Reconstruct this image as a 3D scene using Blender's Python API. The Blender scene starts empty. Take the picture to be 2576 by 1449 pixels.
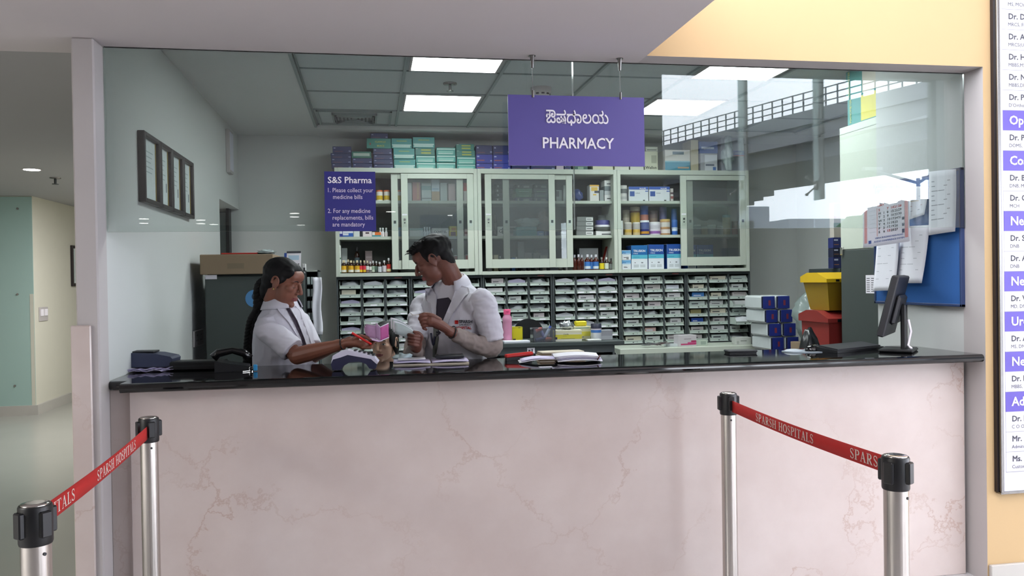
import bpy, bmesh, math, random
import numpy as np
from mathutils import Vector, Matrix, noise
from mathutils.bvhtree import BVHTree
random.seed(7)
SC = bpy.context.scene
COL = SC.collection
PI = math.pi

# ------------------------------------------------------------------ camera, world, lamps, exposure
CAM_H = 1.5
F_PX, YAW, PITCH, ROLL = 2057.2, 0.17100, -0.01007, -0.01549
CX, CY = 1288.0, 724.5
_fw = Vector((math.sin(YAW)*math.cos(PITCH), math.cos(YAW)*math.cos(PITCH), math.sin(PITCH)))
_r0 = Vector((math.cos(YAW), -math.sin(YAW), 0)); _u0 = _r0.cross(_fw)
_rt = _r0*math.cos(ROLL) + _u0*math.sin(ROLL)
_up = -_r0*math.sin(ROLL) + _u0*math.cos(ROLL)
cam = bpy.data.cameras.new('camera'); cam.sensor_width = 36.0; cam.sensor_fit = 'HORIZONTAL'
cam.lens = F_PX*36.0/2576.0; cam.clip_start = 0.05; cam.clip_end = 500
camo = bpy.data.objects.new('camera', cam); COL.objects.link(camo)
camo.matrix_world = Matrix(((_rt.x, _up.x, -_fw.x, 0), (_rt.y, _up.y, -_fw.y, 0), (_rt.z, _up.z, -_fw.z, CAM_H), (0, 0, 0, 1)))
SC.camera = camo
SC.view_settings.view_transform = 'Standard'; SC.view_settings.look = 'None'
SC.view_settings.gamma = 1.0; SC.view_settings.exposure = 0.0
try: SC.view_settings.use_curve_mapping = False
except Exception: pass
cy = SC.cycles
cy.max_bounces = 8; cy.diffuse_bounces = 4; cy.glossy_bounces = 4; cy.transmission_bounces = 4
cy.transparent_max_bounces = 20; cy.sample_clamp_indirect = 6.0; cy.use_denoising = True
cy.caustics_reflective = False; cy.caustics_refractive = False

SKY = 11.5
w = bpy.data.worlds.new('overcast_sky'); SC.world = w; w.use_nodes = True
nt = w.node_tree; nt.nodes.clear()
out = nt.nodes.new('ShaderNodeOutputWorld'); bg = nt.nodes.new('ShaderNodeBackground')
tc = nt.nodes.new('ShaderNodeTexCoord'); sx = nt.nodes.new('ShaderNodeSeparateXYZ'); cr = nt.nodes.new('ShaderNodeValToRGB')
nt.links.new(tc.outputs['Generated'], sx.inputs[0]); nt.links.new(sx.outputs['Z'], cr.inputs[0])
cr.color_ramp.elements[0].position = 0.0; cr.color_ramp.elements[0].color = (0.80, 0.84, 0.95, 1)
cr.color_ramp.elements[1].position = 0.7; cr.color_ramp.elements[1].color = (0.95, 0.95, 1.0, 1)
nt.links.new(cr.outputs[0], bg.inputs[0]); bg.inputs[1].default_value = SKY; nt.links.new(bg.outputs[0], out.inputs[0])

def area_lamp(name, loc, sx_, sy_, power, col, rot=(0, 0, 0), spread=PI):
    l = bpy.data.lights.new(name, 'AREA'); l.shape = 'RECTANGLE'; l.size = sx_; l.size_y = sy_; l.energy = power; l.color = col; l.spread = spread
    o = bpy.data.objects.new(name, l); COL.objects.link(o); o.location = loc; o.rotation_euler = rot
    return o

area_lamp('hall_fill', (3.6, -.6, 4.6), 3.2, 2.0, 60, (1, .97, .97))  # added fill without a fixture, brightens the hall side and the front
area_lamp('corridor_fill', (-2.1, 9.2, 2.54), 1.2, 2.4, 95, (1, .99, 1))  # unseen fill added behind the column to brighten the corridor
area_lamp('lobby_fill', (-4.7, .5, 2.46), 1.8, 2.2, 215, (1, .98, .95))  # added fill kept out of the pane's mirror, lifts the counter's left end
# ------------------------------------------------------------------ geometry of the view (points on known planes)
def ray(p):
    return (_rt*((p[0]-CX)/F_PX) - _up*((p[1]-CY)/F_PX) + _fw).normalized()
def at(x, y, Y):
    v = ray((x, y)); t = Y/v.y; return Vector((v.x*t, Y, CAM_H+v.z*t))
def atX(x, y, X):
    v = ray((x, y)); t = X/v.x; return Vector((X, v.y*t, CAM_H+v.z*t))
def atZ(x, y, Z):
    v = ray((x, y)); t = (Z-CAM_H)/v.z; return Vector((v.x*t, v.y*t, Z))
GL_Y = 3.63
def mir(x, y, Yr):                       # a point of the lobby side that the front pane mirrors
    v = ray((x, y)); t = (2*GL_Y-Yr)/v.y; return Vector((v.x*t, Yr, CAM_H+v.z*t))

# ------------------------------------------------------------------ materials
MT = {}
def srgb(h):
    h = h.lstrip('#'); c = [int(h[i:i+2], 16)/255 for i in (0, 2, 4)]
    return tuple(((x+0.055)/1.055)**2.4 if x > 0.04045 else x/12.92 for x in c) + (1,)
def mat(name, col, rough=0.6, metal=0.0, var=0.0, scale=8.0, bump=0.0, emit=0.0, spec=0.5, coat=0.0, sub=0.0, alpha=1.0):
    if isinstance(col, str): col = srgb(col)
    m = bpy.data.materials.new(name); m.use_nodes = True
    n = m.node_tree.nodes; L = m.node_tree.links; b = n['Principled BSDF']
    b.inputs['Base Color'].default_value = col; b.inputs['Roughness'].default_value = rough; b.inputs['Metallic'].default_value = metal
    b.inputs['Specular IOR Level'].default_value = spec; b.inputs['Coat Weight'].default_value = coat
    if alpha < 1: b.inputs['Alpha'].default_value = alpha
    if emit:
        b.inputs['Emission Color'].default_value = col; b.inputs['Emission Strength'].default_value = emit
    if var or bump:
        tc = n.new('ShaderNodeTexCoord'); nz = n.new('ShaderNodeTexNoise'); nz.inputs['Scale'].default_value = scale; nz.inputs['Detail'].default_value = 5
        L.new(tc.outputs['Object'], nz.inputs['Vector'])
        if var:
            mx = n.new('ShaderNodeMix'); mx.data_type = 'RGBA'
            mx.inputs[6].default_value = tuple(c*(1-var) for c in col[:3])+(1,); mx.inputs[7].default_value = tuple(min(1, c*(1+var)) for c in col[:3])+(1,)
            L.new(nz.outputs['Fac'], mx.inputs[0]); L.new(mx.outputs[2], b.inputs['Base Color'])
        if bump:
            bp = n.new('ShaderNodeBump'); bp.inputs['Strength'].default_value = bump; bp.inputs['Distance'].default_value = 0.01
            L.new(nz.outputs['Fac'], bp.inputs['Height']); L.new(bp.outputs[0], b.inputs['Normal'])
    MT[name] = m; return m
def flat(hexcol, rough=0.45):            # a printed or moulded colour, made once
    k = 'print_'+hexcol.lstrip('#')+('' if rough == 0.45 else '_%d' % int(rough*100))
    if k not in MT: mat(k, hexcol, rough)
    return k
def glass(name, tint, refl=1.0, ior=1.5, base=0.0, haze=None):
    m = bpy.data.materials.new(name); m.use_nodes = True; n = m.node_tree.nodes; L = m.node_tree.links; n.clear()
    o = n.new('ShaderNodeOutputMaterial'); t = n.new('ShaderNodeBsdfTransparent'); g = n.new('ShaderNodeBsdfGlossy'); f = n.new('ShaderNodeFresnel'); mx = n.new('ShaderNodeMixShader')
    t.inputs[0].default_value = tint+(1,); g.inputs['Roughness'].default_value = 0.0; g.inputs['Color'].default_value = (1, 1, 1, 1)
    f.inputs[0].default_value = ior
    mu = n.new('ShaderNodeMath'); mu.operation = 'MULTIPLY_ADD'; mu.inputs[1].default_value = refl; mu.inputs[2].default_value = base
    L.new(f.outputs[0], mu.inputs[0]); L.new(mu.outputs[0], mx.inputs[0])
    if haze:
        d = n.new('ShaderNodeBsdfDiffuse'); d.inputs[0].default_value = haze[1]+(1,); m2 = n.new('ShaderNodeMixShader'); m2.inputs[0].default_value = haze[0]
        L.new(t.outputs[0], m2.inputs[1]); L.new(d.outputs[0], m2.inputs[2]); L.new(m2.outputs[0], mx.inputs[1])
    else: L.new(t.outputs[0], mx.inputs[1])
    L.new(g.outputs[0], mx.inputs[2]); L.new(mx.outputs[0], o.inputs[0]); MT[name] = m; return m

mat('soffit_paint', '#c9c3c3', 0.9, var=0.03, scale=1.5)
mat('white_paint', '#b6b1b0', 0.75, var=0.03, scale=2)
mat('room_paint', '#c6c9c7', 0.85, var=0.03, scale=1.2)
mat('yellow_paint', '#bfa379', 0.75, var=0.04, scale=3)
mat('cream_paint', '#d2d0c2', 0.8, var=0.02)
mat('panel_green', '#a3c0ba', 0.25)
mat('corridor_ceiling_paint', '#a9a9aa', 0.9)
mat('ceiling_tile', '#b4bcbc', 0.9, var=0.06, scale=60)
mat('ceiling_grid', '#8b9795', 0.6)
mat('skirting_stone', '#b9b6b0', 0.35, var=0.05)
mat('lobby_wall_paint', '#6f7373', 0.9)
mat('lobby_floor', '#c9c8ca', 0.25, var=0.04, scale=2)
mat('packet_film', '#d6dadf', 0.35, var=0.12, scale=20)
mat('bag_film', '#7f8b89', 0.18, var=0.15, scale=12)
mat('corridor_floor', '#a5a59d', 0.25, var=0.04, scale=2)
mat('black_granite', '#0a0a0c', 0.06, var=0.3, scale=200, spec=0.6)
mat('steel_brushed', '#c4bfba', 0.16, 1.0, var=0.04, scale=3)
mat('chrome', '#d8d8d8', 0.08, 1.0)
mat('dark_chrome', '#8c8a88', 0.25, 1.0)
mat('black_plastic', '#0e0f13', 0.42)
mat('black_gloss', '#0b0b0d', 0.12)
mat('charcoal_plastic', '#222328', 0.5)
mat('belt_red', '#b51613', 0.75, var=0.06, scale=40)
mat('belt_print', '#d8c9c0', 0.8)
mat('sign_purple', '#5d549b', 0.5)
mat('sign_edge', '#c9c7dd', 0.4)
mat('sign_blue', '#2f2f7c', 0.5)
mat('white_print', '#f2eef6', 0.6)
mat('lilac_print', '#dcd2ea', 0.6)
mat('board_white', '#cacad8', 0.4)
mat('board_purple', '#5b4cae', 0.4)
mat('grey_print', '#3f4048', 0.6)
mat('dark_frame_wood', '#241d1f', 0.4)
mat('gold_trim', '#b29a55', 0.35, 0.4)
mat('certificate_paper', '#c9d3d3', 0.6, var=0.1, scale=30)
mat('pale_steel_paint', '#c3cabd', 0.42)
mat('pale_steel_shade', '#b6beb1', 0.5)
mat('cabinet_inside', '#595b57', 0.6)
mat('slate_steel', '#3c4444', 0.5)
mat('drawer_steel', '#3f4547', 0.55)
mat('bin_plastic', '#bfcac3', 0.45)
mat('fridge_grey', '#434a48', 0.5)
mat('cardboard', '#8d7a63', 0.85, var=0.06, scale=10)
mat('paper_white', '#e6e6ee', 0.8, var=0.02, scale=20)
mat('paper_lilac', '#cfc8e4', 0.8, var=0.03, scale=20)
mat('paper_cream', '#cfc6b4', 0.85)
mat('clear_bag', '#aebbba', 0.25, var=0.12, scale=25)
mat('foil', '#c8ccd0', 0.22, 0.9, var=0.2, scale=60)
mat('noticeboard_felt', '#1f5596', 0.85, var=0.05, scale=60)
mat('noticeboard_frame', '#2a3c66', 0.5)
mat('bin_yellow', '#d2ad14', 0.4)
mat('bin_yellow_shade', '#94761a', 0.45)  # darker copy of the lid yellow: shadow on the body put into colour
mat('bin_red', '#862a26', 0.45)
mat('bag_black', '#17191c', 0.3)
mat('tissue_white', '#c2c9c9', 0.5, var=0.06, scale=20)
mat('tissue_blue', '#23307c', 0.35, var=0.3, scale=25)
mat('skin_man', '#6d4236', 0.5, var=0.06, scale=30)
mat('skin_woman', '#80503f', 0.5, var=0.06, scale=30)
mat('skin_girl', '#bd9780', 0.5, var=0.05, scale=30)
mat('lips', '#7d4342', 0.45)
mat('eye_white', '#cfc8c0', 0.3)
mat('eye_dark', '#120d0c', 0.3)
mat('hair_black', '#0c0a0c', 0.62, var=0.2, scale=60, spec=0.25)
mat('coat_white', '#c9c7d0', 0.85, var=0.03, scale=10, bump=0.15)
mat('coat_teal', '#c3d6da', 0.85)
mat('shirt_dark', '#2a2331', 0.8)
mat('shirt_taupe', '#8f827d', 0.85, var=0.08, scale=20, bump=0.2)
mat('scarf_beige', '#b7aaa6', 0.9, var=0.1, scale=40)
mat('trouser_dark', '#20222a', 0.85)
mat('kurta_plum', '#2c2030', 0.85)
mat('note_purple', '#b892bc', 0.7, var=0.15, scale=40)
mat('note_magenta', '#a3477f', 0.7, var=0.2, scale=40)
mat('note_edge', '#d9cfdf', 0.7)
mat('pen_red', '#c0201c', 0.35)
mat('phone_slate', '#3a4058', 0.5)
mat('terminal_white', '#c9c6d8', 0.4)
mat('terminal_navy', '#272843', 0.45)
mat('bottle_pink', '#e98bb5', 0.3)
mat('cap_pink', '#ee5d8e', 0.4)
mat('amber_glass', '#2a1209', 0.12)
mat('brown_glass', '#4a1a10', 0.12)
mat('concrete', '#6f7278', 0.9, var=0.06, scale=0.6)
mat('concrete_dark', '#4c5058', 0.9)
mat('leaf_dark', '#2c3a33', 0.9, var=0.3, scale=2)
mat('facade_grey', '#8f98a8', 0.8)
mat('window_dark', '#2c333d', 0.3)
mat('asphalt', '#5b5d60', 0.9)
glass('front_glass', (0.925, 0.952, 0.945), 1.05, 1.5)
glass('cabinet_glass', (0.96, 0.97, 0.97), 1.0, 1.45, 0.0, (0.07, (0.55, 0.6, 0.6)))
glass('clear_glass', (0.97, 0.985, 0.98), 0.8, 1.45)
glass('fin_glass', (0.55, 0.66, 0.64), 1.0, 1.5, 0.0, (0.35, (0.45, 0.52, 0.50)))
glass('tub_clear', (0.80, 0.82, 0.86), 1.0, 1.4, 0.02, (0.15, (0.55, 0.56, 0.62)))
glass('bottle_clear_pink', (0.93, 0.6, 0.75), 1.0, 1.4, 0.02, (0.75, (0.82, 0.36, 0.55)))
def edge_glass():
    m = bpy.data.materials.new('glass_edge'); m.use_nodes = True; n = m.node_tree.nodes; L = m.node_tree.links; n.clear()
    o = n.new('ShaderNodeOutputMaterial'); t = n.new('ShaderNodeBsdfTranslucent'); g = n.new('ShaderNodeBsdfGlossy'); mx = n.new('ShaderNodeMixShader')
    t.inputs[0].default_value = (.92, 1, .97, 1); g.inputs['Roughness'].default_value = .15; mx.inputs[0].default_value = .25
    L.new(t.outputs[0], mx.inputs[1]); L.new(g.outputs[0], mx.inputs[2]); L.new(mx.outputs[0], o.inputs[0]); MT['glass_edge'] = m
edge_glass()
mat('lamp_diffuser', (0.93, 1.0, 1.0, 1), 0.5, emit=23.5)
mat('downlight_lens', (1, 0.98, 0.95, 1), 0.5, emit=14.0)

def marble():
    m = bpy.data.materials.new('pink_marble'); m.use_nodes = True; n = m.node_tree.nodes; L = m.node_tree.links; b = n['Principled BSDF']
    tc = n.new('ShaderNodeTexCoord'); mp = n.new('ShaderNodeMapping'); L.new(tc.outputs['Object'], mp.inputs[0])
    n1 = n.new('ShaderNodeTexNoise'); n1.inputs['Scale'].default_value = 2.0; n1.inputs['Detail'].default_value = 8; n1.inputs['Roughness'].default_value = 0.6
    L.new(mp.outputs[0], n1.inputs['Vector'])
    base = n.new('ShaderNodeValToRGB'); base.color_ramp.elements[0].color = srgb('#c3b4ae'); base.color_ramp.elements[0].position = .3
    base.color_ramp.elements[1].color = srgb('#d1c5c0'); base.color_ramp.elements[1].position = .7; L.new(n1.outputs['Fac'], base.inputs[0])
    # veins: thin dark lines where a warped voronoi edge distance is small, broken up by noise
    n2 = n.new('ShaderNodeTexNoise'); n2.inputs['Scale'].default_value = 3.2; n2.inputs['Detail'].default_value = 6; n2.inputs['Roughness'].default_value = 0.65; L.new(mp.outputs[0], n2.inputs['Vector'])
    mx = n.new('ShaderNodeMix'); mx.data_type = 'RGBA'; mx.blend_type = 'LINEAR_LIGHT'; mx.inputs[0].default_value = 0.28
    L.new(mp.outputs[0], mx.inputs[6]); L.new(n2.outputs['Color'], mx.inputs[7])
    v = n.new('ShaderNodeTexVoronoi'); v.feature = 'DISTANCE_TO_EDGE'; v.inputs['Scale'].default_value = 1.3; L.new(mx.outputs[2], v.inputs['Vector'])
    vr = n.new('ShaderNodeValToRGB'); vr.color_ramp.elements[0].color = (1, 1, 1, 1); vr.color_ramp.elements[1].color = (0, 0, 0, 1); vr.color_ramp.elements[1].position = 0.014; L.new(v.outputs['Distance'], vr.inputs[0])
    n3 = n.new('ShaderNodeTexNoise'); n3.inputs['Scale'].default_value = 1.7; n3.inputs['Detail'].default_value = 3; L.new(mp.outputs[0], n3.inputs['Vector'])
    n3r = n.new('ShaderNodeValToRGB'); n3r.color_ramp.elements[0].position = .40; n3r.color_ramp.elements[1].position = .66; L.new(n3.outputs['Fac'], n3r.inputs[0])
    mu = n.new('ShaderNodeMath'); mu.operation = 'MULTIPLY'; L.new(vr.outputs[0], mu.inputs[0]); L.new(n3r.outputs[0], mu.inputs[1])
    m3 = n.new('ShaderNodeMath'); m3.operation = 'MULTIPLY'; m3.inputs[1].default_value = 0.5; L.new(mu.outputs[0], m3.inputs[0])
    fin = n.new('ShaderNodeMix'); fin.data_type = 'RGBA'; fin.inputs[7].default_value = srgb('#a5826f'); L.new(m3.outputs[0], fin.inputs[0]); L.new(base.outputs[0], fin.inputs[6])
    L.new(fin.outputs[2], b.inputs['Base Color']); b.inputs['Roughness'].default_value = 0.11; b.inputs['Specular IOR Level'].default_value = 0.5
    MT['pink_marble'] = m
marble()

# ------------------------------------------------------------------ mesh building
CH_C = [(sx_, sy_, sz_) for sx_ in (0, 1) for sy_ in (0, 1) for sz_ in (0, 1)]
def _orient(axis):
    z = Vector(axis).normalized(); t = Vector((0, 0, 1)) if abs(z.z) < 0.9 else Vector((1, 0, 0)); x = t.cross(z).normalized(); return x, z.cross(x), z
class MB:
    def __init__(s): s.v = []; s.f = []; s.m = []; s.sm = []; s.mats = []
    def mi(s, k):
        if k not in s.mats: s.mats.append(k)
        return s.mats.index(k)
    def add(s, vs, fs, k, smooth=False, M=None):
        o = len(s.v); i = s.mi(k)
        s.v += [tuple(M @ Vector(v)) for v in vs] if M is not None else [tuple(v) for v in vs]
        for f in fs: s.f.append(tuple(a+o for a in f)); s.m.append(i); s.sm.append(smooth)
        return s
    def box(s, x0, x1, y0, y1, z0, z1, k, b=0.0, M=None, faces=None):
        # faces: {'front': mat, ...} other materials on single sides (front = -y)
        lo = (min(x0, x1), min(y0, y1), min(z0, z1)); hi = (max(x0, x1), max(y0, y1), max(z0, z1))
        b = min(b, *[(hi[i]-lo[i])*0.45 for i in range(3)])
        names = [('left', 0, 0), ('right', 0, 1), ('front', 1, 0), ('back', 1, 1), ('bottom', 2, 0), ('top', 2, 1)]
        idx = {}; vs = []
        for c in CH_C:
            for ax in range(3):
                p = [hi[i] if c[i] else lo[i] for i in range(3)]
                for i in range(3):
                    if i != ax: p[i] += -b if c[i] else b
                if b == 0:
                    if ax: idx[(c, ax)] = idx[(c, 0)]; continue
                idx[(c, ax)] = len(vs); vs.append(p)
        fs = []; ks = []
        for nm, ax, sd in names:
            a1, a2 = [(1, 2), (2, 0), (0, 1)][ax]
            q = []
            for (p1, p2) in ((0, 0), (1, 0), (1, 1), (0, 1)):
                c = [0, 0, 0]; c[ax] = sd; c[a1] = p1; c[a2] = p2; q.append(idx[(tuple(c), ax)])
            fs.append(tuple(q if sd else q[::-1])); ks.append((faces or {}).get(nm, k))
        if b > 0:
            for ax in range(3):
                a1, a2 = [(1, 2), (2, 0), (0, 1)][ax]
                for p1 in (0, 1):
                    for p2 in (0, 1):
                        c0 = [0, 0, 0]; c0[a1] = p1; c0[a2] = p2; c1 = list(c0); c1[ax] = 1; c0 = tuple(c0); c1 = tuple(c1)
                        q = [idx[(c0, a1)], idx[(c1, a1)], idx[(c1, a2)], idx[(c0, a2)]]
                        fs.append(tuple(q if p1 != p2 else q[::-1])); ks.append(k)
            for c in CH_C:
                q = [idx[(c, 0)], idx[(c, 1)], idx[(c, 2)]]
                fs.append(tuple(q if sum(c) % 2 else q[::-1])); ks.append(k)
        o = len(s.v)
        s.v += [tuple(M @ Vector(v)) for v in vs] if M is not None else [tuple(v) for v in vs]
        for f, kk in zip(fs, ks): s.f.append(tuple(a+o for a in f)); s.m.append(s.mi(kk)); s.sm.append(False)
        return s
    def lathe(s, prof, k, n=24, M=None, smooth=True, cap=True):
        vs = []; fs = []
        for r, z in prof:
            for i in range(n): a = 2*PI*i/n; vs.append((r*math.cos(a), r*math.sin(a), z))
        for j in range(len(prof)-1):
            for i in range(n): i2 = (i+1) % n; fs.append((j*n+i, j*n+i2, (j+1)*n+i2, (j+1)*n+i))
        s.add(vs, fs, k, smooth, M)
        if cap:
            s.add(vs[:n], [tuple(range(n))[::-1]], k, False, M); s.add(vs[-n:], [tuple(range(n))], k, False, M)
        return s
    def cyl(s, p0, p1, r, k, n=16, r1=None):
        p0 = Vector(p0); p1 = Vector(p1); x, y, z = _orient(p1-p0); M = Matrix((x, y, z)).transposed().to_4x4(); M.translation = p0
        return s.lathe([(r, 0), (r if r1 is None else r1, (p1-p0).length)], k, n, M)
    def tube(s, path, rad, k, n=10, smooth=True, cap=True, flatten=None):
        path = [Vector(p) for p in path]; N = len(path)
        if not hasattr(rad, '__len__'): rad = [rad]*N
        vs = []; fs = []; ref = None
        for i, p in enumerate(path):
            t = (path[min(i+1, N-1)]-path[max(i-1, 0)]).normalized()
            if ref is None: ref = _orient(t)[0]
            x = (ref - t*ref.dot(t)); x = x.normalized() if x.length > 1e-6 else _orient(t)[0]; ref = x; y = t.cross(x)
            for j in range(n):
                a = 2*PI*j/n; r = rad[i]; vs.append(p + x*(r*math.cos(a)) + y*(r*math.sin(a)*(flatten or 1)))
        for i in range(N-1):
            for j in range(n): j2 = (j+1) % n; fs.append((i*n+j, i*n+j2, (i+1)*n+j2, (i+1)*n+j))
        if cap: fs.append(tuple(range(n))[::-1]); fs.append(tuple(range((N-1)*n, N*n)))
        return s.add(vs, fs, k, smooth)
    def ell(s, c, r, k, n=16, m=10, M=None, nz=0.0, seed=0):
        vs = []; fs = []; c = Vector(c)
        for i in range(m+1):
            th = PI*i/m
            for j in range(n):
                a = 2*PI*j/n; d = Vector((math.sin(th)*math.cos(a), math.sin(th)*math.sin(a), math.cos(th)))
                q = 1 + (nz*noise.noise(d*2.2+Vector((seed*3.1, seed*1.7, 0))) if nz else 0)
                v = Vector((d.x*r[0]*q, d.y*r[1]*q, d.z*r[2]*q)); vs.append(c + (M @ v if M is not None else v))
        for i in range(m):
            for j in range(n): j2 = (j+1) % n; fs.append((i*n+j, (i+1)*n+j, (i+1)*n+j2, i*n+j2))
        return s.add(vs, fs, k, True)
    def prism(s, poly, d, k, M=None, smooth=False):  # polygon in local xy (counter-clockwise), from z=0 to z=d
        n = len(poly); vs = [(p[0], p[1], 0) for p in poly]+[(p[0], p[1], d) for p in poly]
        fs = [tuple(range(n))[::-1], tuple(range(n, 2*n))]+[(i, (i+1) % n, n+(i+1) % n, n+i) for i in range(n)]
        return s.add(vs, fs, k, smooth, M)
    def sheet(s, fn, nu, nv, k, t=0.0015, smooth=True):  # a thin sheet with real thickness; fn(u,v) -> Vector
        g = [[Vector(fn(i/nu, j/nv)) for j in range(nv+1)] for i in range(nu+1)]; vs = []; fs = []
        def nr(i, j):
            a = g[min(i+1, nu)][j]-g[max(i-1, 0)][j]; b = g[i][min(j+1, nv)]-g[i][max(j-1, 0)]; c = a.cross(b); return c.normalized() if c.length > 1e-12 else Vector((0, 0, 1))
        for i in range(nu+1):
            for j in range(nv+1): vs.append(g[i][j]+nr(i, j)*t/2)
        for i in range(nu+1):
            for j in range(nv+1): vs.append(g[i][j]-nr(i, j)*t/2)
        N = (nu+1)*(nv+1); W = nv+1
        for i in range(nu):
            for j in range(nv):
                a = i*W+j; fs.append((a, a+W, a+W+1, a+1)); fs.append((N+a, N+a+1, N+a+W+1, N+a+W))
        for i in range(nu):
            a = i*W; fs.append((a, N+a, N+a+W, a+W)); a = i*W+nv; fs.append((a, a+W, N+a+W, N+a))
        for j in range(nv):
            a = j; fs.append((a, a+1, N+a+1, N+a)); a = nu*W+j; fs.append((a, N+a, N+a+1, a+1))
        return s.add(vs, fs, k, smooth)
    def text(s, body, k, size, M, align='left', bold=0.0, squash=1.0, maxw=None):
        vs, fs, w = text_geo(body, bold); q = size*squash
        if maxw and w*q > maxw: q = maxw/w
        off = {'left': 0, 'center': -w*q/2, 'right': -w*q}[align]
        return s.add([(v[0]*q+off, v[1]*size, v[2]*size) for v in vs], fs, k, False, M)
    def mesh(s, name):
        me = bpy.data.meshes.new(name); me.from_pydata(s.v, [], s.f)
        for k in s.mats: me.materials.append(MT[k])
        me.polygons.foreach_set('material_index', s.m); me.polygons.foreach_set('use_smooth', s.sm); me.update(); return me
    def build(s, name, parent=None, loc=None):
        o = bpy.data.objects.new(name, s.mesh(name)); COL.objects.link(o)
        if parent is not None: o.parent = parent
        if loc is not None: o.location = loc
        return o
_TX = {}
def text_geo(body, bold=0.0):
    key = (body, bold)
    if key not in _TX:
        cu = bpy.data.curves.new('lettering', 'FONT'); cu.body = body; cu.size = 1; cu.resolution_u = 2
        if bold: cu.bevel_depth = bold; cu.bevel_resolution = 0; cu.extrude = 0.002
        o = bpy.data.objects.new('lettering', cu); COL.objects.link(o); bpy.context.view_layer.update()
        me = bpy.data.meshes.new_from_object(o.evaluated_get(bpy.context.evaluated_depsgraph_get()))
        vs = [tuple(v.co) for v in me.vertices]; fs = [tuple(p.vertices) for p in me.polygons]
        bpy.data.objects.remove(o); bpy.data.curves.remove(cu); bpy.data.meshes.remove(me)
        w = max([v[0] for v in vs] or [0]); _TX[key] = (vs, fs, w)
    return _TX[key]
def frame(origin, xd, yd):                  # matrix with local x, y directions and origin
    x = Vector(xd).normalized(); y = Vector(yd); y = (y-x*y.dot(x)).normalized(); z = x.cross(y)
    M = Matrix((x, y, z)).transposed().to_4x4(); M.translation = Vector(origin); return M
def front(x, y, z): return frame((x, y, z), (1, 0, 0), (0, 0, 1))       # writing that faces the visitor
def tag(o, label, cat, group=None):
    o['label'] = label; o['category'] = cat
    if group: o['group'] = group
    return o
def thing(name, label, cat, loc=(0, 0, 0), rz=0.0, group=None):
    o = bpy.data.objects.new(name, None); COL.objects.link(o); o.location = loc; o.rotation_euler = (0, 0, rz); o.empty_display_size = 0.05
    return tag(o, label, cat, group)
def struct(name, mb, loc=None):
    o = mb.build(name, None, loc); o['kind'] = 'structure'; return o
def single(mb, name, label, cat, loc=None, group=None):
    return tag(mb.build(name, None, loc), label, cat, group)
# ------------------------------------------------------------------ the setting
WALL_Y = 3.5; LINT = 2.49; TOP = 1.106; BACK = 7.2; RCEIL = 2.77; XL = -1.085; XR = 2.92; RX = 4.0
struct('floor', MB().box(-1.12, 11, 3.55, 14, -0.1, 0, 'lobby_floor').box(-7.5, 11, -8, 3.55, -0.1, 0, 'lobby_floor').box(-7.5, -1.12, 3.55, 14, -0.1, 0, 'corridor_floor'))
m = MB()                                                       # lowered lobby ceiling with a step up to the corridor
m.box(-7.5, 1.23, -7.2, 3.645, LINT, 2.95, 'soffit_paint'); m.box(-7.5, -1.157, 3.645, 3.74, LINT, 2.95, 'soffit_paint')
struct('ceiling_lobby', m)
struct('ceiling_corridor', MB().box(-7.5, -1.157, 3.74, 14, 2.57, 2.9, 'corridor_ceiling_paint'))
struct('ceiling_hall', MB().box(1.23, 11, -4.2, 3.7, 4.67, 4.8, 'soffit_paint'))
Y_ = {'front': 'yellow_paint'}
m = MB()                                                       # yellow front wall: over the opening and to its right
struct('wall_upper', MB().box(1.23, 2.92, WALL_Y, 3.645, LINT, 4.67, 'white_paint', faces=Y_))
m.box(2.92, 11, WALL_Y, 3.645, 0, 4.67, 'white_paint', faces=Y_)
struct('wall_front', m)
struct('wall_right', MB().box(2.92, 4.12, 3.645, 4.345, 0, 2.95, 'room_paint').box(RX, RX+.12, 4.345, BACK, 0, 2.95, 'room_paint'))
m = MB()                                                       # left wall: column end, doorway with header
m.box(-1.157, -1.072, WALL_Y, 3.62, 0, 2.49, 'white_paint', b=.006)
m.box(-1.157, XL, 3.62, 6.29, 0, 2.95, 'room_paint', faces={'left': 'cream_paint'}); m.box(-1.157, XL, 6.29, BACK, 2.128, 2.95, 'room_paint')
m.box(-1.45, -1.157, 6.29, BACK, 2.128, 2.95, 'room_paint'); m.box(-1.45, -1.157, 6.15, 6.29, 0, 2.95, 'room_paint')
struct('wall_left', m)
struct('wall_back', MB().box(-1.5, RX+.12, BACK, BACK+.12, 0, 2.95, 'room_paint'))
dm = MB().box(-1.40, -1.172, 7.10, 7.14, 0, 2.1, 'slate_steel', b=.004); d = struct('door_1', dm)
MB().cyl((-1.22, 7.10, 1.0), (-1.22, 7.05, 1.0), .012, 'chrome').tube([(-1.22, 7.055, 1.0), (-1.32, 7.055, 1.0)], .01, 'chrome').build('door_handle', d)
m = MB().box(-1.172, -1.150, 7.09, BACK, 0, 2.128, 'black_plastic')
struct('trim_1', m)                                            # dark door jamb
struct('trim_2', MB().box(-1.175, -1.10, WALL_Y-.014, WALL_Y, 0, 1.345, 'pink_marble', b=.004))   # stone corner guard on the column
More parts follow.
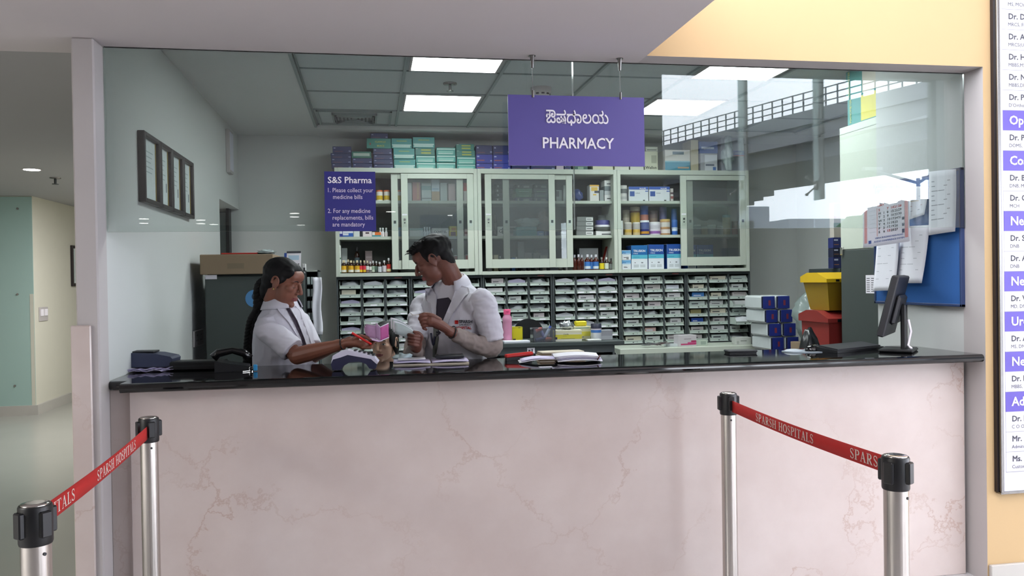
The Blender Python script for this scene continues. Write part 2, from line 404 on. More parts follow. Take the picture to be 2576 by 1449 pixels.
# corridor beyond the column
struct('wall_corridor', MB().box(-7.5, -3.9, 10.42, 10.5, 0, 2.57, 'cream_paint').box(-4.05, -3.9, 10.5, 13.9, 0, 2.57, 'cream_paint').box(-4.05, -1.1, 13.9, 14, 0, 2.57, 'cream_paint').box(-1.157, -1.08, BACK+.12, 13.9, 0, 2.57, 'cream_paint'))
struct('baseboard_corridor', MB().box(-7.5, -3.9, 10.39, 10.42, 0, .115, 'skirting_stone').box(-3.9, -3.87, 10.39, 13.9, 0, .115, 'skirting_stone'))
struct('baseboard_front', MB().box(2.925, 11, WALL_Y-.02, WALL_Y, 0, .086, 'skirting_stone', b=.004))
# lobby behind the visitor
struct('wall_lobby', MB().box(-7.5, 1.3, -7.2, -7.1, 0, 2.6, 'lobby_wall_paint').box(1.23, 1.35, -7.1, -4.0, 0, 4.67, 'lobby_wall_paint').box(1.23, 4.18, -4.2, -4.0, 0, 4.67, 'lobby_wall_paint').box(8.59, 9.4, -4.2, -4.0, 0, 4.67, 'lobby_wall_paint').box(-7.5, -7.4, -7.1, 10.4, 0, 2.57, 'cream_paint'))
# glazed lobby front with fins and spider fittings (mirrored in the pharmacy glass)
wf = struct('window_1', MB().box(4.18, 8.59, -4.12, -4.10, 4.45, 4.67, 'lobby_wall_paint'))
for i, (xa, xb) in enumerate(((4.18, 5.40), (5.405, 6.60), (6.605, 8.59))):
    for z0, z1 in ((0, 2.838), (2.842, 4.45)):
        MB().box(xa, xb, -4.115, -4.105, z0, z1, 'clear_glass').build('window_pane', wf)
for xf in (5.40, 6.60):
    MB().box(xf-.01, xf+.01, -4.105, -3.82, 2.62, 4.45, 'fin_glass', b=.003).build('glass_fin', wf)
    s = MB()
    for dx in (-1, 1):
        for dz in (-1, 1):
            s.tube([(xf, -4.02, 2.84), (xf+dx*.13, -4.09, 2.84+dz*.13)], .012, 'dark_chrome', 8); s.cyl((xf+dx*.13, -4.105, 2.84+dz*.13), (xf+dx*.13, -4.07, 2.84+dz*.13), .022, 'dark_chrome', 10)
    s.box(xf-.03, xf+.03, -4.05, -3.99, 2.77, 2.91, 'dark_chrome'); s.build('spider_fitting', wf)

# outside: road, viaduct, lamp, low buildings and trees, all seen mirrored
g = struct('ground_outside', MB().box(-60, 90, -120, -4.2, -0.12, -0.05, 'asphalt'))
vd = Vector((-.302, -.953, 0)).normalized(); vn = Vector((-vd.y, vd.x, 0))      # along the deck, and away from the lobby
if vn.x < 0: vn = -vn
v0 = Vector((20.3, -19.3, 0))
def VP(s, q, z): p = v0+vd*s+vn*q; return (p.x, p.y, z)
def vbox(mb, s0, s1, q0, q1, z0, z1, k):
    vs = [VP(s, q, z) for s in (s0, s1) for q in (q0, q1) for z in (z0, z1)]
    mb.add(vs, [(0, 1, 3, 2), (4, 6, 7, 5), (0, 4, 5, 1), (2, 3, 7, 6), (0, 2, 6, 4), (1, 5, 7, 3)], k)
vi = thing('viaduct', 'grey concrete elevated railway viaduct with railing, mirrored in the right glass pane', 'viaduct')
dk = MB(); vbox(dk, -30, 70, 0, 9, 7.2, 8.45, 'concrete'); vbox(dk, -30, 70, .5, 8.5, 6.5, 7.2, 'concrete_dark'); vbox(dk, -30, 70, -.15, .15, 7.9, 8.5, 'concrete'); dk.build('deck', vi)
rl = MB()
for z in (8.75, 9.02, 9.3): vbox(rl, -28, 68, -.02, .02, z-.022, z+.022, 'concrete_dark')
for k in range(160): vbox(rl, -28+k*.6, -28+k*.6+.05, -.025, .025, 8.45, 9.3, 'concrete_dark')
rl.build('railing', vi)
for s0 in (16.5, 42):
    p = MB(); vbox(p, s0, s0+1.9, 3.2, 5.8, -.05, 5.3, 'concrete')
    for j in range(6):
        e = (j/5)**1.7; vbox(p, s0-.1, s0+2.0, 3.2-e*2.7, 5.8+e*2.7, 4.7+j*.3, 5.0+j*.3, 'concrete')
    p.build('pier', vi)
lp = mir(2310, 455, -16)
sl = thing('street_lamp', 'double armed street lamp mirrored in the glass above the calendar', 'street lamp', (lp.x, -16, -.05))
MB().tube([(0, 0, 0), (0, 0, 4.55)], [.09, .06], 'concrete_dark').build('pole', sl)
for sg, l in ((-1, 1.9), (1, .8)):
    MB().tube([(0, 0, 4.4), (sg*l*.55, 0, 4.66), (sg*l, 0, 4.86 if sg < 0 else 4.6)], .045, 'concrete_dark').box(min(sg*l, sg*(l-.6)), max(sg*l, sg*(l-.6)), -.1, .1, 4.78 if sg < 0 else 4.52, 4.88 if sg < 0 else 4.62, 'concrete').build('lamp_arm', sl)
def block(x0, x1, y, h, label):
    b = thing('far_building', label, 'building', ((x0+x1)/2, y, -.05)); W = (x1-x0)/2
    MB().box(-W, W, -6, 0, 0, h, 'facade_grey').build('walls', b)
    n = max(2, int((x1-x0)/2.6))
    for r in range(max(1, int(h/3))):
        for i in range(n):
            xx = -W+(i+.5)*2*W/n; MB().box(xx-.5, xx+.5, -.02, .06, r*3+1.0, r*3+2.3, 'window_dark').build('window_opening', b)
block(17, 27, -45, 6.3, 'pale low building mirrored behind the right cabinet doors'); block(29.5, 40, -47, 5.6, 'pale low building mirrored left of the steel locker')
rr = random.Random(3)
def tree(x, y, h, label):
    t = thing('tree', label, 'tree', (x, y, -.05))
    MB().tube([(0, 0, 0), (.1, 0, h*.5)], [.2, .12], 'concrete_dark').build('trunk', t)
    c = MB()
    for k in range(16):
        a = rr.random()*2*PI; q = rr.random()*h*.33; c.ell((q*math.cos(a), q*math.sin(a), h*(.5+.42*rr.random())), (h*.2, h*.2, h*.15), 'leaf_dark', 10, 7, None, .6, k)
    c.build('crown', t)
tree(13.5, -26, 4.6, 'dark leafy tree mirrored low over the drawer units'); tree(21.5, -24, 4.3, 'dark leafy tree mirrored beside the steel locker'); tree(25, -27, 4.6, 'dark leafy tree mirrored lower right in the glass')

# ------------------------------------------------------------------ pharmacy ceiling
TX = [-.405, .225, .815, 1.41, 2.0, 2.60, 3.2, 3.75]; TYR = [3.65, 4.42, 5.015, 5.605, 6.19, 6.77]
m = MB().box(-1.16, RX+.1, 3.65, BACK, RCEIL+.012, 2.95, 'ceiling_tile')
m.box(-1.16, TX[0], 3.65, BACK, RCEIL-.012, RCEIL+.012, 'room_paint'); m.box(TX[0], RX, TYR[-1], BACK, RCEIL-.03, RCEIL+.012, 'room_paint'); m.box(TX[-1], RX, 3.65, TYR[-1], RCEIL-.012, RCEIL+.012, 'room_paint')
for x in TX: m.box(x-.009, x+.009, 3.65, TYR[-1], RCEIL-.002, RCEIL+.012, 'ceiling_grid')
for y in TYR[1:]: m.box(TX[0], TX[-1], y-.005, y+.005, RCEIL+.004, RCEIL+.012, 'ceiling_grid')
m.box(TX[0]-.02, TX[0], 3.65, TYR[-1], RCEIL-.02, RCEIL, 'ceiling_grid')
struct('ceiling_pharmacy', m)
def panel_light(cx_, cy_, label, hx=.256, hy=.262):
    t = thing('ceiling_light', label, 'ceiling light', (cx_, cy_, RCEIL+.012), 0, 'square ceiling lights in the pharmacy')
    f = MB()
    for a in (-1, 1): f.box(a*hx, a*(hx+.012), -hy-.012, hy+.012, -.012, 0, 'white_paint'); f.box(-hx, hx, a*hy, a*(hy+.012), -.012, 0, 'white_paint')
    f.build('frame', t)
    r = .03; pts = []
    for sx_, sy_, a0 in ((1, 1, 0), (-1, 1, 90), (-1, -1, 180), (1, -1, 270)):
        for k in range(5):
            a = math.radians(a0+k*22.5); pts.append((sx_*(hx-r)+r*math.cos(a), sy_*(hy-r)+r*math.sin(a)))
    MB().prism(pts, .008, 'lamp_diffuser', Matrix.Translation((0, 0, -.010))).build('diffuser', t)
panel_light(.517, 4.71, 'lit square ceiling light nearest the opening, left of the hanging sign')
panel_light(.52, 5.89, 'lit square ceiling light above the teal boxes, deeper in the room')
panel_light(2.30, 4.71, 'lit square ceiling light near the opening, right of the hanging sign')
panel_light(2.30, 5.85, 'lit square ceiling light beside the right edge of the hanging sign')
av = thing('air_vent', 'square slatted air vent in the ceiling above the left boxes', 'vent', (-.1, 6.48, RCEIL+.012))
f = MB()
for q in (.28, .17): 
    for a in (-1, 1): f.box(a*q, a*(q-.015), -q*.95, q*.95, -.016, 0, 'ceiling_grid'); f.box(-q, q, a*q*.95, a*(q*.95-.015), -.016, 0, 'ceiling_grid')
f.build('frame', av)
for j in range(5):
    q = .145-j*.028; s = MB()
    for a in (-1, 1): s.box(a*q, a*(q-.012), -q, q, -.028+j*.004, -.008, 'drawer_steel'); s.box(-q, q, a*q, a*(q-.012), -.028+j*.004, -.008, 'ceiling_grid')
    s.build('slat', av)
sp = atZ(1132, 214, RCEIL)
s = thing('sprinkler', 'small grey sprinkler head between two ceiling lights', 'sprinkler', (sp.x, sp.y, RCEIL+.012)); MB().lathe([(.045, 0), (.045, -.008), (.02, -.012)], 'dark_chrome').build('rose', s); MB().cyl((0, 0, -.012), (0, 0, -.05), .009, 'dark_chrome').cyl((0, 0, -.05), (0, 0, -.054), .022, 'dark_chrome').build('nozzle', s)
sp = atZ(1361, 226, RCEIL)
s = thing('smoke_detector', 'white round smoke detector peeking over the hanging sign', 'smoke detector', (sp.x, sp.y, RCEIL+.012)); b = MB().lathe([(.07, 0), (.07, -.02), (.055, -.055), (.03, -.06)], 'white_paint').build('housing', s)
v = MB()
for k in range(10): a = k*PI/5; v.box(-.01, .01, .055, .062, -.05, -.04, 'black_plastic', M=Matrix.Rotation(a, 4, 'Z'))
v.build('vent_slots', s)
# downlights of the lobby and corridor
def downlight(x, y, z, label, grp):
    t = thing('downlight', label, 'downlight', (x, y, z), 0, grp)
    MB().lathe([(.085, -.004), (.085, 0), (.07, 0)], 'white_paint', 20).build('trim_ring', t); MB().cyl((0, 0, -.006), (0, 0, -.001), .068, 'downlight_lens', 20).build('lens', t)
p = atZ(80, 426, 2.57); downlight(p.x, p.y, 2.57, 'round lit downlight in the corridor ceiling at far left', None)
for k, (px, py) in enumerate(((741, 536), (741, 545), (505, 553), (505, 562), (538, 564), (538, 574), (362, 550), (362, 561), (757, 566), (983, 532), (1137, 541))):  # in close pairs the second is added for the pane's double reflection
    v = ray((px, py)); t = (LINT-CAM_H)/v.z
    downlight(v.x*t, 2*GL_Y-v.y*t, LINT, 'round lobby downlight or its added double, a bright dash mirrored low in left pane', 'lobby downlights mirrored in the glass')
p = atZ(139, 447, 2.57)
s = thing('sprinkler', 'small sprinkler head beside the corridor downlight', 'sprinkler', (p.x, p.y, 2.57)); MB().lathe([(.05, 0), (.05, -.008), (.02, -.014)], 'dark_chrome').build('rose', s); MB().cyl((0, 0, -.014), (0, 0, -.06), .012, 'drawer_steel').cyl((0, 0, -.06), (0, 0, -.066), .03, 'drawer_steel').build('nozzle', s)
# corridor fittings
gp = thing('glass_wall_panel', 'pale green glass panel on the corridor wall at far left', 'wall panel', (-5.0, 10.42, 0))
MB().box(-2, 1.10, -.012, 0, .115, 2.56, 'panel_green').box(1.06, 1.10, -.014, -.011, .115, 1.42, 'cream_paint').build('panel', gp)
for xx, zz in ((.95, 2.42), (.93, 1.42), (.88, .35)): MB().cyl((xx, -.012, zz), (xx, -.022, zz), .012, 'dark_chrome').build('stud', gp)
p = atX(108, 790, -3.9)
s = thing('light_switch', 'white switch plate on the cream corridor wall', 'switch', (-3.9, p.y, p.z)); MB().box(0, .012, -.13, .13, -.085, .085, 'white_paint', b=.004).build('plate', s)
for k in (-1, 1): MB().box(.012, .02, k*.06-.04, k*.06+.04, -.02, .06, 'white_print').build('rocker', s)
p = atX(184, 669, -3.9)
s = thing('picture_frame', 'dark thin frame on the corridor wall beside the column', 'picture frame', (-3.9, p.y, p.z)); MB().box(0, .03, -.1, .6, -.27, .27, 'dark_frame_wood', b=.004).build('frame', s); MB().box(.03, .033, -.06, .56, -.23, .23, 'certificate_paper').build('picture', s)

# ------------------------------------------------------------------ the glass front
def pane(x0, x1, z0, z1, label):
    m = MB(); m.box(x0, x1, GL_Y-.006, GL_Y+.006, z0, z1, 'glass_edge', faces={'front': 'front_glass', 'back': 'front_glass'})
    return single(m, 'glass_pane', label, 'glass pane', None)
pane(-1.071, .9195, 1.724, LINT, 'large left glass pane of the pharmacy front, notice stuck on it')
pane(.9235, 2.918, 1.726, LINT, 'large right glass pane of the pharmacy front mirroring the viaduct')
# ------------------------------------------------------------------ counter
ct = thing('service_counter', 'pink marble fronted pharmacy service counter', 'counter', (.95, 3.6, 0))
MB().box(-.998-.95, 2.90-.95, .02, .10, 0, TOP-.042, 'pink_marble', b=.003).build('stone_front', ct)
MB().box(XL-.95, -.998-.95, .055, .17, 0, TOP-.042, 'pink_marble', b=.003).build('side_panel', ct)
MB().box(-1.07-.95, 2.91-.95, .10, .24, 0, TOP-.042, 'slate_steel').build('carcass', ct)
m = MB()
def nosed(x0, x1, y0, y1, zt, th):                              # slab with a rounded front edge
    r = th/2; pr = [(y1, zt-th), (y1, zt)]
    for k in range(9): a = math.radians(90+k*22.5); pr.append((y0+r+r*math.cos(a), zt-r+r*math.sin(a)))
    n = len(pr); vs = [(x0, y, z) for y, z in pr]+[(x1, y, z) for y, z in pr]
    m.add(vs, [tuple(range(n)), tuple(range(n, 2*n))[::-1]]+[((i+1) % n, i, n+i, n+(i+1) % n) for i in range(n)], 'black_granite')
nosed(-.999, 2.903, 3.487, 4.065, TOP, .038); nosed(-1.070, -.999, 3.60, 4.065, TOP-.001, .037)
single(m, 'granite_worktop', 'polished black granite worktop with rounded front edge on the marble counter', 'worktop')
# ------------------------------------------------------------------ wall cabinets with sliding glass doors
CF = 6.80; CB, CT = 1.545, 2.435; IY = 6.90
UX = [at(x, 690, CF).x for x in (845, 1204.5, 1555.5, 1887)]
S1, S2, S3 = (at(1150, y, IY).z for y in (506, 594.5, 684))
SHELF = {1: S1, 2: S2, 3: S3}
def door(par, x0, x1, Y, handle_side):
    z0, z1 = CB+.055, CT-.045; sw = .055; d = MB()
    d.box(x0, x0+sw, Y, Y+.018, z0, z1, 'pale_steel_paint', b=.002); d.box(x1-sw, x1, Y, Y+.018, z0, z1, 'pale_steel_paint', b=.002)
    d.box(x0+sw, x1-sw, Y, Y+.018, z0, z0+.075, 'pale_steel_paint'); d.box(x0+sw, x1-sw, Y, Y+.018, z1-.04, z1, 'pale_steel_paint')
    o = d.build('sliding_door', par)
    MB().box(x0+sw, x1-sw, Y+.007, Y+.011, z0+.075, z1-.04, 'cabinet_glass').build('door_glass', o)
    for hx in handle_side:
        c = (x0 if hx == 'l' else x1-sw)+sw/2; zc = (z0+z1)/2-.01
        MB().box(c-.014, c+.014, Y-.002, Y, zc-.028, zc+.022, 'bin_plastic').box(c-.010, c+.010, Y-.0025, Y-.001, zc-.006, zc+.018, 'slate_steel').build('recessed_pull', o)
def lockplate(par, x, Y, z):
    MB().box(x-.016, x+.016, Y-.003, Y, z-.045, z+.03, 'pale_steel_shade').cyl((x, Y-.003, z+.015), (x, Y-.008, z+.015), .009, 'chrome', 12).cyl((x, Y-.003, z-.012), (x, Y-.006, z-.012), .006, 'black_plastic', 10).box(x-.02, x+.02, Y-.003, Y, z+.05, z+.062, 'white_print').build('lock', par)
UL = ['left', 'middle', 'right']
DOORS = [((1010, 1196), (985, 1166)), ((1221, 1397), (1266, 1441)), ((1713, 1877), (1729, 1880))]
for k in range(3):
    x0, x1 = UX[k], UX[k+1]; xc = (x0+x1)/2
    cab = thing('wall_cabinet', 'pale green steel cabinet with sliding glass doors, %s of the three in the row' % UL[k], 'cabinet', (0, 0, 0), 0, 'glass fronted steel cabinets')
    b = MB(); e = .001
    b.box(x0+e, x0+.032, CF, BACK-.002, CB, CT, 'pale_steel_paint', b=.002); b.box(x1-.032, x1-e, CF, BACK-.002, CB, CT, 'pale_steel_paint', b=.002)
    b.box(x0+.032, x1-.032, CF, BACK-.002, CT-.04, CT, 'pale_steel_paint'); b.box(x0+.032, x1-.032, CF, BACK-.002, CB, S3, 'pale_steel_paint')
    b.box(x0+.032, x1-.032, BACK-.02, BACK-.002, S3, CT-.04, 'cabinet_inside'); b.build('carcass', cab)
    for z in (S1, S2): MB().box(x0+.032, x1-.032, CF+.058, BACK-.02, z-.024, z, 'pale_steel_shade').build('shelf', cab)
    (fa, fb), (ba, bb) = DOORS[k]
    a0, a1 = at(fa, 560, CF+.004).x, at(fb, 560, CF+.004).x; c0, c1 = at(ba, 560, CF+.03).x, at(bb, 560, CF+.03).x
    c1 = min(c1, x1-.034); a1 = min(a1, x1-.033)
    door(cab, a0, a1, CF+.004, 'r'); door(cab, c0, c1, CF+.030, 'lr')
    lockplate(cab, a0+.027, CF+.004, (CB+CT)/2+.005)

# ------------------------------------------------------------------ generic goods
def bx(name, label, cat, x0, x1, y0, dep, z0, z1, col, art=(), txt=(), rz=0.0, grp=None, sidecol=None, b=.002):
    """upright carton standing on z0; art = printed patches (x0,x1,z0,z1 in parts of the face, colour); txt = (words, x, z, height, colour, bold)"""
    W, H = x1-x0, z1-z0; m = MB(); c = flat(col) if col.startswith('#') else col
    m.box(-W/2, W/2, 0, dep, 0, H, c, b=min(b, H*.2), faces={'left': flat(sidecol), 'right': flat(sidecol)} if sidecol else None)
    for i, (a0, a1, b0, b1, cc) in enumerate(art): m.box(-W/2+a0*W, -W/2+a1*W, -.0006-.0002*i, 0.0005, b0*H, b1*H, flat(cc) if cc.startswith('#') else cc)
    for s, a, zz, h, cc, bo in txt: m.text(s, flat(cc), h*H, front(-W/2+a*W, -.0016, zz*H), 'left', bo, 1.0, W*(.97-a))
    o = single(m, name, label, cat, ((x0+x1)/2, y0, z0), grp); o.rotation_euler = (0, 0, rz); return o
def shelf_box(label, xa, xb, ytop, sh, col, art=(), txt=(), dep=.10, Y=IY, name='carton', cat='box', grp=None, rz=0.0, sidecol=None):
    z0 = SHELF[sh]; z1 = at((xa+xb)/2, ytop, Y).z; x0 = at(xa, 560, Y).x; x1 = at(xb, 560, Y).x
    return bx(name, label, cat, x0, x1, Y, dep, z0+.0005, z1, col, art, txt, rz, grp, sidecol)
def bottle(label, xc, wpx, ytop, z0, Y, body, cap, lab=None, lab2=None, name='medicine_bottle', cat='bottle', grp=None, capw=.42, shoulder=.68, ybase=None):
    x = at(xc, 600, Y).x; r = (at(xc+wpx/2, 600, Y).x-x); H = at(xc, ytop, Y).z-z0
    t = thing(name, label, cat, (x, Y+r, z0+.0005), 0, grp)
    MB().lathe([(r*.92, 0), (r, .01*H), (r, shoulder*H*.86), (r*.9, shoulder*H*.95), (r*capw*.95, shoulder*H*1.1), (r*capw*.9, H*.84)], body, 16).build('bottle_body', t)
    MB().lathe([(r*capw, H*.82), (r*capw, H*.98), (r*capw*.85, H)], cap, 14).build('cap', t)
    if lab:
        l = MB().lathe([(r*1.01, shoulder*H*.10), (r*1.01, shoulder*H*.78)], flat(lab), 16, cap=False)
        if lab2: l.lathe([(r*1.02, shoulder*H*.12), (r*1.02, shoulder*H*.36)], flat(lab2), 16, cap=False)
        l.build('label', t)
    return t
def jar(label, xc, wpx, ytop, z0, Y, body, cap, bands=(), name='tin', cat='tin', grp=None, caph=.14):
    x = at(xc, 600, Y).x; r = (at(xc+wpx/2, 600, Y).x-x); H = at(xc, ytop, Y).z-z0
    t = thing(name, label, cat, (x, Y+r, z0+.0005), 0, grp)
    b = MB().lathe([(r*.97, 0), (r, .02*H), (r, H*(1-caph)), (r*.97, H*(1-caph*.8))], flat(body), 18)
    for a, c, cc in bands: b.lathe([(r*1.008, a*H), (r*1.008, c*H)], flat(cc), 18, cap=False)
    b.build('body', t); MB().lathe([(r*1.0, H*(1-caph)), (r*1.0, H*.99), (r*.93, H)], flat(cap), 18).build('lid', t); return t
def soft(name, label, cat, c, r, k, seed=0, nz=.5, grp=None, M=None, flat_base=True):
    m = MB().ell((0, 0, r[2]), r, k, 22, 14, M, nz, seed)
    if flat_base: m.v = [(v[0], v[1], max(v[2], 0.0)) for v in m.v]
    return single(m, name, label, cat, c, grp)

# -------- left cabinet
UL1 = 'left cabinet'
for i, (x, lab) in enumerate(((939, 'yellow and white supplement jar peeking out right of the blue notice'), (957, 'yellow jar with orange lid, middle of three on the upper shelf'), (975, 'yellow jar with orange lid nearest the door stile, upper shelf'))):
    jar(lab, x, 16, 478, S1, IY, '#d8b21c', '#d5642a', ((.5, .85, '#e6e2d8'), (.0, .12, '#e8e6dc')), 'supplement_jar', 'jar', 'yellow supplement jars')
jar('white jar glimpsed between the two left door stiles, upper shelf', 1006, 14, 478, S1, IY, '#cdb64a', '#c96a40', ((.5, .85, '#e6e2d8'),), 'supplement_jar', 'jar')
for a, b_, yt, col, art, lab in ((1027, 1037, 460, '#c9cfd0', (), 'narrow pale carton behind the glass, leftmost on the upper shelf'), (1039, 1059, 458, '#b8605c', ((.55, .8, .1, .95, '#c98a60'),), 'red and orange carton behind glass, upper left shelf'),
    (1062, 1086, 461, '#b9c6c6', ((0, 1, .62, .86, '#3f7f86'), (0, 1, .12, .18, '#3d4a58')), 'white carton with teal band behind glass, upper left shelf'), (1087, 1107, 448, '#bcd0de', ((0, 1, 0, .42, '#b08a58'), (.1, .9, .5, .55, '#5b7fa0')), 'pale blue carton with tan base behind glass, upper left shelf'),
    (1109, 1126, 460, '#a9b4b4', (), 'plain grey white carton beside the tan based carton'), (1129, 1146, 462, '#b89a9c', (), 'dull pink carton behind glass, upper left shelf'), (1167, 1177, 460, '#c4c0bc', ((0, 1, .55, 1, '#b03a34'),), 'white carton with red top between the right stiles'), (1192, 1200, 452, '#a8b0ae', (), 'thin grey carton standing at the cabinet right edge, upper shelf')):
    shelf_box(lab, a, b_, yt, 1, col, art)
for a, b_, yt, col, art, txt, lab in ((849, 862, 580, '#27348a', ((.3, .9, .5, .9, '#d8d8e2'),), (), 'dark blue carton below the notice, far left middle shelf'), (862, 888, 580, '#dfe2ea', ((0, 1, 0, .25, '#2f5fae'), (.55, 1, .25, .6, '#2f5fae')), (('Levera', .12, .5, .25, '#2a4a80', 0),), 'white carton with blue swoosh, middle shelf left'), (889, 904, 578, '#cfd6d4', (), (), 'plain white carton, third on the left middle shelf'),
    (905, 911, 581, '#26262c', (), (), 'thin black carton, left middle shelf'), (912, 935, 582, '#dcd2d2', ((.3, .7, .55, .85, '#57444a'),), (), 'white carton with brown print, left middle shelf'), (936, 958, 584, '#d8702a', ((0, 1, 0, .35, '#2f8a94'), (0, .3, .35, 1, '#e0d8d0')), (), 'orange and teal carton, left middle shelf'), (1002, 1010, 572, '#5a8fb4', (), (), 'blue carton glimpsed between left stiles, middle shelf'),
    (1030, 1064, 574, '#c6d2cf', ((0, 1, .75, 1, '#9db9b8'),), (), 'white carton with pale teal top behind the left glass door'), (1086, 1128, 574, '#d6d6d2', ((.05, .95, .12, .16, '#999999'),), (('COVITEL', .12, .42, .4, '#26282c', .012),), 'long white carton with black lettering behind the left glass door'), (1130, 1149, 569, '#d9c72c', ((.15, .85, .05, .45, '#6b3a2c'), (.3, .85, .55, .85, '#c9842c')), (), 'yellow snack carton behind the left glass door'), (1168, 1177, 576, '#b7a39c', ((0, 1, .3, .6, '#7a4a40'),), (), 'beige carton between the right stiles, middle shelf'), (1190, 1200, 570, '#c2c8ca', ((0, 1, .1, .3, '#aa5560'),), (), 'thin white carton at the right end, left cabinet middle shelf')):
    shelf_box(lab, a, b_, yt, 2, col, art, txt)
for i, x in enumerate((957, 963.5, 972)):
    bottle('white dropper bottle, %s of three in the open left cabinet' % ('leftmost', 'middle', 'rightmost')[i], x, 7.5, 573, S2, IY+.01, flat('#dfe3e4'), flat('#e8ecec'), '#e4dcdc', grp='white dropper bottles', shoulder=.55, capw=.6)
for i, x in enumerate((1068.5, 1075, 1081)): bottle('white dropper bottle behind glass, %s of three beside the long white carton' % ('leftmost', 'middle', 'rightmost')[i], x, 6.5, 571, S2, IY+.01, flat('#d3dcdc'), flat('#dfe5e5'), None, grp='white dropper bottles', shoulder=.55, capw=.6)
BB = [(863.5, 13, 655, '#d9a520', '#d8d6cf', 'flat'), (874.5, 9, 653, '#c8a84a', None, ''), (881.5, 14, 655, '#d9a520', '#d8d6cf', ''), (889, 8, 656, '#9a8a50', None, ''), (897, 13, 655, '#d9a520', '#d8d6cf', ''), (906, 9, 655, '#d83a44', '#e0c21c', ''), (915, 9, 655, '#cf3448', '#d9b61c', ''), (923, 8.5, 656, '#d4d4cf', '#7a5a50', ''), (930.5, 8.5, 658, '#d9d7d2', '#5a5a58', ''), (937.5, 9, 656, '#8fa38f', '#c8cfc0', ''), (945.5, 9, 657, '#5c7268', '#46524c', ''), (954, 10, 659, '#c8ccd4', None, ''), (965.5, 11, 655, '#cfc9cf', None, ''), (977, 11, 649, '#c9342a', '#d8cf9a', '')]
ordn = ['first', 'second', 'third', 'fourth', 'fifth', 'sixth', 'seventh', 'eighth', 'ninth', 'tenth', 'eleventh', 'twelfth', 'thirteenth', 'last']
cnm = ['yellow and white', 'dull gold', 'yellow and white', 'olive', 'yellow and white', 'red and yellow', 'red and yellow', 'white', 'white', 'pale green', 'grey green', 'pale grey', 'lilac white', 'red and cream']
for i, (x, wp, yt, c1, c2, q) in enumerate(BB):
    bottle('dark syrup bottle with %s label, %s from left in the open cabinet row' % (cnm[i], ordn[i]), x, wp, yt, S3, IY-.02+(.03 if wp < 9.2 else 0), 'amber_glass', flat('#cfc2a0' if i < 8 else '#d3d3d6'), c1, c2, 'syrup_bottle', 'bottle', 'syrup bottles in the left cabinet', .46, .74)
shelf_box('tall white carton with green edges at the left wall of the cabinet', 849.5, 856, 617, 3, '#dfe3df', ((0, 1, .5, .56, '#2a6a50'), (0, 1, .0, .04, '#2a6a50')), Y=IY-.03)
shelf_box('white lettered carton standing behind the first syrup bottle', 858, 872, 624, 3, '#9aa09e', ((.05, .95, .28, .52, '#e2e4e2'),), (('1 MG', .2, .36, .12, '#2a2a2c', .01),), Y=IY+.10, dep=.08)
shelf_box('pinkish carton standing behind the syrup bottle row', 917, 935, 631, 3, '#8f8080', ((.1, .9, .7, .74, '#b0a0a0'),), Y=IY+.10, dep=.08)
bottle('tall black bottle rising behind the syrup bottle row', 897, 13, 621, S3, IY+.09, 'amber_glass', flat('#3a3a3e'), '#4a5860', None, 'syrup_bottle', 'bottle', None, .36, .76)
bottle('dark bottle with white cap glimpsed between the left stiles', 1003, 7, 648, S3, IY, 'amber_glass', flat('#c9c9c9'), None, None, 'syrup_bottle')
for a, b_, yt, col, art, lab in ((1128, 1138, 625, '#c6ccd2', ((0, 1, .5, .58, '#3a62a0'), (0, 1, .68, .76, '#3a62a0')), 'white carton with blue stripes behind the man\'s head'), (1141, 1151, 642, '#c8c6c4', ((0, 1, .5, .95, '#a0383a'),), 'small white and red carton right of the man\'s head'), (1170, 1178, 640, '#c8c4c0', ((0, 1, .55, .95, '#b03a38'),), 'small red topped carton between the right stiles, lower shelf')):
    shelf_box(lab, a, b_, yt, 3, col, art)
o = shelf_box('tall blue lettered carton standing at the right edge of the left cabinet', 1194, 1201.5, 626, 3, '#4d7896', ((0, 1, .82, 1, '#3a6a90'),), Y=IY-.06)
zz = front(0, -.002, .02) @ Matrix.Rotation(PI/2, 4, 'Z') @ Matrix.Translation((0, -.008, 0))
tm = MB().text('HEXIVON', 'white_print', .024, zz, 'left', .012); l = tm.build('lettering', o)

# -------- middle cabinet
for i in range(4):
    z = S1+i*.038
    for j, (a, b_, cols) in enumerate(((1246, 1293, ('#2c3238', '#2c3238', '#3a4042', '#343a3e')), (1299, 1342, ('#3c4a64', '#3f7a5c', '#3f7a5c', '#42504e')), (1345, 1384, ('#44546c', '#54687c', '#4a5a68', '#3c464e')))):
        x0, x1 = at(a+i % 2*1.5, 480, IY).x, at(b_-(i*2) % 3, 480, IY).x
        bx('carton', '%s flat carton behind glass, %s in the %s pile, middle cabinet upper shelf' % (('dark grey', 'green' if i in (1, 2) else 'slate', 'slate blue')[j], ('bottom', 'second up', 'third up', 'topmost')[i], ('left', 'centre', 'right')[j]), 'box', x0, x1, IY+.04, .2, z+.0005, z+.0375, cols[i], ((.45, .8, .15, .6, '#8a9494'), (.12, .2, .25, .7, '#9aa0a0')) if j == 0 or i in (0, 3) else ((.2, .8, .2, .35, '#7fae9a'),))
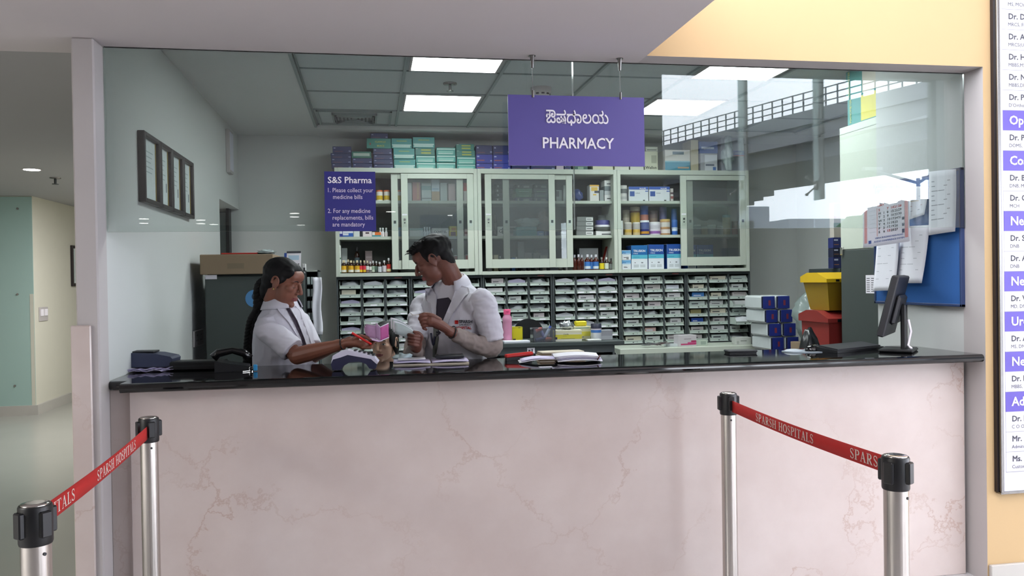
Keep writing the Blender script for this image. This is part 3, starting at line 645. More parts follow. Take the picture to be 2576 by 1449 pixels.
for a, b_, yt, sh, col, art, txt, lab in ((1400, 1415, 478, 1, '#8a9896', ((0, .5, .4, .9, '#3c4448'),), (), 'grey carton glimpsed right of the front door stile, upper shelf'), (1418, 1428, 466, 1, '#a5b0ac', (), (), 'pale carton beside the back door stile, upper shelf'),
    (1485, 1508, 465, 1, '#d5d3cf', ((0, 1, .9, 1, '#d4a430'), (.15, .85, .62, .86, '#d9b040'), (.35, .7, .36, .44, '#d0a838'), (.5, 1, .5, .64, '#3a3a4c')), (), 'white carton with yellow sun print in the open right part'), (1510, 1520, 478, 1, '#8c9496', (), (), 'grey carton beside the short stack, upper shelf'),
    (1251, 1298, 570, 2, '#c9ccc8', ((.25, .55, .3, .9, '#5a6064'), (.6, .95, .35, .9, '#8a9290')), (('Go', .08, .4, .5, '#3a3e40', .02),), 'white carton with grey picture behind the back door stile'), (1312, 1350, 582, 2, '#c9ccc6', ((0, .15, .0, 1, '#3c4048'), (.4, .55, .3, .4, '#4a4a4a'), (.4, .6, .7, .76, '#4a4a4a')), (), 'low white carton with black end, middle shelf'), (1352, 1368, 581, 2, '#4674b4', ((.2, .8, .3, .5, '#c0d0e0'),), (), 'blue carton in the low row, middle shelf'), (1369, 1392, 582, 2, '#34448e', (), (), 'deep blue carton in the low row, middle shelf'), (1398, 1409, 583, 2, '#3a3e58', (), (), 'navy carton right of the front stile'), (1410, 1424, 583, 2, '#c0c8c4', ((.1, .9, .4, .5, '#4a4a4a'),), (), 'white carton beside the back door right stile'),
    (1499, 1540, 581, 2, '#d6d6d6', ((.35, .95, .12, .4, '#4a4a4e'),), (), 'low white carton below the white lidded tub'),
    (1228, 1236, 652, 3, '#8c8c8c', (), (), 'grey carton at the left end, lower shelf of middle cabinet'), (1241, 1252, 641, 3, '#b0aa8c', (), (), 'beige carton behind the left stile, lower shelf'), (1286, 1295, 648, 3, '#3f74b8', (), (), 'small bright blue carton behind glass, lower shelf'), (1301, 1318, 608, 3, '#76787a', (), (), 'tall grey carton standing at the back behind glass'), (1318, 1336, 635, 3, '#6e6a6c', (), (), 'square grey carton at the back behind glass'), (1341, 1360, 636, 3, '#7a7474', (), (), 'second square grey carton at the back behind glass'), (1361, 1376, 642, 3, '#8c8880', (), (), 'pale square carton at the back behind glass'), (1345, 1425, 627, 3, '#4a4c58', (), (), 'long dark carton lying at the very back'), (1415, 1426, 624, 3, '#8a8684', (), (), 'tall pale carton beside the back door right stile'),
    (1456, 1504, 624, 3, '#a8acb0', (), (), 'wide grey white carton behind the brown bottles')):
    dp = .255 if 'very back' in lab else .16 if 'back' in lab or 'behind the brown' in lab else 0
    shelf_box(lab, a, b_, yt, sh, col, art, txt, Y=IY+dp, dep=.1 if not dp else .05 if dp > .2 else .08)
soft('parcel', 'dark blue plastic wrapped parcel in the open right part, upper shelf', 'parcel', (at(1457, 490, IY).x, IY+.06, S1+.0005), (.047, .05, .055), flat('#3a4a80', .3), 4, .3)
z = S1
for i, (h, c, s) in enumerate(((.056, '#d8d8d8', 'white'), (.034, '#b8bcc0', 'pale grey'), (.040, '#6c767a', 'dark grey'), (.052, '#d6d6d4', 'white topmost'))):
    bx('carton', '%s carton, %s in the short stack at the right end, middle cabinet' % (s, ('bottom', 'second up', 'third up', 'last')[i]), 'box', at(1520, 480, IY).x, at(1540, 480, IY).x, IY-.01, .12, z+.0005, z+h, c, ((.3, .95, .3, .5, '#55585c'),) if i in (0, 3) else ()); z += h
for i in range(4):
    zb = S2+.0005+i*.0405
    bx('carton', 'grey carton with white label, %s of the pile of four in the middle cabinet' % ('bottom', 'second up', 'third up', 'topmost')[i], 'box', at(1449+i*.6, 570, IY).x, at(1492, 570, IY).x, IY-.01, .16, zb, zb+.040, '#747876', ((.56, .98, .14, .82, '#d8dad8'), (.6, .9, .4, .55, '#4a4c4e')), grp='grey cartons with white labels')
x0, x1 = at(1498, 560, IY).x, at(1540, 560, IY).x; zt = S2+at(1500, 581, IY).z-S2
t = thing('tub', 'purple topped tub with white lid on the low white carton', 'tub', ((x0+x1)/2, IY+.05, zt+.0005)); MB().lathe([(.060, 0), (.064, .006), (.066, .035)], 'cabinet_inside', 20).build('body', t); MB().lathe([(.068, .035), (.068, .05), (.064, .053)], 'white_print', 20).build('rim', t); MB().lathe([(.064, .053), (.064, .09), (.06, .094)], flat('#37367e'), 20).build('lid', t)
jar('grey translucent jar behind the purple topped tub', 1520, 24, 541, S2, IY+.14, '#8a9290', '#7a8282', (), 'jar', 'jar')
soft('paper_bag', 'brown paper bag slumped behind the middle glass door', 'bag', (at(1375, 570, IY).x, IY+.17, S2+.0005), (.075, .075, .115), flat('#6e5e54', .7), 11, .5)
soft('plastic_bag', 'glossy plastic bag in front of the brown paper bag', 'bag', (at(1330, 570, IY).x, IY+.03, S2+.0765), (.10, .05, .04), 'clear_bag', 12, .6)
shelf_box('teal box under the glossy plastic bag', 1299, 1350, 570.5, 2, '#3f8e94', (), (), Y=IY-.01, dep=.16)
bottle('dark dropper bottle on the middle shelf near the lock stile', 1247, 8, 528, S2, IY+.02, 'amber_glass', flat('#3c3c3c'), '#55544c')
DB = [(1258, 8, 644, '#b8b8b8'), (1299, 8, 646, '#c9c9c9'), (1307, 8, 654, '#c9c9c9'), (1317, 9, 658, '#c0c0c4'), (1328, 9, 649, '#9a8a7a'), (1339, 9, 656, '#8a8a8a'), (1347, 8, 650, '#a99a88'), (1360, 9, 643, '#8c8c8c'), (1379, 9, 651, '#b0a898'), (1409, 9, 651, '#c0b088'), (1420, 7, 655, '#a8a098')]
for i, (x, wp, yt, c) in enumerate(DB):
    bottle('small dark bottle behind glass, %s from left on the middle cabinet lower shelf' % (ordn[i] if i < 10 else 'last'), x, wp, yt, S3, IY+.02*(i % 3), 'amber_glass', flat(c), '#5a5a5c' if i % 3 else '#86888a', None, 'medicine_bottle', 'bottle', 'dim bottles behind the middle glass', .5, .62)
RB = [(1446, 12, 641, 'brown_glass', '#c8c8d0', None), (1456, 13, 640, 'brown_glass', '#cfcfd6', None), (1464, 10, 641, 'brown_glass', '#cfcfd6', None), (1479, 15, 640, 'brown_glass', '#cfcfd8', '#3a74bc'), (1488.5, 10, 641, 'brown_glass', '#cfcfd8', '#3f78bc'), (1500, 14, 640, 'brown_glass', '#cfcfd8', '#3a70b8'), (1514.5, 12, 647, 'amber_glass', '#7a7a76', '#d8c41c'), (1526.5, 11, 647, 'amber_glass', '#c2c6c2', '#c9d2c4'), (1538, 10, 650, 'amber_glass', '#3a3a3c', '#7c807e')]
for i, (x, wp, yt, bo, c, l) in enumerate(RB):
    bottle(('brown syrup bottle%s, %s from left in the open right part' % (' with blue label' if l and i < 6 else '', ordn[i])) if i < 6 else ('%s labelled dark bottle, %s from left in the open right part' % (('yellow', 'white', 'grey')[i-6], ordn[i])), x, wp, yt, S3, IY-.03+(.03 if i in (2, 4) else 0), bo, flat(c), l, '#cfd8e0' if l and i < 6 and i != 4 else None, 'syrup_bottle', 'bottle', 'bottles in the open part of the middle cabinet', .42, .68)
rb = shelf_box('red and grey carton leaning tilted at the right end, lower shelf', 1513, 1533, 620, 3, '#a03028', ((0, .35, 0, 1, '#8a8886'),), Y=IY+.1, dep=.07)
rb.rotation_euler = (0, math.radians(16), 0); rb.location.z += .013

# -------- right cabinet
jar('white pot with black picture at the left end, right cabinet upper shelf', 1572, 19, 466, S1, IY, '#d6d6d2', '#cfcfca', ((.5, .78, '#6a6e6e'), (.12, .3, '#b8b8b8')), 'pot', 'pot', None, .2)
for i, (a, b_) in enumerate(((1583, 1632), (1634, 1686))):
    shelf_box('white and blue glove carton, %s of two on the right cabinet upper shelf' % ('left', 'right')[i], a, b_, 469.5, 1, '#d9dee2', ((0, 1, .8, 1, '#2f58ae'), (.05, .29, .34, .68, '#2f549e'), (.84, .99, .66, .72, '#2f58ae'), (.72, .82, .03, .1, '#4a4a4a')), (('NULIFE', .55, .82, .14, '#f0f2f6', .02), ('b-fresh', .34, .52, .11, '#3a4a66', .01)), grp='white and blue glove cartons', dep=.2)
    o = bpy.data.objects[-1] if False else None
shelf_box('narrow red printed carton right of the glove cartons', 1688, 1695, 474, 1, '#c9c4c0', ((0, 1, .2, .4, '#8a4a40'), (0, 1, .55, .7, '#5a4a4c')))
TN = [(1583, 18, 559, '#cdb98a', '#d8d3c6', ((.45, .9, '#b9b4ac'), (.2, .42, '#c8a850')), 'cream baby food tin', 0), (1604, 18, 559, '#cdb98a', '#d8d3c6', ((.45, .9, '#b9b4ac'), (.2, .42, '#c8a850')), 'second cream baby food tin', 0), (1626, 22, 554, '#2b3478', '#e0e4e8', ((.4, .82, '#4a5a94'), (.08, .25, '#c08a30')), 'navy tin with white lid', 0), (1652, 28, 558, '#d5d2da', '#dcdcdc', ((.1, .3, '#8a5aa0'), (.5, .75, '#c9c4cc')), 'white nutrition tin with purple base', 0), (1678, 24, 551, '#b98a5c', '#c9a860', ((.5, .8, '#d0cac2'), (.1, .35, '#d5cfc8')), 'copper and white tin', 0), (1700, 14, 553, '#2f62b0', '#3a6cb8', ((.25, .5, '#c5d4e4'),), 'blue tin beside the door stile', 0), (1565, 8, 555, '#d0d4d2', '#c9cfcc', (), 'white tin at the cabinet left wall', 0)]
TN2 = [(1578, 18, 528, '#8a8474', '#9a9488', ((.2, .7, '#a8a090'),), 'dim beige tin in the back row, leftmost'), (1602, 24, 520, '#7c5a34', '#c8c2b4', ((.4, .8, '#b89a30'),), 'tall brown and yellow tin in the back row'), (1625, 20, 517, '#2c55a4', '#3f6cb4', ((.4, .7, '#b87868'), (.0, .15, '#d0d6de')), 'tall blue tin in the back row'), (1648, 20, 530, '#6a5a58', '#5a5050', ((.3, .7, '#7c6a5c'),), 'dim brown tin in the back row'), (1672, 18, 520, '#50507c', '#5a5a8c', (), 'dim violet tin in the back row'), (1699, 14, 525, '#33589a', '#3a62a8', (), 'tall blue tin behind the door stile')]
for x, wp, yt, bo, ca, ba, lab, q in TN: jar(lab+', front row of the right cabinet', x, wp, yt, S2, IY-.03, bo, ca, ba, 'tin', 'tin', 'tins on the right cabinet middle shelf')
for x, wp, yt, bo, ca, ba, lab in TN2: jar(lab, x, wp, yt, S2, IY+.09, bo, ca, ba, 'tin', 'tin', 'tins on the right cabinet middle shelf')
for i, (x, wp, yt, bo, ca, ba, lab) in enumerate(((1740, 16, 550, '#5f8a90', '#9a5a5c', (), 'pale blue jar with red lid behind the right door'), (1757, 18, 565, '#6c7a78', '#a8b0ae', (), 'grey jar with pale lid behind the right door'), (1776, 16, 570, '#8c8460', '#8f9a96', (), 'olive jar behind the right door'), (1795, 20, 565, '#9aa4a4', '#b0b8b6', (), 'whitish jar behind the right door'), (1815, 14, 568, '#7a8a90', '#90a0a4', (), 'slim grey jar behind the right door'), (1832, 18, 540, '#b8b48c', '#4c8f98', ((.15, .5, '#c8c09a'),), 'tall cream jar with teal lid behind the right door'), (1852, 14, 556, '#a0686c', '#94504c', (), 'dull red jar at the right end behind glass'))):
    jar(lab, x, wp, yt, S2, IY, bo, ca, ba, 'jar', 'jar', 'jars behind the right glass door')
for i, (a, b_, y) in enumerate(((1587, 1628, 617), (1630, 1669, 615), (1677, 1712, 614), (1729, 1750, 616), (1752, 1793, 616))):
    shelf_box('blue topped white glove box, %s of five on the right cabinet bottom shelf' % ('first', 'second', 'third', 'fourth', 'last')[i], a, b_, y, 3, '#dfe4ea', ((0, 1, .60, 1, '#1f68a8' if i < 1 else '#234f9c'), (0, 1, .44, .6, '#58b4cc'), (.12, .5, .5, .515, '#2a7a94'), (.2, .25, .26, .29, '#333333'), (.6, .72, .25, .3, '#8a8f96'), (.15, .45, .08, .2, '#c2c8ce'), (.55, .85, .08, .2, '#c2c8ce')),
        (('TRUSKIN' if i != 3 else 'SKIN', .12, .72, .13, '#f0f3f6', .02), ('STERILE', .12, .635, .06, '#e2eaf0', .015)), dep=.16, name='glove_box', grp='blue topped glove boxes', sidecol='#234f9c')
for i in range(2):
    z0 = S3+.0005+i*.085
    bx('carton', 'small white carton with blue top, %s of two at the bottom left corner' % ('lower', 'upper')[i], 'box', at(1563.5, 640, IY).x, at(1586, 640, IY).x, IY-.01, .12, z0, z0+.084, '#e2e6ea', ((0, 1, .62, .97, '#6aa6d4'), (.1, .9, .55, .7, '#a8cbe4'), (.2, .6, .2, .26, '#4a4a4e'), (.5, .75, .05, .3, '#8a8c90') if i else (.2, .5, .3, .34, '#888888')), (('free', .08, .66, .22, '#2f6fb0', .02),))
soft('plastic_bag', 'crumpled pale plastic bag behind the right glass door, bottom shelf', 'bag', (at(1826, 650, IY).x, IY+.07, S3+.0005), (.105, .08, .045), 'clear_bag', 21, .9)
# ------------------------------------------------------------------ boxes piled on the wall cabinets
TY = 6.86
ORD = ['first', 'second', 'third', 'fourth', 'fifth', 'sixth', 'seventh', 'eighth', 'ninth', 'tenth', 'eleventh', 'twelfth']
NAVY = ('#27305f', ((.06, .16, .66, .8, '#9aa4c4'), (.86, .97, .2, .36, '#8a94b8'), (.1, .55, .2, .26, '#7a4a50')), ())
NAVB = ('#2f3a9c', ((.05, .18, .7, .84, '#b4bce4'), (.86, .95, .2, .36, '#a4acd8'), (.06, .5, .28, .38, '#b05a50')), ())
TEAL = ('#3f9a90', ((.04, .98, .74, .86, '#cfe8e0'), (.1, .9, .12, .56, '#7fc0b4'), (.1, .85, .14, .22, '#d4e6de')), ())
TEALW = ('#3a9490', ((.03, .97, .3, .38, '#d8ece6'), (.06, .92, .08, .28, '#b4d4cc'), (.25, .75, .70, .76, '#a8b85c')), ())
GREEN = ('#2f7a70', ((.3, .8, .62, .82, '#a8b040'), (.3, .8, .2, .42, '#a8b040'), (.02, .14, .86, .92, '#b0c8c0')), ())
DGRN = ('#2c6a5c', ((.08, .92, .3, .75, '#a8b8ae'),), ())
CLAV = ('#2f8478', ((.12, .17, .35, .55, '#9a4a44'),), (('CLAVICLE', .34, .58, .24, '#c9cc62', .012), ('BRACE', .42, .18, .24, '#c9cc62', .012)))
STK = [[(834, 884, 12, NAVY), (833, 883, 13, NAVY), (832, 884, 13, NAVY), (837, 884, 16, NAVY)], [(887, 936, 13, NAVY), (886, 936, 13, NAVY), (885, 934, 16, DGRN)], [(940, 989, 11, NAVY), (939, 988, 12, NAVY), (940, 987, 12, NAVY), (939, 986, 15, NAVY), (923, 984, 25, CLAV), (933, 977, 13, NAVY)], [(991, 1045, 25, TEALW), (990, 1043, 26, TEALW), (985.5, 1036.5, 25, TEALW)],
    [(1047, 1096, 17, TEAL), (1046, 1095, 18, TEAL), (1045, 1094, 18, GREEN), (1039, 1094, 27, TEALW)], [(1098, 1146, 18, TEAL), (1098, 1146, 18, TEAL), (1098, 1146, 19, TEAL)], [(1149, 1195.5, 13, TEAL), (1149, 1195.5, 19, TEAL), (1148, 1195, 16, GREEN), (1148, 1193, 16, GREEN)], [(1198, 1239, 16, NAVB), (1198, 1239, 22, NAVB), (1198, 1239, 24, NAVY)], [(1241, 1284, 16, NAVB), (1241, 1284, 22, NAVB), (1241, 1284, 24, NAVY)],
    [(1287, 1332, 15, NAVY), (1288, 1330, 17, NAVY)], [(1335, 1396, 15, NAVY), (1336, 1394, 16, NAVY)], [(1420, 1436, 14, NAVY)]]
PXM = (at(1100, 422, TY).z-at(1100, 322, TY).z)/-100
for i, st in enumerate(STK):
    z = CT+.0005; n = len(st)
    for j, (a, b_, h, (c, art, txt)) in enumerate(st):
        H = h*PXM; pos = 'bottom' if j == 0 else 'topmost' if j == n-1 else ORD[j]+' up'
        kind = {id(NAVY): 'navy', id(NAVB): 'bright navy', id(TEAL): 'teal shrink wrapped', id(TEALW): 'teal white striped', id(GREEN): 'green yellow lettered', id(DGRN): 'dark green', id(CLAV): 'green lettered brace'}[id((c, art, txt))] if False else ('navy' if c in ('#27305f', '#2f3a9c') else 'green' if c in ('#2f7a70', '#2c6a5c', '#2f8478') else 'teal')
        dp = .24 if txt else .26
        bx('carton', '%s carton, %s of the %s pile from left on the cabinets' % (kind, pos, ORD[i]), 'box', at(a, 400, TY).x, at(b_, 400, TY).x, TY+random.uniform(-.01, .01), dp, z, z+H-.0005, c, art, txt, 0, 'cartons piled on the wall cabinets'); z += H
def topbox(name, label, cat, a, b_, yt, col, art=(), txt=(), yb=None, z0=CT+.0005, dep=.2, Y=TY, rz=0):
    z1 = at((a+b_)/2, yt, Y).z; return bx(name, label, cat, at(a, 400, Y).x, at(b_, 400, Y).x, Y, dep, z0, z1, col, art, txt, rz)
topbox('carton', 'two tone pale carton low behind the sign, between navy and green', 'box', 1399, 1418, 400, '#c9b8c4')
topbox('carton', 'dark green carton low behind the hanging sign, right of the pane joint', 'box', 1443, 1478, 400, '#2f5c4c', ((.3, .7, .1, .3, '#8aa890'),))
for i, (a, b_, c) in enumerate(((1491, 1542, '#d9d8b8'), (1546, 1582, '#d5d6c8'), (1585, 1619, '#d2d2c8'))):
    topbox('carton', 'low cream carton under the hanging sign, %s of three' % ('left', 'middle', 'right')[i], 'box', a, b_, 405, c)
topbox('parcel', 'cream pack with black lettering just right of the hanging sign', 'parcel', 1622, 1655, 381, '#c9cbb4', ((.5, .9, .4, .8, '#a8aa96'),), (('Wellon', .05, .1, .2, '#4a4a44', .02),))
topbox('parcel', 'pale grey pack lying on the cream lettered pack', 'parcel', 1625, 1655, 369, '#c2c5ba', ((.1, .9, .2, .4, '#6c6e66'),), z0=at(1638, 380.5, TY).z)
topbox('tissue_pack', 'white and teal shrink wrapped pack on the right cabinet', 'pack', 1673, 1736, 377, '#d9d6cf', ((0, 1, 0, .42, '#3f8ea6'), (0, 1, .42, .48, '#8fc0cc'), (.3, .75, .78, .92, '#7a8a94'), (.5, .95, .12, .2, '#c0a890')))
topbox('carton', 'cream slab carton standing upright beside the white and teal pack', 'box', 1738, 1757, 352, '#bdb49a')
t0 = topbox('carton', 'white labelled carton with blue dot on the right cabinet', 'box', 1762, 1805, 386, '#a9aab0', ((.25, .97, 0, .92, '#d3d6dc'), (.3, .8, .3, .4, '#6f7684'), (.72, .9, .06, .24, '#4f78b8')))
topbox('carton', 'blue carton lying on the white labelled carton', 'box', 1760, 1806, 356, '#3f5e9e', ((.1, .8, .35, .55, '#b4c0dc'),), (('PhysioCool', .12, .36, .24, '#e0e6f2', .015),), z0=at(1783, 385.5, TY).z)
topbox('carton', 'grey carton with navy and red bands at the right cabinet end', 'box', 1815, 1872, 346, '#a3a8ae', ((0, 1, .48, .62, '#3a4a86'), (0, 1, .46, .49, '#a8484a'), (.1, .5, .3, .36, '#7a808a'), (.25, .9, .53, .57, '#a8b0c8')), Y=TY+.03)
soft('plastic_bag', 'crumpled clear plastic bag in front of the grey banded carton', 'bag', (at(1826, 400, TY).x, TY-.045, CT+.0005), (.045, .04, .14), 'clear_bag', 31, .8)

# ------------------------------------------------------------------ drawer units under the wall cabinets
DY = 6.84; NW = .6035; PIT = .0741; Z0R = 1.447
COLX = [(851, 904), (911, 962), (970, 1021)]
def bin_mesh(w_, h, d):
    m = MB(); t = .003
    m.box(-w_/2, w_/2, 0, d, 0, t, 'bin_plastic'); m.box(-w_/2, w_/2, 0, t, 0, h*.42, 'bin_plastic', b=.001); m.box(-w_/2, w_/2, d-t, d, 0, h*.9, 'bin_plastic')
    for s in (-1, 1):
        x = s*(w_/2-t/2); pr = [(0, 0), (d, 0), (d, h*.9), (d*.12, h*.96), (0, h*.42)]
        vs = [(x-t/2, a, b_) for a, b_ in pr]+[(x+t/2, a, b_) for a, b_ in pr]; n = 5
        m.add(vs, [tuple(range(n)), tuple(range(n, 2*n))[::-1]]+[((i+1) % n, i, n+i, n+(i+1) % n) for i in range(n)], 'bin_plastic')
    m.box(-w_/2, w_/2, -.004, 0, h*.36, h*.42, 'bin_plastic'); m.box(-w_/2, w_/2, -.010, 0, 0, h*.07, 'bin_plastic')
    m.box(-.006, .006, -.0045, .001, h*.12, h*.2, 'black_plastic'); m.box(w_*.22, w_*.23, -.001, .001, h*.1, h*.3, 'drawer_steel')
    return m
BW, BH, BD = .168, .066, .26
BIN = bin_mesh(BW, BH, BD).mesh('drawer'); STRIP = MB().box(-.026, .026, -.0055, -.0005, .004, .015, 'white_print').mesh('label_strip')
UN = ['leftmost drawer unit', 'second drawer unit from left', 'third drawer unit from left', 'fourth drawer unit from left', 'fifth drawer unit from left', 'rightmost drawer unit']
ulab = ['dark steel drawer unit with pale bins, leftmost under the cabinets', 'dark steel drawer unit mostly hidden behind the man', 'dark steel drawer unit behind the pink water bottle', 'dark steel drawer unit above the yellow tissue carton', 'dark steel drawer unit above the foil strips', 'dark steel drawer unit at the right end, beside the tissue packs']
rd = random.Random(11)
def content(x, y, z, w_, kind, where):
    if kind == 'bag':
        m = MB().ell((0, 0, 0), (w_*.5, .09, .055), 'packet_film', 18, 10, None, .45, rd.random()*50)
        m.v = [(max(-w_*.46, min(w_*.46, v[0])), max(-.085, min(.09, v[1])), max(min(v[2]+.012, .064), 0)) for v in m.v]
        single(m, 'packet', 'slumped pale plastic packet in the '+where, 'packet', (x, y+.10, z), 'contents of the drawer bins')
    elif kind == 'sheaf':
        hh = .052+.01*rd.random()
        m = MB().prism([(-w_*.44, 0), (w_*.44, 0), (w_*.44, hh*.7), (w_*.1, hh*1.02), (-w_*.44, hh*.75)], .14, 'paper_lilac' if rd.random() < .5 else 'paper_white', frame((0, .16, 0), (1, 0, 0), (0, 0, 1)))
        single(m, 'paper_pack', 'folded pale paper pack in the '+where, 'pack', (x, y, z), 'contents of the drawer bins')
    else:
        c, nm = rd.choice([('#c6c8c8', 'pale'), ('#d4d2d6', 'white'), ('#b4aeae', 'greyish'), ('#cfc9b8', 'cream'), ('#c9bfc4', 'pinkish white'), ('#b9c4c0', 'pale green')]) if not isinstance(kind, tuple) else kind
        ww = w_*rd.uniform(.55, .85); hh = rd.uniform(.054, .063); dx = rd.uniform(-1, 1)*(w_*.92-ww)/2
        dk = '#4a4c52' if not isinstance(kind, tuple) else '#d8dce6'
        bx('carton', '%s carton in the %s' % (nm, where), 'box', x+dx-ww/2, x+dx+ww/2, y+.006, .14, z, z+hh, c, ((.12, .12+rd.uniform(.3, .7), .5, .5+rd.uniform(.08, .2), dk), (.15, .6, .3, .36, '#8a8c92')) if rd.random() < .8 else (), (), rd.uniform(-.05, .05), 'contents of the drawer bins')
SPECIAL = {(5, 0, 2): ('#3f78b8', 'blue'), (5, 0, 5): ('#274a9c', 'bright blue'), (5, 0, 4): ('#8a8258', 'olive'), (4, 1, 6): ('#c9a8a4', 'red printed'), (4, 2, 1): ('#c9ccd8', 'white and navy')}
rown = ['top', 'second', 'third', 'fourth', 'fifth', 'sixth', 'seventh', 'eighth']
for u in range(6):
    ux = UX[0]+NW*u; un = thing('drawer_unit', ulab[u], 'drawer unit', (ux, DY, 0), 0, 'drawer units under the wall cabinets')
    b = MB(); b.box(.002, NW-.002, .30, .352, 0, CB-.003, 'drawer_steel'); b.box(.002, NW-.002, 0, .30, CB-.025, CB-.003, 'drawer_steel')
    cx_ = [at((p+q)/2, 790, DY).x-at(845, 790, DY).x+.006 for p, q in COLX]
    edges = [.002, (cx_[0]+cx_[1])/2, (cx_[1]+cx_[2])/2, NW-.002]
    b.box(.002, .016, 0, .30, 0, CB-.025, 'drawer_steel'); b.box(NW-.016, NW-.002, 0, .30, 0, CB-.025, 'drawer_steel')
    for e in edges[1:3]: b.box(e-.009, e+.009, .004, .30, 0, CB-.025, 'drawer_steel')
    for r in range(8): b.box(.016, NW-.016, .006, .30, Z0R-r*PIT-.004, Z0R-r*PIT-.001, 'drawer_steel')
    b.box(.016, NW-.016, .006, .30, 0, Z0R-7*PIT-.004, 'drawer_steel'); b.build('carcass', un)
    if u % 2 == 0 or u == 3: MB().box(NW-.13, NW-.07, -.002, .001, CB-.018, CB-.010, flat('#a85a58')).build('maker_plate', un)
    for c in range(3):
        for r in range(8):
            if (u, c, r) in ((5, 2, 3), (5, 2, 5)): yo = -.06 if r == 3 else -.12
            else: yo = 0
            d = bpy.data.objects.new('drawer', BIN); COL.objects.link(d); d.parent = un; d.location = (cx_[c], yo-.002, Z0R-r*PIT)
            stripxs = ()
            if u == 0: stripxs = (.052,) if c == 2 and r else ((0,) if r >= 4 or (c == 1 and r == 2) else ())
            elif u in (2, 3): stripxs = (-.05, .052) if (c > 0 and u == 3 and r) else ((.02,) if r >= 4 else ())
            elif u == 4 and (c, r) == (2, 1): stripxs = (.01,)
            for sx_ in stripxs:
                s = bpy.data.objects.new('label_strip', STRIP); COL.objects.link(s); s.parent = d; s.location = (sx_, 0, 0)
            pxc = 851+26+59*c+(1045-851-9)*0
            wx = ux+cx_[c]
            if u == 1 and not (c == 0 and r in (0, 1, 5, 6, 7)): continue         # wholly behind the man
            if u == 2 and c == 0 and r > 3: continue
            where = '%s bin, %s column, %s' % (rown[r], ('left', 'middle', 'right')[c], UN[u])
            k = SPECIAL.get((u, c, r))
            if k is None:
                if (u, c, r) in ((4, 2, 0), (5, 1, 1)): continue                 # empty bins
                q = rd.random(); k = ('bag' if q < .5 else 'sheaf' if q < .85 else 'box') if u < 1 else ('bag' if q < .45 else 'sheaf' if q < .7 else 'box') if u < 4 else ('box' if q < .88 else 'bag')
            content(wx, DY+yo+.006, Z0R-r*PIT+.0032, BW, k, where)

# ------------------------------------------------------------------ dark side counter with the pink bottle
MY = 5.8; MZ = 1.040
mx0, mx1 = .50, at(1571, 860, MY).x
mt = thing('drawer_cabinet', 'low dark steel drawer cabinet in the middle, pink bottle on top', 'cabinet', (mx0, MY, 0))
W = mx1-mx0
MB().box(0, W, 0, .46, MZ-.028, MZ, 'slate_steel', b=.003).build('top', mt)
b = MB(); b.box(.02, W-.07, .30, .44, 0, MZ-.028, 'drawer_steel'); b.box(.02, W-.07, .02, .30, MZ-.085, MZ-.028, 'drawer_steel'); b.box(.02, W-.07, .03, .30, 0, MZ-.17, 'drawer_steel')
bxs = [at(x, 885, MY).x-mx0 for x in (1240, 1299, 1382, 1448, 1529)]
for e in (.02, .48*W, W-.085): b.box(e, e+.015, .02, .30, MZ-.17, MZ-.085, 'drawer_steel')
b.build('carcass', mt)
BIN2 = bin_mesh(.155, .078, .24).mesh('drawer')
for e in bxs[1:]:
    d = bpy.data.objects.new('drawer', BIN2); COL.objects.link(d); d.parent = mt; d.location = (e, .014, MZ-.168)
p = at(1337, 873, MY); MB().box(p.x-mx0-.028, p.x-mx0+.028, .0175, .0205, MZ-.076, MZ-.036, 'white_print').box(p.x-mx0-.02, p.x-mx0-.005, .0165, .018, MZ-.066, MZ-.05, 'grey_print').box(p.x-mx0+.004, p.x-mx0+.012, .0165, .018, MZ-.066, MZ-.044, 'grey_print').build('label_strip', mt)
bx('carton', 'white and blue carton in the rightmost bin of the low cabinet', 'box', mx0+bxs[4]-.06, mx0+bxs[4]+.065, MY+.03, .1, MZ-.160, MZ-.112, '#d3d6dc', ((.42, .6, .1, .9, '#4a84bc'), (.1, .35, .4, .5, '#9aa0a8')))
def on_mid(x, dy): return at(x, 850, MY+dy).x
# pink bottle
t = thing('water_bottle', 'translucent pink plastic water bottle with bright pink cap', 'bottle', (on_mid(1276.5, .14), MY+.14, MZ+.0005))
MB().lathe([(.028, 0), (.0345, .006), (.036, .03), (.034, .06), (.036, .10), (.034, .15), (.036, .165), (.033, .185), (.024, .20), (.0235, .206)], 'bottle_clear_pink', 24).build('bottle_body', t)
MB().lathe([(.026, .205), (.0265, .238), (.0245, .243)], 'cap_pink', 24).box(-.012, .012, -.028, -.024, .222, .236, 'cap_pink', b=.002).build('cap', t)
bx('snack_packet', 'yellow carton with orange disc standing beside the pink bottle', 'box', on_mid(1288, .2), on_mid(1315, .2), MY+.20, .05, MZ+.0005, MZ+.107, '#d9cd1c', ((0, 1, .93, 1, '#b8ac18'), (.1, .35, .0, .18, '#3a2420'), (.6, .8, .93, .97, '#3a3a2a')))
o = single(MB().cyl((0, -.001, 0), (0, .0006, 0), .021, flat('#d0642a'), 20), 'orange_sticker', 'orange round sticker on the yellow carton by the pink bottle', 'sticker', (on_mid(1299, .2)-.001, MY+.1996, MZ+.062)); bpy.data.objects.remove(o)
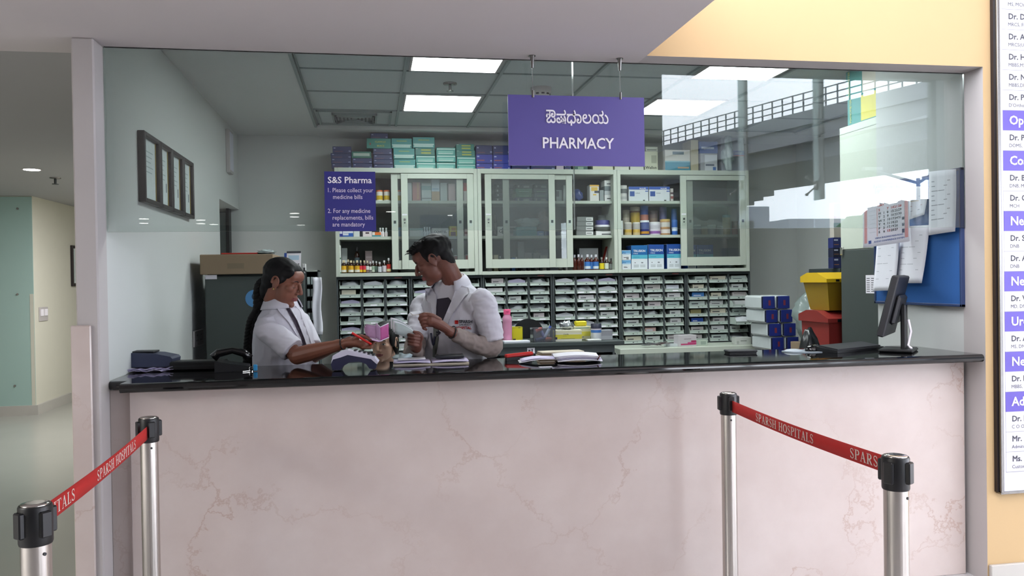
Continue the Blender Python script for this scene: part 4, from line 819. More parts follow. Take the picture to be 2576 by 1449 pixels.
# visitors' chair behind, rounded black back
ch = thing('chair', 'chair with black rounded backrest behind the low dark cabinet', 'chair', (at(1328, 820, 6.48).x, 6.48, 0))
pts = [(.125*math.cos(a), .125*math.sin(a)) for a in [math.radians(q) for q in range(0, 181, 12)]]; pts = pts+[(-.125, -.22), (.125, -.22)]
MB().prism(pts, .03, 'black_plastic', frame((0, 0, 1.06), (1, 0, 0), (0, 0, 1))).build('backrest', ch)
MB().box(-.17, .17, -.02, .26, .62, .66, 'black_plastic', b=.015).build('seat', ch); MB().tube([(0, 0, .95), (0, .01, .75), (0, .08, .62)], .018, 'black_plastic').build('back_post', ch)
for sx_ in (-1, 1):
    for yy in (0, .24): MB().cyl((sx_*.14, yy, 0), (sx_*.13, yy, .62), .012, 'chrome').build('leg', ch)
# transparent tub with tubes
tb = thing('plastic_tub', 'clear plastic tub full of small tubes and caps', 'tub', (on_mid(1366, .10), MY+.05, MZ+.0005))
m = MB(); hw, hd, hh = .083, .06, .10
for a, b_, c, d, in ((-hw, hw, 0, .003), (-hw, hw, 2*hd-.003, 2*hd)): m.box(a, b_, c, d, 0, hh, 'tub_clear')
m.box(-hw, -hw+.003, 0, 2*hd, 0, hh, 'tub_clear'); m.box(hw-.003, hw, 0, 2*hd, 0, hh, 'tub_clear'); m.box(-hw, hw, 0, 2*hd, 0, .003, 'tub_clear'); m.build('tub_wall', tb)
MB().tube([(-hw, 0, hh), (hw, 0, hh), (hw, 2*hd, hh), (-hw, 2*hd, hh), (-hw, 0, hh)], .003, 'tub_clear', 6).build('rim', tb)
for i, (dx, dy, dz, ang, r, l, c, cc, lab) in enumerate(((-.03, .05, .088, 1.2, .014, .05, '#a83a28', '#a83a28', 'round red cap on top of the clear tub'), (.035, .05, .07, .5, .012, .10, '#c9d4e4', '#4a5fae', 'white and blue tube sticking out of the clear tub'), (.0, .06, .05, -.4, .012, .11, '#8a86b4', '#5a4f9a', 'violet tube poking out of the clear tub'), (.04, .04, .018, 1.5, .015, .05, '#c4643a', '#c4643a', 'orange cap low inside the clear tub'), (-.02, .04, .02, 1.4, .014, .08, '#3f4a7a', '#3f4a7a', 'navy tube lying inside the clear tub'), (.02, .08, .03, 1.3, .013, .08, '#9a5f4a', '#a0a0b0', 'brown tube lying inside the clear tub'))):
    q = Vector((math.sin(ang), 0, math.cos(ang))); c0 = Vector((on_mid(1366, .1)+dx, MY+.05+dy, MZ+dz))
    m = MB().cyl(c0-q*l/2, c0+q*l*.3, r, flat(c), 14).cyl(c0+q*l*.3, c0+q*l/2, r*.75, flat(cc), 14); single(m, 'ointment_tube', lab, 'tube')
tx = bx('tissue_box', 'long yellow and white tissue carton on the low dark cabinet', 'box', on_mid(1394, .06), on_mid(1463, .06), MY+.06, .11, MZ+.0005, MZ+.083, '#dcd9c4', ((0, 1, .2, .6, '#d6cb48'), (0, 1, .0, .2, '#d9d8cc'), (0, 1, .78, .9, '#d8d4b0'), (.03, .12, .18, .38, '#3a3658'), (.25, .75, .24, .27, '#8a8a60')), (('Candila', .34, .58, .16, '#5a5a38', .01), ('facial tissue', .32, .44, .08, '#7a7a50', 0)), -.10, None, '#d6cb48')
soft('pouch', 'crumpled silver white pouch lying on the tissue carton', 'pouch', (on_mid(1428, .1), MY+.11, MZ+.0845), (.046, .035, .032), 'foil', 44, .7)
bx('carton', 'cream and yellow carton behind the tissue carton', 'box', on_mid(1444, .22), on_mid(1486, .22), MY+.22, .1, MZ+.0005, MZ+.098, '#d4d0a8', ((0, 1, .25, .6, '#d6cc50'), (.1, .9, .85, .9, '#8ab0ac'), (.3, .6, .15, .2, '#5a5a4a')))
bx('carton', 'yellow rounded carton on top of the cream and yellow carton', 'box', on_mid(1449, .24), on_mid(1477, .24), MY+.24, .06, MZ+.0985, MZ+.138, '#d6c51e', ((.1, .9, .1, .2, '#c0b018'),), b=.008)
jar('navy capped white jar on the low dark cabinet', 1500, 26, 815, MZ, MY+.10, '#cfd2d8', '#20223a', ((.45, .62, '#3a6cb0'), (.62, .7, '#cfc4cc')), 'jar', 'jar', None, .32)
bx('tray', 'stack of white slips under the navy capped jar', 'papers', on_mid(1478, .03), on_mid(1512, .03), MY+.02, .07, MZ+.0005, MZ+.012, '#d6d8d6', ((0, 1, .4, .5, '#8a8c8e'),))
bx('tape_box', 'grey translucent box at the right of the low dark cabinet', 'box', on_mid(1512, .1), on_mid(1543, .1), MY+.12, .08, MZ+.0005, MZ+.072, '#8f9096', ((0, 1, 0, .4, '#a4a6ac'),))
bx('paper_stack', 'stack of white paper on the left end of the low dark cabinet', 'papers', on_mid(1262, .0)+.02, on_mid(1334, .0), MY+.01, .1, MZ+.0005, MZ+.017, '#dfe2ea', ((0, 1, .4, .5, '#b8bac4'),))
bx('notebook', 'black flat book beside the white paper stack', 'book', on_mid(1236, .0), on_mid(1262, .0)+.012, MY+.01, .12, MZ+.0005, MZ+.013, '#1c1d22')
# ------------------------------------------------------------------ pale steel ledge in front of the right drawer units
LY = 6.42; LZ = at(1700, 874, LY).z
lx0, lx1 = at(1560, 875, LY).x, at(1900, 868, LY).x
sl_ = thing('steel_table', 'pale green steel table below the two right drawer units', 'table', (lx0, LY, 0))
MB().box(0, lx1-lx0, 0, .38, LZ-.055, LZ, 'pale_steel_paint', b=.004).build('top', sl_)
for xx in (.01, lx1-lx0-.04):
    for yy in (.02, .33): MB().box(xx, xx+.03, yy, yy+.03, 0, LZ-.055, 'pale_steel_paint').build('leg', sl_)
def on_l(x, dy=.1): return at(x, 865, LY+dy).x
m = MB()
for k in range(9): m.box(-.12+k*.020, -.05+k*.020+.02*rd.random(), -.02+.03*rd.random(), .03, .002+k % 3*.004, .006+k % 3*.005, 'foil', M=Matrix.Rotation(rd.uniform(-.3, .3), 4, 'Y'))
single(m, 'blister_strip', 'heap of silver foil tablet strips on the pale steel table', 'tablet strips', (on_l(1646), LY+.06, LZ+.016))
bx('carton', 'low pale carton beside the foil strips', 'box', on_l(1676), on_l(1704), LY+.08, .08, LZ+.0005, LZ+.022, '#c6ccd0')
bx('carton', 'white carton with magenta swoosh on the pale steel table', 'box', on_l(1703), on_l(1750), LY+.07, .09, LZ+.0005, LZ+.095, '#c9c4c8', ((.12, .98, .12, .24, '#b8356a'), (.5, .98, .24, .36, '#c45a86'), (.7, .98, .36, .5, '#a8305e'), (.3, .7, .62, .68, '#9a949a')), (), .12)
bx('carton', 'pale green lined carton right of the magenta swoosh carton', 'box', on_l(1752), on_l(1780), LY+.10, .08, LZ+.0005, LZ+.045, '#b9c6b8', ((.4, .85, .2, .8, '#9aa89c'),))
bx('carton', 'torn white carton at the right end of the pale steel table', 'box', on_l(1847), on_l(1884), LY+.06, .1, LZ+.0005, LZ+.062, '#c4c6c0', ((.3, .7, .45, .6, '#8f928c'), (.05, .2, .1, .5, '#a8aaa4')), (), -.06)
# ------------------------------------------------------------------ hanging sign and notice
SGY = 3.548
hs = thing('hanging_sign', 'purple hanging PHARMACY sign with two scripts on thin wires', 'sign', (.9195, SGY, 2.003))
MB().box(-.312, .312, 0, .008, 0, .311, 'sign_edge', faces={'front': 'sign_purple', 'back': 'sign_purple'}).build('board', hs)
MB().text('PHARMACY', 'white_print', .068, front(.003, -.002, .078), 'center', .018, 1.0, .331).build('lettering', hs)
MB().text('ಔಷಧಾಲಯ', 'white_print', .072, front(.000, -.002, .190), 'center', .016, 1.0, .287).build('lettering', hs)
for dx in (-.199, .203):
    MB().cyl((dx, .008, .311), (dx, .008, LINT-2.003), .0012, 'dark_chrome', 6).build('wire', hs)
    MB().cyl((dx, .008, LINT-2.003-.055), (dx, .008, LINT-2.003), .006, 'dark_chrome', 12, .011).cyl((dx, .008, LINT-2.003-.003), (dx, .008, LINT-2.003), .016, 'dark_chrome', 12).build('ceiling_anchor', hs)
    MB().cyl((dx, .002, .30), (dx, .002, .332), .0065, 'dark_chrome', 12).build('clamp', hs)
p0 = at(818, 582, GL_Y-.008); p1 = at(944, 432, GL_Y-.008); W, H = p1.x-p0.x, p1.z-p0.z
nb = thing('notice', 'dark blue notice sticker on the left glass pane about medicine bills', 'notice', (p0.x, GL_Y-.0068, p0.z))
MB().box(0, W, -.0012, 0, 0, H, 'sign_blue').build('sheet', nb)
l = MB()
def nline(s, x, y, h, k, bo=0.0, mw=None): l.text(s, k, h, front((x-818)/126*W, -.0022, (582-y)/150*H), 'left', bo, 1.0, mw)
PX = W/126
nline('S&S Pharma', 826, 461, 22*PX*1.02, 'white_print', .016, 110*PX)
for s, x, y, w_ in (('1. Please collect your', 824, 484, 114), ('medicine bills', 838, 501, 73), ('2. For any medicine', 825, 536, 105), ('replacements, bills', 836, 553, 101), ('are mandatory', 836, 570, 80)): l.build('lettering', nb); l = MB(); nline(s, x, y, 15.5*PX, 'lilac_print', .003, w_*PX)
l.build('lettering', nb)

# ------------------------------------------------------------------ left wall
for i, (y0, y1) in enumerate(((4.150, 4.452), (4.462, 4.705), (4.715, 4.98), (4.99, 5.255))):
    f = thing('framed_certificate', 'dark framed certificate with gold inner trim on the left wall, %s' % ('nearest the opening', 'second from the opening', 'third from the opening', 'farthest from the opening')[i], 'picture frame', (XL, y0, 1.9), 0, 'framed certificates on the left wall')
    d = y1-y0; b = MB(); h = .342; s = .022
    b.box(0, .034, 0, s, 0, h, 'dark_frame_wood', b=.003).box(0, .034, d-s, d, 0, h, 'dark_frame_wood', b=.003).box(0, .034, s, d-s, 0, s, 'dark_frame_wood', b=.003).box(0, .034, s, d-s, h-s, h, 'dark_frame_wood', b=.003); b.build('frame', f)
    g = MB()
    for a in (s, d-s-.008): g.box(.008, .016, a, a+.007, s, h-s, 'gold_trim')
    g.build('gold_trim', f)
    c = MB().box(.002, .0125, s+.008, d-s-.008, s, h-s, 'certificate_paper')
    for k in range(5): c.box(.0118, .0126, s+.04, d-s-.05-.02*(k % 3), h*.75-k*.025, h*.75-k*.025+.005, flat('#8f9ea2'))
    if i: c.box(.0118, .0126, d*.72, d*.8, h*.28, h*.42, flat('#5a6468'))
    c.build('certificate', f)
wp = thing('wall_panel', 'thin white wall mounted box high on the left wall near the back corner', 'wall box', (XL, 6.6, 2.365)); MB().box(0, .03, 0, .17, 0, .335, 'white_paint', b=.004).build('housing', wp); MB().box(.03, .033, .015, .155, .02, .315, 'board_white').build('cover', wp)
p = atX(496, 850, XL)
so = thing('power_socket', 'white power socket plate on the left wall beside the grey refrigerator', 'socket', (XL, p.y, p.z)); MB().box(0, .012, -.14, .14, -.05, .05, 'white_paint', b=.004).build('plate', so)
for k in (-1, 1):
    h = MB()
    for q in ((0, .02), (-.018, -.012), (.018, -.012)): h.cyl((.0115, k*.06+q[0], q[1]), (.0128, k*.06+q[0], q[1]), .006, 'black_plastic', 10)
    h.build('outlet', so)
FY = 5.25
fx0, fx1 = at(517, 800, FY).x, at(768, 800, FY).x; fz = at(600, 690, FY).z
fr = thing('refrigerator', 'dark grey refrigerator behind the woman, cardboard carton on top', 'refrigerator', (fx0, FY, 0)); W = fx1-fx0
MB().box(0, W, .04, .6, .04, fz, 'fridge_grey', b=.008).box(.03, W-.03, .06, .58, 0, .04, 'black_plastic').build('cabinet_body', fr)
MB().box(0, W, 0, .036, .06, fz-.01, 'fridge_grey', b=.006).build('door', fr)
MB().box(W-.05, W-.03, -.03, 0, .7, 1.2, 'dark_chrome', b=.004).build('handle', fr)
p = at(531, 697, FY); MB().box(p.x-fx0-.034, p.x-fx0+.034, -.001, .001, p.z-.013, p.z+.012, 'white_print').build('label_strip', fr)
p = at(640, 751, FY); MB().cyl((p.x-fx0, .001, p.z), (p.x-fx0, -.0012, p.z), .054, flat('#4f86b8'), 28).cyl((p.x-fx0+.01, .0, p.z+.012), (p.x-fx0+.01, -.0018, p.z+.012), .026, flat('#1f3a58'), 24).text('25', 'white_print', .024, front(p.x-fx0-.004, -.003, p.z+.006), 'left', .02).build('sticker', fr)
ca = bx('cardboard_carton', 'brown cardboard carton on top of the grey refrigerator', 'carton', at(500, 660, FY).x+.01, at(688, 660, FY).x, FY-.02, .42, fz+.0005, at(590, 640, FY).z, 'cardboard', ((.37, .6, .28, .55, '#7c6c56'),), b=.004)
bx('folder', 'red folder lying flat on the cardboard carton', 'folder', at(556, 640, FY).x, at(648, 640, FY).x, FY, .3, at(590, 640, FY).z+.001, at(590, 636, FY).z, '#b8342a')
soft('plastic_bag', 'scrap of clear plastic on the cardboard carton right end', 'bag', (at(668, 640, FY).x, FY+.04, at(590, 640, FY).z+.001), (.05, .05, .014), 'clear_bag', 5, .8)
dc = thing('desk_calendar', 'blue and white date calendar standing on the refrigerator behind the woman', 'calendar', (at(733, 660, FY).x, FY+.15, fz+.0005))
MB().prism([(-.02, 0), (.06, 0), (.055, .13), (.03, .135)], .085, flat('#2f4f9c'), frame((-.062, .02, 0), (0, 1, 0), (0, 0, 1)) @ Matrix.Translation((0, 0, 0))).build('stand', dc)
M = frame((-.045, -.01, .004), (1, -.12, 0), (0, .2, .98)); MB().box(0, .09, 0, .142, 0, .004, 'white_print', M=M).box(.012, .078, .085, .115, .004, .005, flat('#b8d0e4'), M=M).box(0, .09, .13, .142, .004, .006, 'grey_print', M=M).text('19.05.17', 'grey_print', .030, M @ Matrix.Translation((.008, .04, .0055)), 'left', .02, 1, .074).build('page', dc)
bx('carton', 'small white box with dark square on the refrigerator right edge', 'box', at(759, 680, FY).x, at(767, 680, FY).x, FY+.05, .06, fz+.0005, at(760, 663, FY).z, '#d0d0d0', ((.3, .9, .2, .6, '#3a3a3c'),))
RYk = 5.30
rk = thing('bin_rack', 'slim grey rack of small pale bins right of the refrigerator', 'rack', (at(770, 800, RYk).x, RYk, 0)); W = at(803, 800, RYk).x-at(770, 800, RYk).x
zt = at(785, 680, RYk).z; b = MB().box(0, W, .2, .22, 0, zt, 'drawer_steel').box(0, .006, 0, .2, 0, zt, 'drawer_steel').box(W-.006, W, 0, .2, 0, zt, 'drawer_steel').box(0, W, 0, .2, zt-.008, zt, 'pale_steel_shade'); b.build('frame', rk)
for r in range(9):
    z = zt-.09-r*.075; MB().box(.006, W-.006, .0, .2, z-.004, z, 'drawer_steel').build('shelf', rk)
    for c in range(3): MB().box(.009+c*(W-.012)/3, .004+(c+1)*(W-.012)/3, -.004, .12, z, z+.048, 'clear_bag', b=.003).build('drawer', rk)
m = MB().sheet(lambda u, v: (u*.055+.004*math.sin(v*9), -.006*math.sin(u*7+v*3), -v*.36), 6, 14, 'paper_white', .004); single(m, 'hanging_papers', 'sheaf of white papers hanging from the grey bin rack', 'papers', (at(786, 700, RYk).x, RYk-.02, zt-.045))

# ------------------------------------------------------------------ right wall: notice board, locker, bins
NX = 2.92
pts = [atX(2200, 763, NX-.02), atX(2420, 772, NX-.02)]
bz0 = min(p.z for p in pts); bz1 = atX(2420, 420, NX-.02).z; by0, by1 = pts[1].y, pts[0].y
n_ = thing('notice_board', 'blue felt notice board on the right wall covered with papers', 'notice board', (NX, by0, bz0))
H = bz1-bz0; D = by1-by0
MB().box(-.018, -.002, .012, D-.012, .012, H-.012, 'noticeboard_felt').build('felt', n_)
f = MB()
for a, b_, c, d in ((0, D, 0, .014), (0, D, H-.014, H), (0, .014, 0, H), (D-.014, D, 0, H)): f.box(-.022, 0, a, b_, c, d, 'noticeboard_frame', b=.002)
f.build('frame', n_)
def wall_paper(label, quad, k, lines=0, name='paper_sheet', curl=.012, X=NX-.026, art=None, cols=('#8d8f98',)):
    q = [atX(x, y, X) for x, y in quad]          # tl, tr, br, bl as seen
    o0 = q[0].copy(); m = MB()
    def fn(u, v):
        p = q[0].lerp(q[1], u).lerp(q[3].lerp(q[2], u), v); p = p-o0
        return p+Vector((-curl*(v**2)*(.6+.4*u)-.006*math.sin(u*PI), 0, 0))
    m.sheet(fn, 8, 10, k, .0012)
    for i in range(lines):
        v = .16+.6*i/max(1, lines-1); u1 = .82-.2*((i*7) % 3)/2
        for u0, u2 in ((.12, u1),):
            a, b_, c, d = fn(u0, v), fn(u2, v), fn(u2, v+.012), fn(u0, v+.012); off = Vector((-.0022, 0, 0))
            m.add([a+off, b_+off, c+off, d+off], [(0, 1, 2, 3)], flat(cols[i % len(cols)]))
    return single(m, name, label, 'paper', o0)
wall_paper('white typed sheet pinned at the upper right of the blue board', ((2337, 432), (2405, 425), (2408, 582), (2339, 592)), 'paper_white', 9)
wall_paper('white sheet with red and yellow print behind the wall calendar', ((2285, 468), (2335, 470), (2330, 540), (2290, 553)), 'paper_white', 5, cols=('#a04a50', '#3f4a66', '#c9a52c'))
wall_paper('creased white sheet hanging at the middle of the blue board', ((2266, 570), (2338, 566), (2327, 712), (2258, 712)), 'paper_white', 7, cols=('#b9bac4',), X=NX-.03, curl=.02)
wall_paper('creased white sheet hanging lowest at the left edge of the board', ((2206, 605), (2262, 600), (2258, 730), (2200, 732)), 'paper_white', 5, cols=('#b9bac4',), X=NX-.05, curl=.02)
# wall calendar, turned a little to the visitor
c0 = Vector((2.700, 4.145, 0)); c1 = Vector((2.885, 4.005, 0)); zt_, zb_ = 1.935, 1.645
def calq(u, v, off=0.0):
    n = Vector((-(c1-c0).y, (c1-c0).x, 0)).normalized(); n = n if n.y < 0 else -n
    p = c0.lerp(c1, u); sk = .012*math.sin(u*2.6+v*2)
    return Vector((p.x, p.y, zt_+(zb_-zt_)*v+.05*u*(1-.4*v)))+n*(off+sk*.5+.018*v*v)
cl = thing('wall_calendar', 'printed monthly wall calendar hanging by clips in front of the blue board', 'calendar', calq(.5, 0)); o0 = calq(.5, 0)
MB().sheet(lambda u, v: calq(u, v)-o0, 10, 12, 'paper_white', .002).build('sheet', cl)
pr = MB()
def cpatch(u0, u1, v0, v1, col): pr.add([calq(u0, v0, .003)-o0, calq(u1, v0, .003)-o0, calq(u1, v1, .003)-o0, calq(u0, v1, .003)-o0], [(0, 1, 2, 3)], flat(col))
cpatch(.03, .09, .08, .92, '#d49a9a'); cpatch(.90, .97, .08, .92, '#d49a9a')
CALB = bpy.data.objects
def ctext(s, u, v, h, col, bold=.01, mw=None):
    vs, fs, w_ = text_geo(s, bold); q = h; h = h
    if mw and w_*q > mw: q = mw/w_
    pr.add([calq(u+a*q/.232, v-b_*h/.29, .0035+c*h)-o0 for a, b_, c in vs], fs, flat(col))
ctext('SKYLINE AUDIO VISUALS', .17, .155, .030, '#3a4a6c', .02, .155)
ctext('complete sound and vision solutions', .2, .205, .012, '#6a7690', 0, .14)
ctext('MAY', .32, .275, .016, '#c0392f', .03); ctext('2017', .72, .25, .016, '#c0392f', .03)
for r, row in enumerate(('S|7|14|21|28', 'M|1|8|15|22|29', 'T|2|9|16|23|30', 'W|3|10|17|24|31', 'T|4|11|18|25', 'F|5|12|19|26', 'S|6|13|20|27')):
    for c, s in enumerate(row.split('|')):
        cc = c if (r or c == 0) else c+1
        ctext(s, (.34, .44, .52, .60, .68, .76)[cc], .36+r*.068, .017, '#b8322c' if (r == 0 or s == '13') else '#23252c', .025)
for k in range(6): cpatch(.14, .28, .33+k*.08, .335+k*.08, '#b8bcc4')
cpatch(.30, .32, .30, .82, '#d8b4b4'); cpatch(.84, .89, .55, .60, '#3f4a60'); cpatch(.84, .89, .66, .71, '#4a5468'); cpatch(.84, .89, .76, .83, '#3f4a60'); cpatch(.12, .18, .88, .94, '#3f5a9c')
ctext('VEENA BUILDING MAIN ROAD', .26, .868, .012, '#3f5a9c', .015, .14); ctext('AUDIO CONFERENCE SYSTEM', .24, .93, .012, '#3f5a9c', .02, .15)
pr.build('printing', cl)
for u in (.3, .75): 
    q = calq(u, 0)-o0; MB().box(q.x-.014, q.x+.014, q.y-.012, q.y+.008, q.z-.012, q.z+.022, 'chrome', b=.003).tube([(q.x-.01, q.y, q.z+.02), (q.x, q.y, q.z+.05), (q.x+.01, q.y, q.z+.02)], .002, 'chrome', 6).build('clip', cl)
q0 = calq(.3, 0)-o0; MB().tube([(q0.x, q0.y, q0.z+.05), (NX-o0.x-.002, q0.y-.0, q0.z+.06)], .003, 'dark_chrome', 6).build('hook_rod', cl)
# steel locker
LX = 2.955
lk = thing('steel_locker', 'tall steel cupboard beside the notice board, grey below and pale above', 'cupboard', (LX, 4.355, 0))
zl, zu = 1.655, 2.43; d_ = .425
MB().box(0, .45, 0, d_, 0, zl, 'fridge_grey', b=.003).build('lower_cupboard', lk); up = MB().box(0, .45, 0, d_, zl+.002, zu, 'pale_steel_paint', b=.003).box(-.003, 0, .01, d_-.01, zu-.045, zu-.04, 'pale_steel_shade').build('upper_cupboard', lk)
MB().box(-.014, 0, d_-.035, d_-.012, zl-.03, zl+.02, 'chrome', b=.002).build('hinge', lk)
p = atX(2191, 715, LX); q = MB().box(-.0015, .0, p.y-4.355-.045, p.y-4.355+.05, p.z-.055, p.z+.055, 'white_print')
for k in range(7): q.box(-.0022, -.001, p.y-4.355-.035, p.y-4.355-.005, p.z-.045+k*.013, p.z-.041+k*.013, 'grey_print').box(-.0022, -.001, p.y-4.355+.01, p.y-4.355+.04, p.z-.045+k*.013, p.z-.041+k*.013, 'grey_print')
q.build('printed_label', lk)
for i, (z0, h, xo) in enumerate(((zu+.0005, .165, .03), (zu+.166, .175, .0))):
    b = thing('instrument_box', 'teal and cream instrument box on the tall cupboard, %s of two' % ('lower', 'upper')[i], 'box', (LX+.01, 4.36+xo*.5, z0), 0, 'teal boxes on the cupboard')
    MB().box(0, .3, 0, .36-xo, 0, h, flat('#2f8a86'), b=.003).build('box_body', b)
    e = MB(); pts = [(.115*math.cos(a), h*.46*math.sin(a)) for a in [math.radians(t) for t in range(-90, 91, 15)]]
    e.prism([(-.01+u, v) for u, v in pts], .0012, flat(('#d2c84a', '#cfcabc')[i]), frame((0, .17, h*.5), (0, -1, 0), (0, 0, 1))).box(-.001, .0, 0, .185, h*.04, h*.96, flat(('#d2c84a', '#cfcabc')[i])); e.build('printed_panel', b)
    MB().text('MANOMETER', flat('#b9c86a'), .026, frame((-.002, .315-xo, .012), (0, 0, 1), (0, 1, 0)), 'left', .012, 1, h*.9).build('lettering', b)
fc = thing('filing_cabinet', 'grey filing cabinet partly hidden behind the tall cupboard', 'cabinet', (3.56, 5.78, 0)); MB().box(0, .42, 0, .45, 0, 1.55, 'slate_steel', b=.004).build('body', fc)
for k in range(4): MB().box(.01, .41, -.012, 0, .02+k*.38, .385+k*.38, 'slate_steel', b=.003).build('drawer', fc)
fx = at(2096, 660, 5.80).x
for i, (h, c, l) in enumerate(((.085, '#222a5c', 'bottom navy carton on the filing cabinet'), (.07, '#1f2440', 'middle dark navy carton on the filing cabinet'), (.08, '#2a3470', 'topmost navy carton on the filing cabinet'))):
    z = 1.5505+(0, .0855, .156)[i]; bx('carton', l, 'box', fx, fx+.3, 5.80, .07, z, z+h, c, ((.03, .14, .7, .85, '#c4cae0'), (.03, .16, .3, .36, '#a8704a')))
z = 1.7875; bx('carton', 'white and green carton above the navy cartons', 'box', fx+.015, fx+.25, 5.81, .06, z, z+.27, '#c9c2b8', ((0, .3, .3, .42, '#3f7a44'), (0, .3, .55, .62, '#b05a5a')))
# waste bins
def waste_bin(name, label, x, y, z0, h, w_, d, kb, kl, lidh):
    t = thing(name, label, 'bin', (x, y, z0)); m = MB(); s = .78
    vs = [(-w_/2*s, d*(1-s)/2, 0), (w_/2*s, d*(1-s)/2, 0), (w_/2*s, d*(1+s)/2, 0), (-w_/2*s, d*(1+s)/2, 0), (-w_/2, 0, h), (w_/2, 0, h), (w_/2, d, h), (-w_/2, d, h)]
    m.add(vs, [(3, 2, 1, 0), (4, 5, 6, 7), (0, 1, 5, 4), (1, 2, 6, 5), (2, 3, 7, 6), (3, 0, 4, 7)], kb); m.build('bin_body', t)
    m = MB(); a = .015; pr = [(-a, h), (d+a, h), (d+a, h+lidh*.6), (d*.75, h+lidh), (d*.35, h+lidh), (-a, h+lidh*.35)]
    vs = [(-w_/2-a, p, q) for p, q in pr]+[(w_/2+a, p, q) for p, q in pr]; n = 6
    m.add(vs, [tuple(range(n)), tuple(range(n, 2*n))[::-1]]+[((i+1) % n, i, n+i, n+(i+1) % n) for i in range(n)], kl); m.build('lid', t)
    MB().box(-w_*.32, -w_*.24, -a-.006, -a+.001, h+.005, h+lidh*.3, 'black_plastic').build('latch', t)
waste_bin('waste_bin', 'tall red waste bin under the yellow one, left of the cupboard', 3.06, 4.86, 0, 1.19, .29, .34, 'bin_red', 'bin_red', .075)
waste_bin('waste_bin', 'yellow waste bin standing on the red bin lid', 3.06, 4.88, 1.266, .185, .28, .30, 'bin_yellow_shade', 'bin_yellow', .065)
cb = bx('cardboard_carton', 'cardboard carton carrying the clear bags behind the red bin', 'carton', 3.13, 3.52, 5.44, .31, 0, 1.0, 'cardboard')
soft('plastic_bag', 'big clear plastic bag behind the yellow bin', 'bag', (at(2062, 790, 5.6).x, 5.60, 1.0005), (.21, .14, .20), 'bag_film', 51, .45)
soft('rubbish_bag', 'black rubbish bag left of the red bin', 'bag', (at(2036, 850, 4.56).x, 4.56, 0.0005), (.11, .11, .585), 'bag_black', 52, .16)
# tissue packs
TYk = 5.95; sx0 = at(1958, 850, TYk).x
bx('cardboard_carton', 'cardboard carton carrying the wrapped tissue packs', 'carton', sx0-.12, sx0+.27, TYk-.05, .38, 0, .805, 'cardboard')
for r in range(5):
    for c in range(2):
        zz = .806+r*.108; xx = sx0-.03+c*.125+.045*(2-r)*.55
        t = thing('tissue_pack', 'white wrapped tissue pack with blue printed end, %s row up, %s column' % (('bottom', 'second', 'third', 'fourth', 'top')[r], ('left', 'right')[c]), 'pack', (xx, TYk, zz), .06*(r % 2), 'wrapped tissue packs')
        MB().box(-.058, .058, .004, .30, 0, .106, 'tissue_white', b=.014).build('wrapper', t)
        MB().box(-.046, .054, -.001, .006, .004, .102, 'tissue_blue', b=.003).box(.0, .018, -.0018, .001, .03, .07, flat('#7a3040')).box(-.056, -.046, .0, .006, .01, .1, flat('#20243c')).build('printed_end', t)

# ------------------------------------------------------------------ on the granite worktop
Z = TOP+.0006
# left: slate telephone on papers
p = atZ(395, 925, TOP)
ms = MB()
for k in range(4):
    a = .12*k-.15; ms.sheet(lambda u, v, a=a, k=k: ((u-.5)*.24*math.cos(a)-(v-.5)*.19*math.sin(a)+.01*k, (u-.5)*.24*math.sin(a)+(v-.5)*.19*math.cos(a), .0015+k*.0026+(.012*math.sin(u*9+k*2)**2 if v < .12 else 0)), 14, 6, 'paper_lilac', .0012)
single(ms, 'paper_sheets', 'ruffled lilac white papers under the slate telephone', 'papers', (p.x-.03, p.y-.115, Z))
ph = thing('telephone', 'slate blue telephone seen from behind on ruffled papers, counter left end', 'telephone', (p.x-.022, p.y-.105, Z+.019), -.10)
pf = [(-.10, .0), (.105, .0), (.122, .012), (.126, .036), (.118, .046), (.06, .060), (-.07, .068), (-.105, .064), (-.122, .05), (-.122, .03)]
m = MB().prism([(a*1.1, b_) for a, b_ in pf], .12, 'phone_slate', frame((0, .06, 0), (1, 0, 0), (0, 0, 1))); m.build('housing', ph)
MB().box(-.07, .05, -.04, .04, .064, .072, 'charcoal_plastic', b=.003).build('keypad', ph)
# black phone and flat box
p = atZ(545, 920, TOP)
kb = thing('router_box', 'flat black plastic box beside the refrigerator on the worktop', 'box', (atZ(560, 925, TOP).x-.10, 3.94, Z), -.1); MB().box(-.12, .12, 0, .10, 0, .042, 'black_plastic', b=.006).build('housing', kb); MB().box(-.1, .1, -.001, .002, .018, .022, 'charcoal_plastic').build('seam', kb)
bp = thing('telephone', 'black desk telephone with curved handset on the worktop', 'telephone', (at(585, 925, 3.83).x, 3.82, Z), .12)
m = MB().prism([(-.075, 0), (.075, 0), (.075, .022), (-.075, .05)], .13, 'black_plastic', frame((0, .13, 0), (1, 0, 0), (0, 0, 1))); m.build('base', bp)
MB().tube([(-.082, .05, .062), (-.06, .05, .082), (0, .05, .092), (.05, .05, .078), (.075, .05, .052)], [.021, .019, .014, .018, .02], 'black_gloss', 12).build('handset', bp)
MB().tube([(.08+.012*math.sin(k*1.1), .02+.02*math.cos(k*1.1), .006+.0005*k) for k in range(14)], .004, 'black_plastic', 6).build('cord', bp)
p = atZ(632, 935, TOP)
ky = thing('key_bunch', 'small bunch of keys with blue tag on the worktop', 'keys', (p.x, p.y+.01, Z)); k_ = MB()
for a in (0, .9, 2.0): k_.box(-.004, .004, 0, .04, .002, .004, 'chrome', M=Matrix.Rotation(a, 4, 'Z')).cyl((0, 0, 0), (0, 0, .004), .01, 'chrome', 12)
k_.build('keys', ky); MB().tube([(.01*math.cos(t), 0, .011+.01*math.sin(t)) for t in [j*PI/6 for j in range(13)]], .0015, 'chrome', 6).build('ring', ky); MB().box(.008, .026, -.004, .004, .002, .03, flat('#2f8fc8'), b=.003).build('tag', ky)
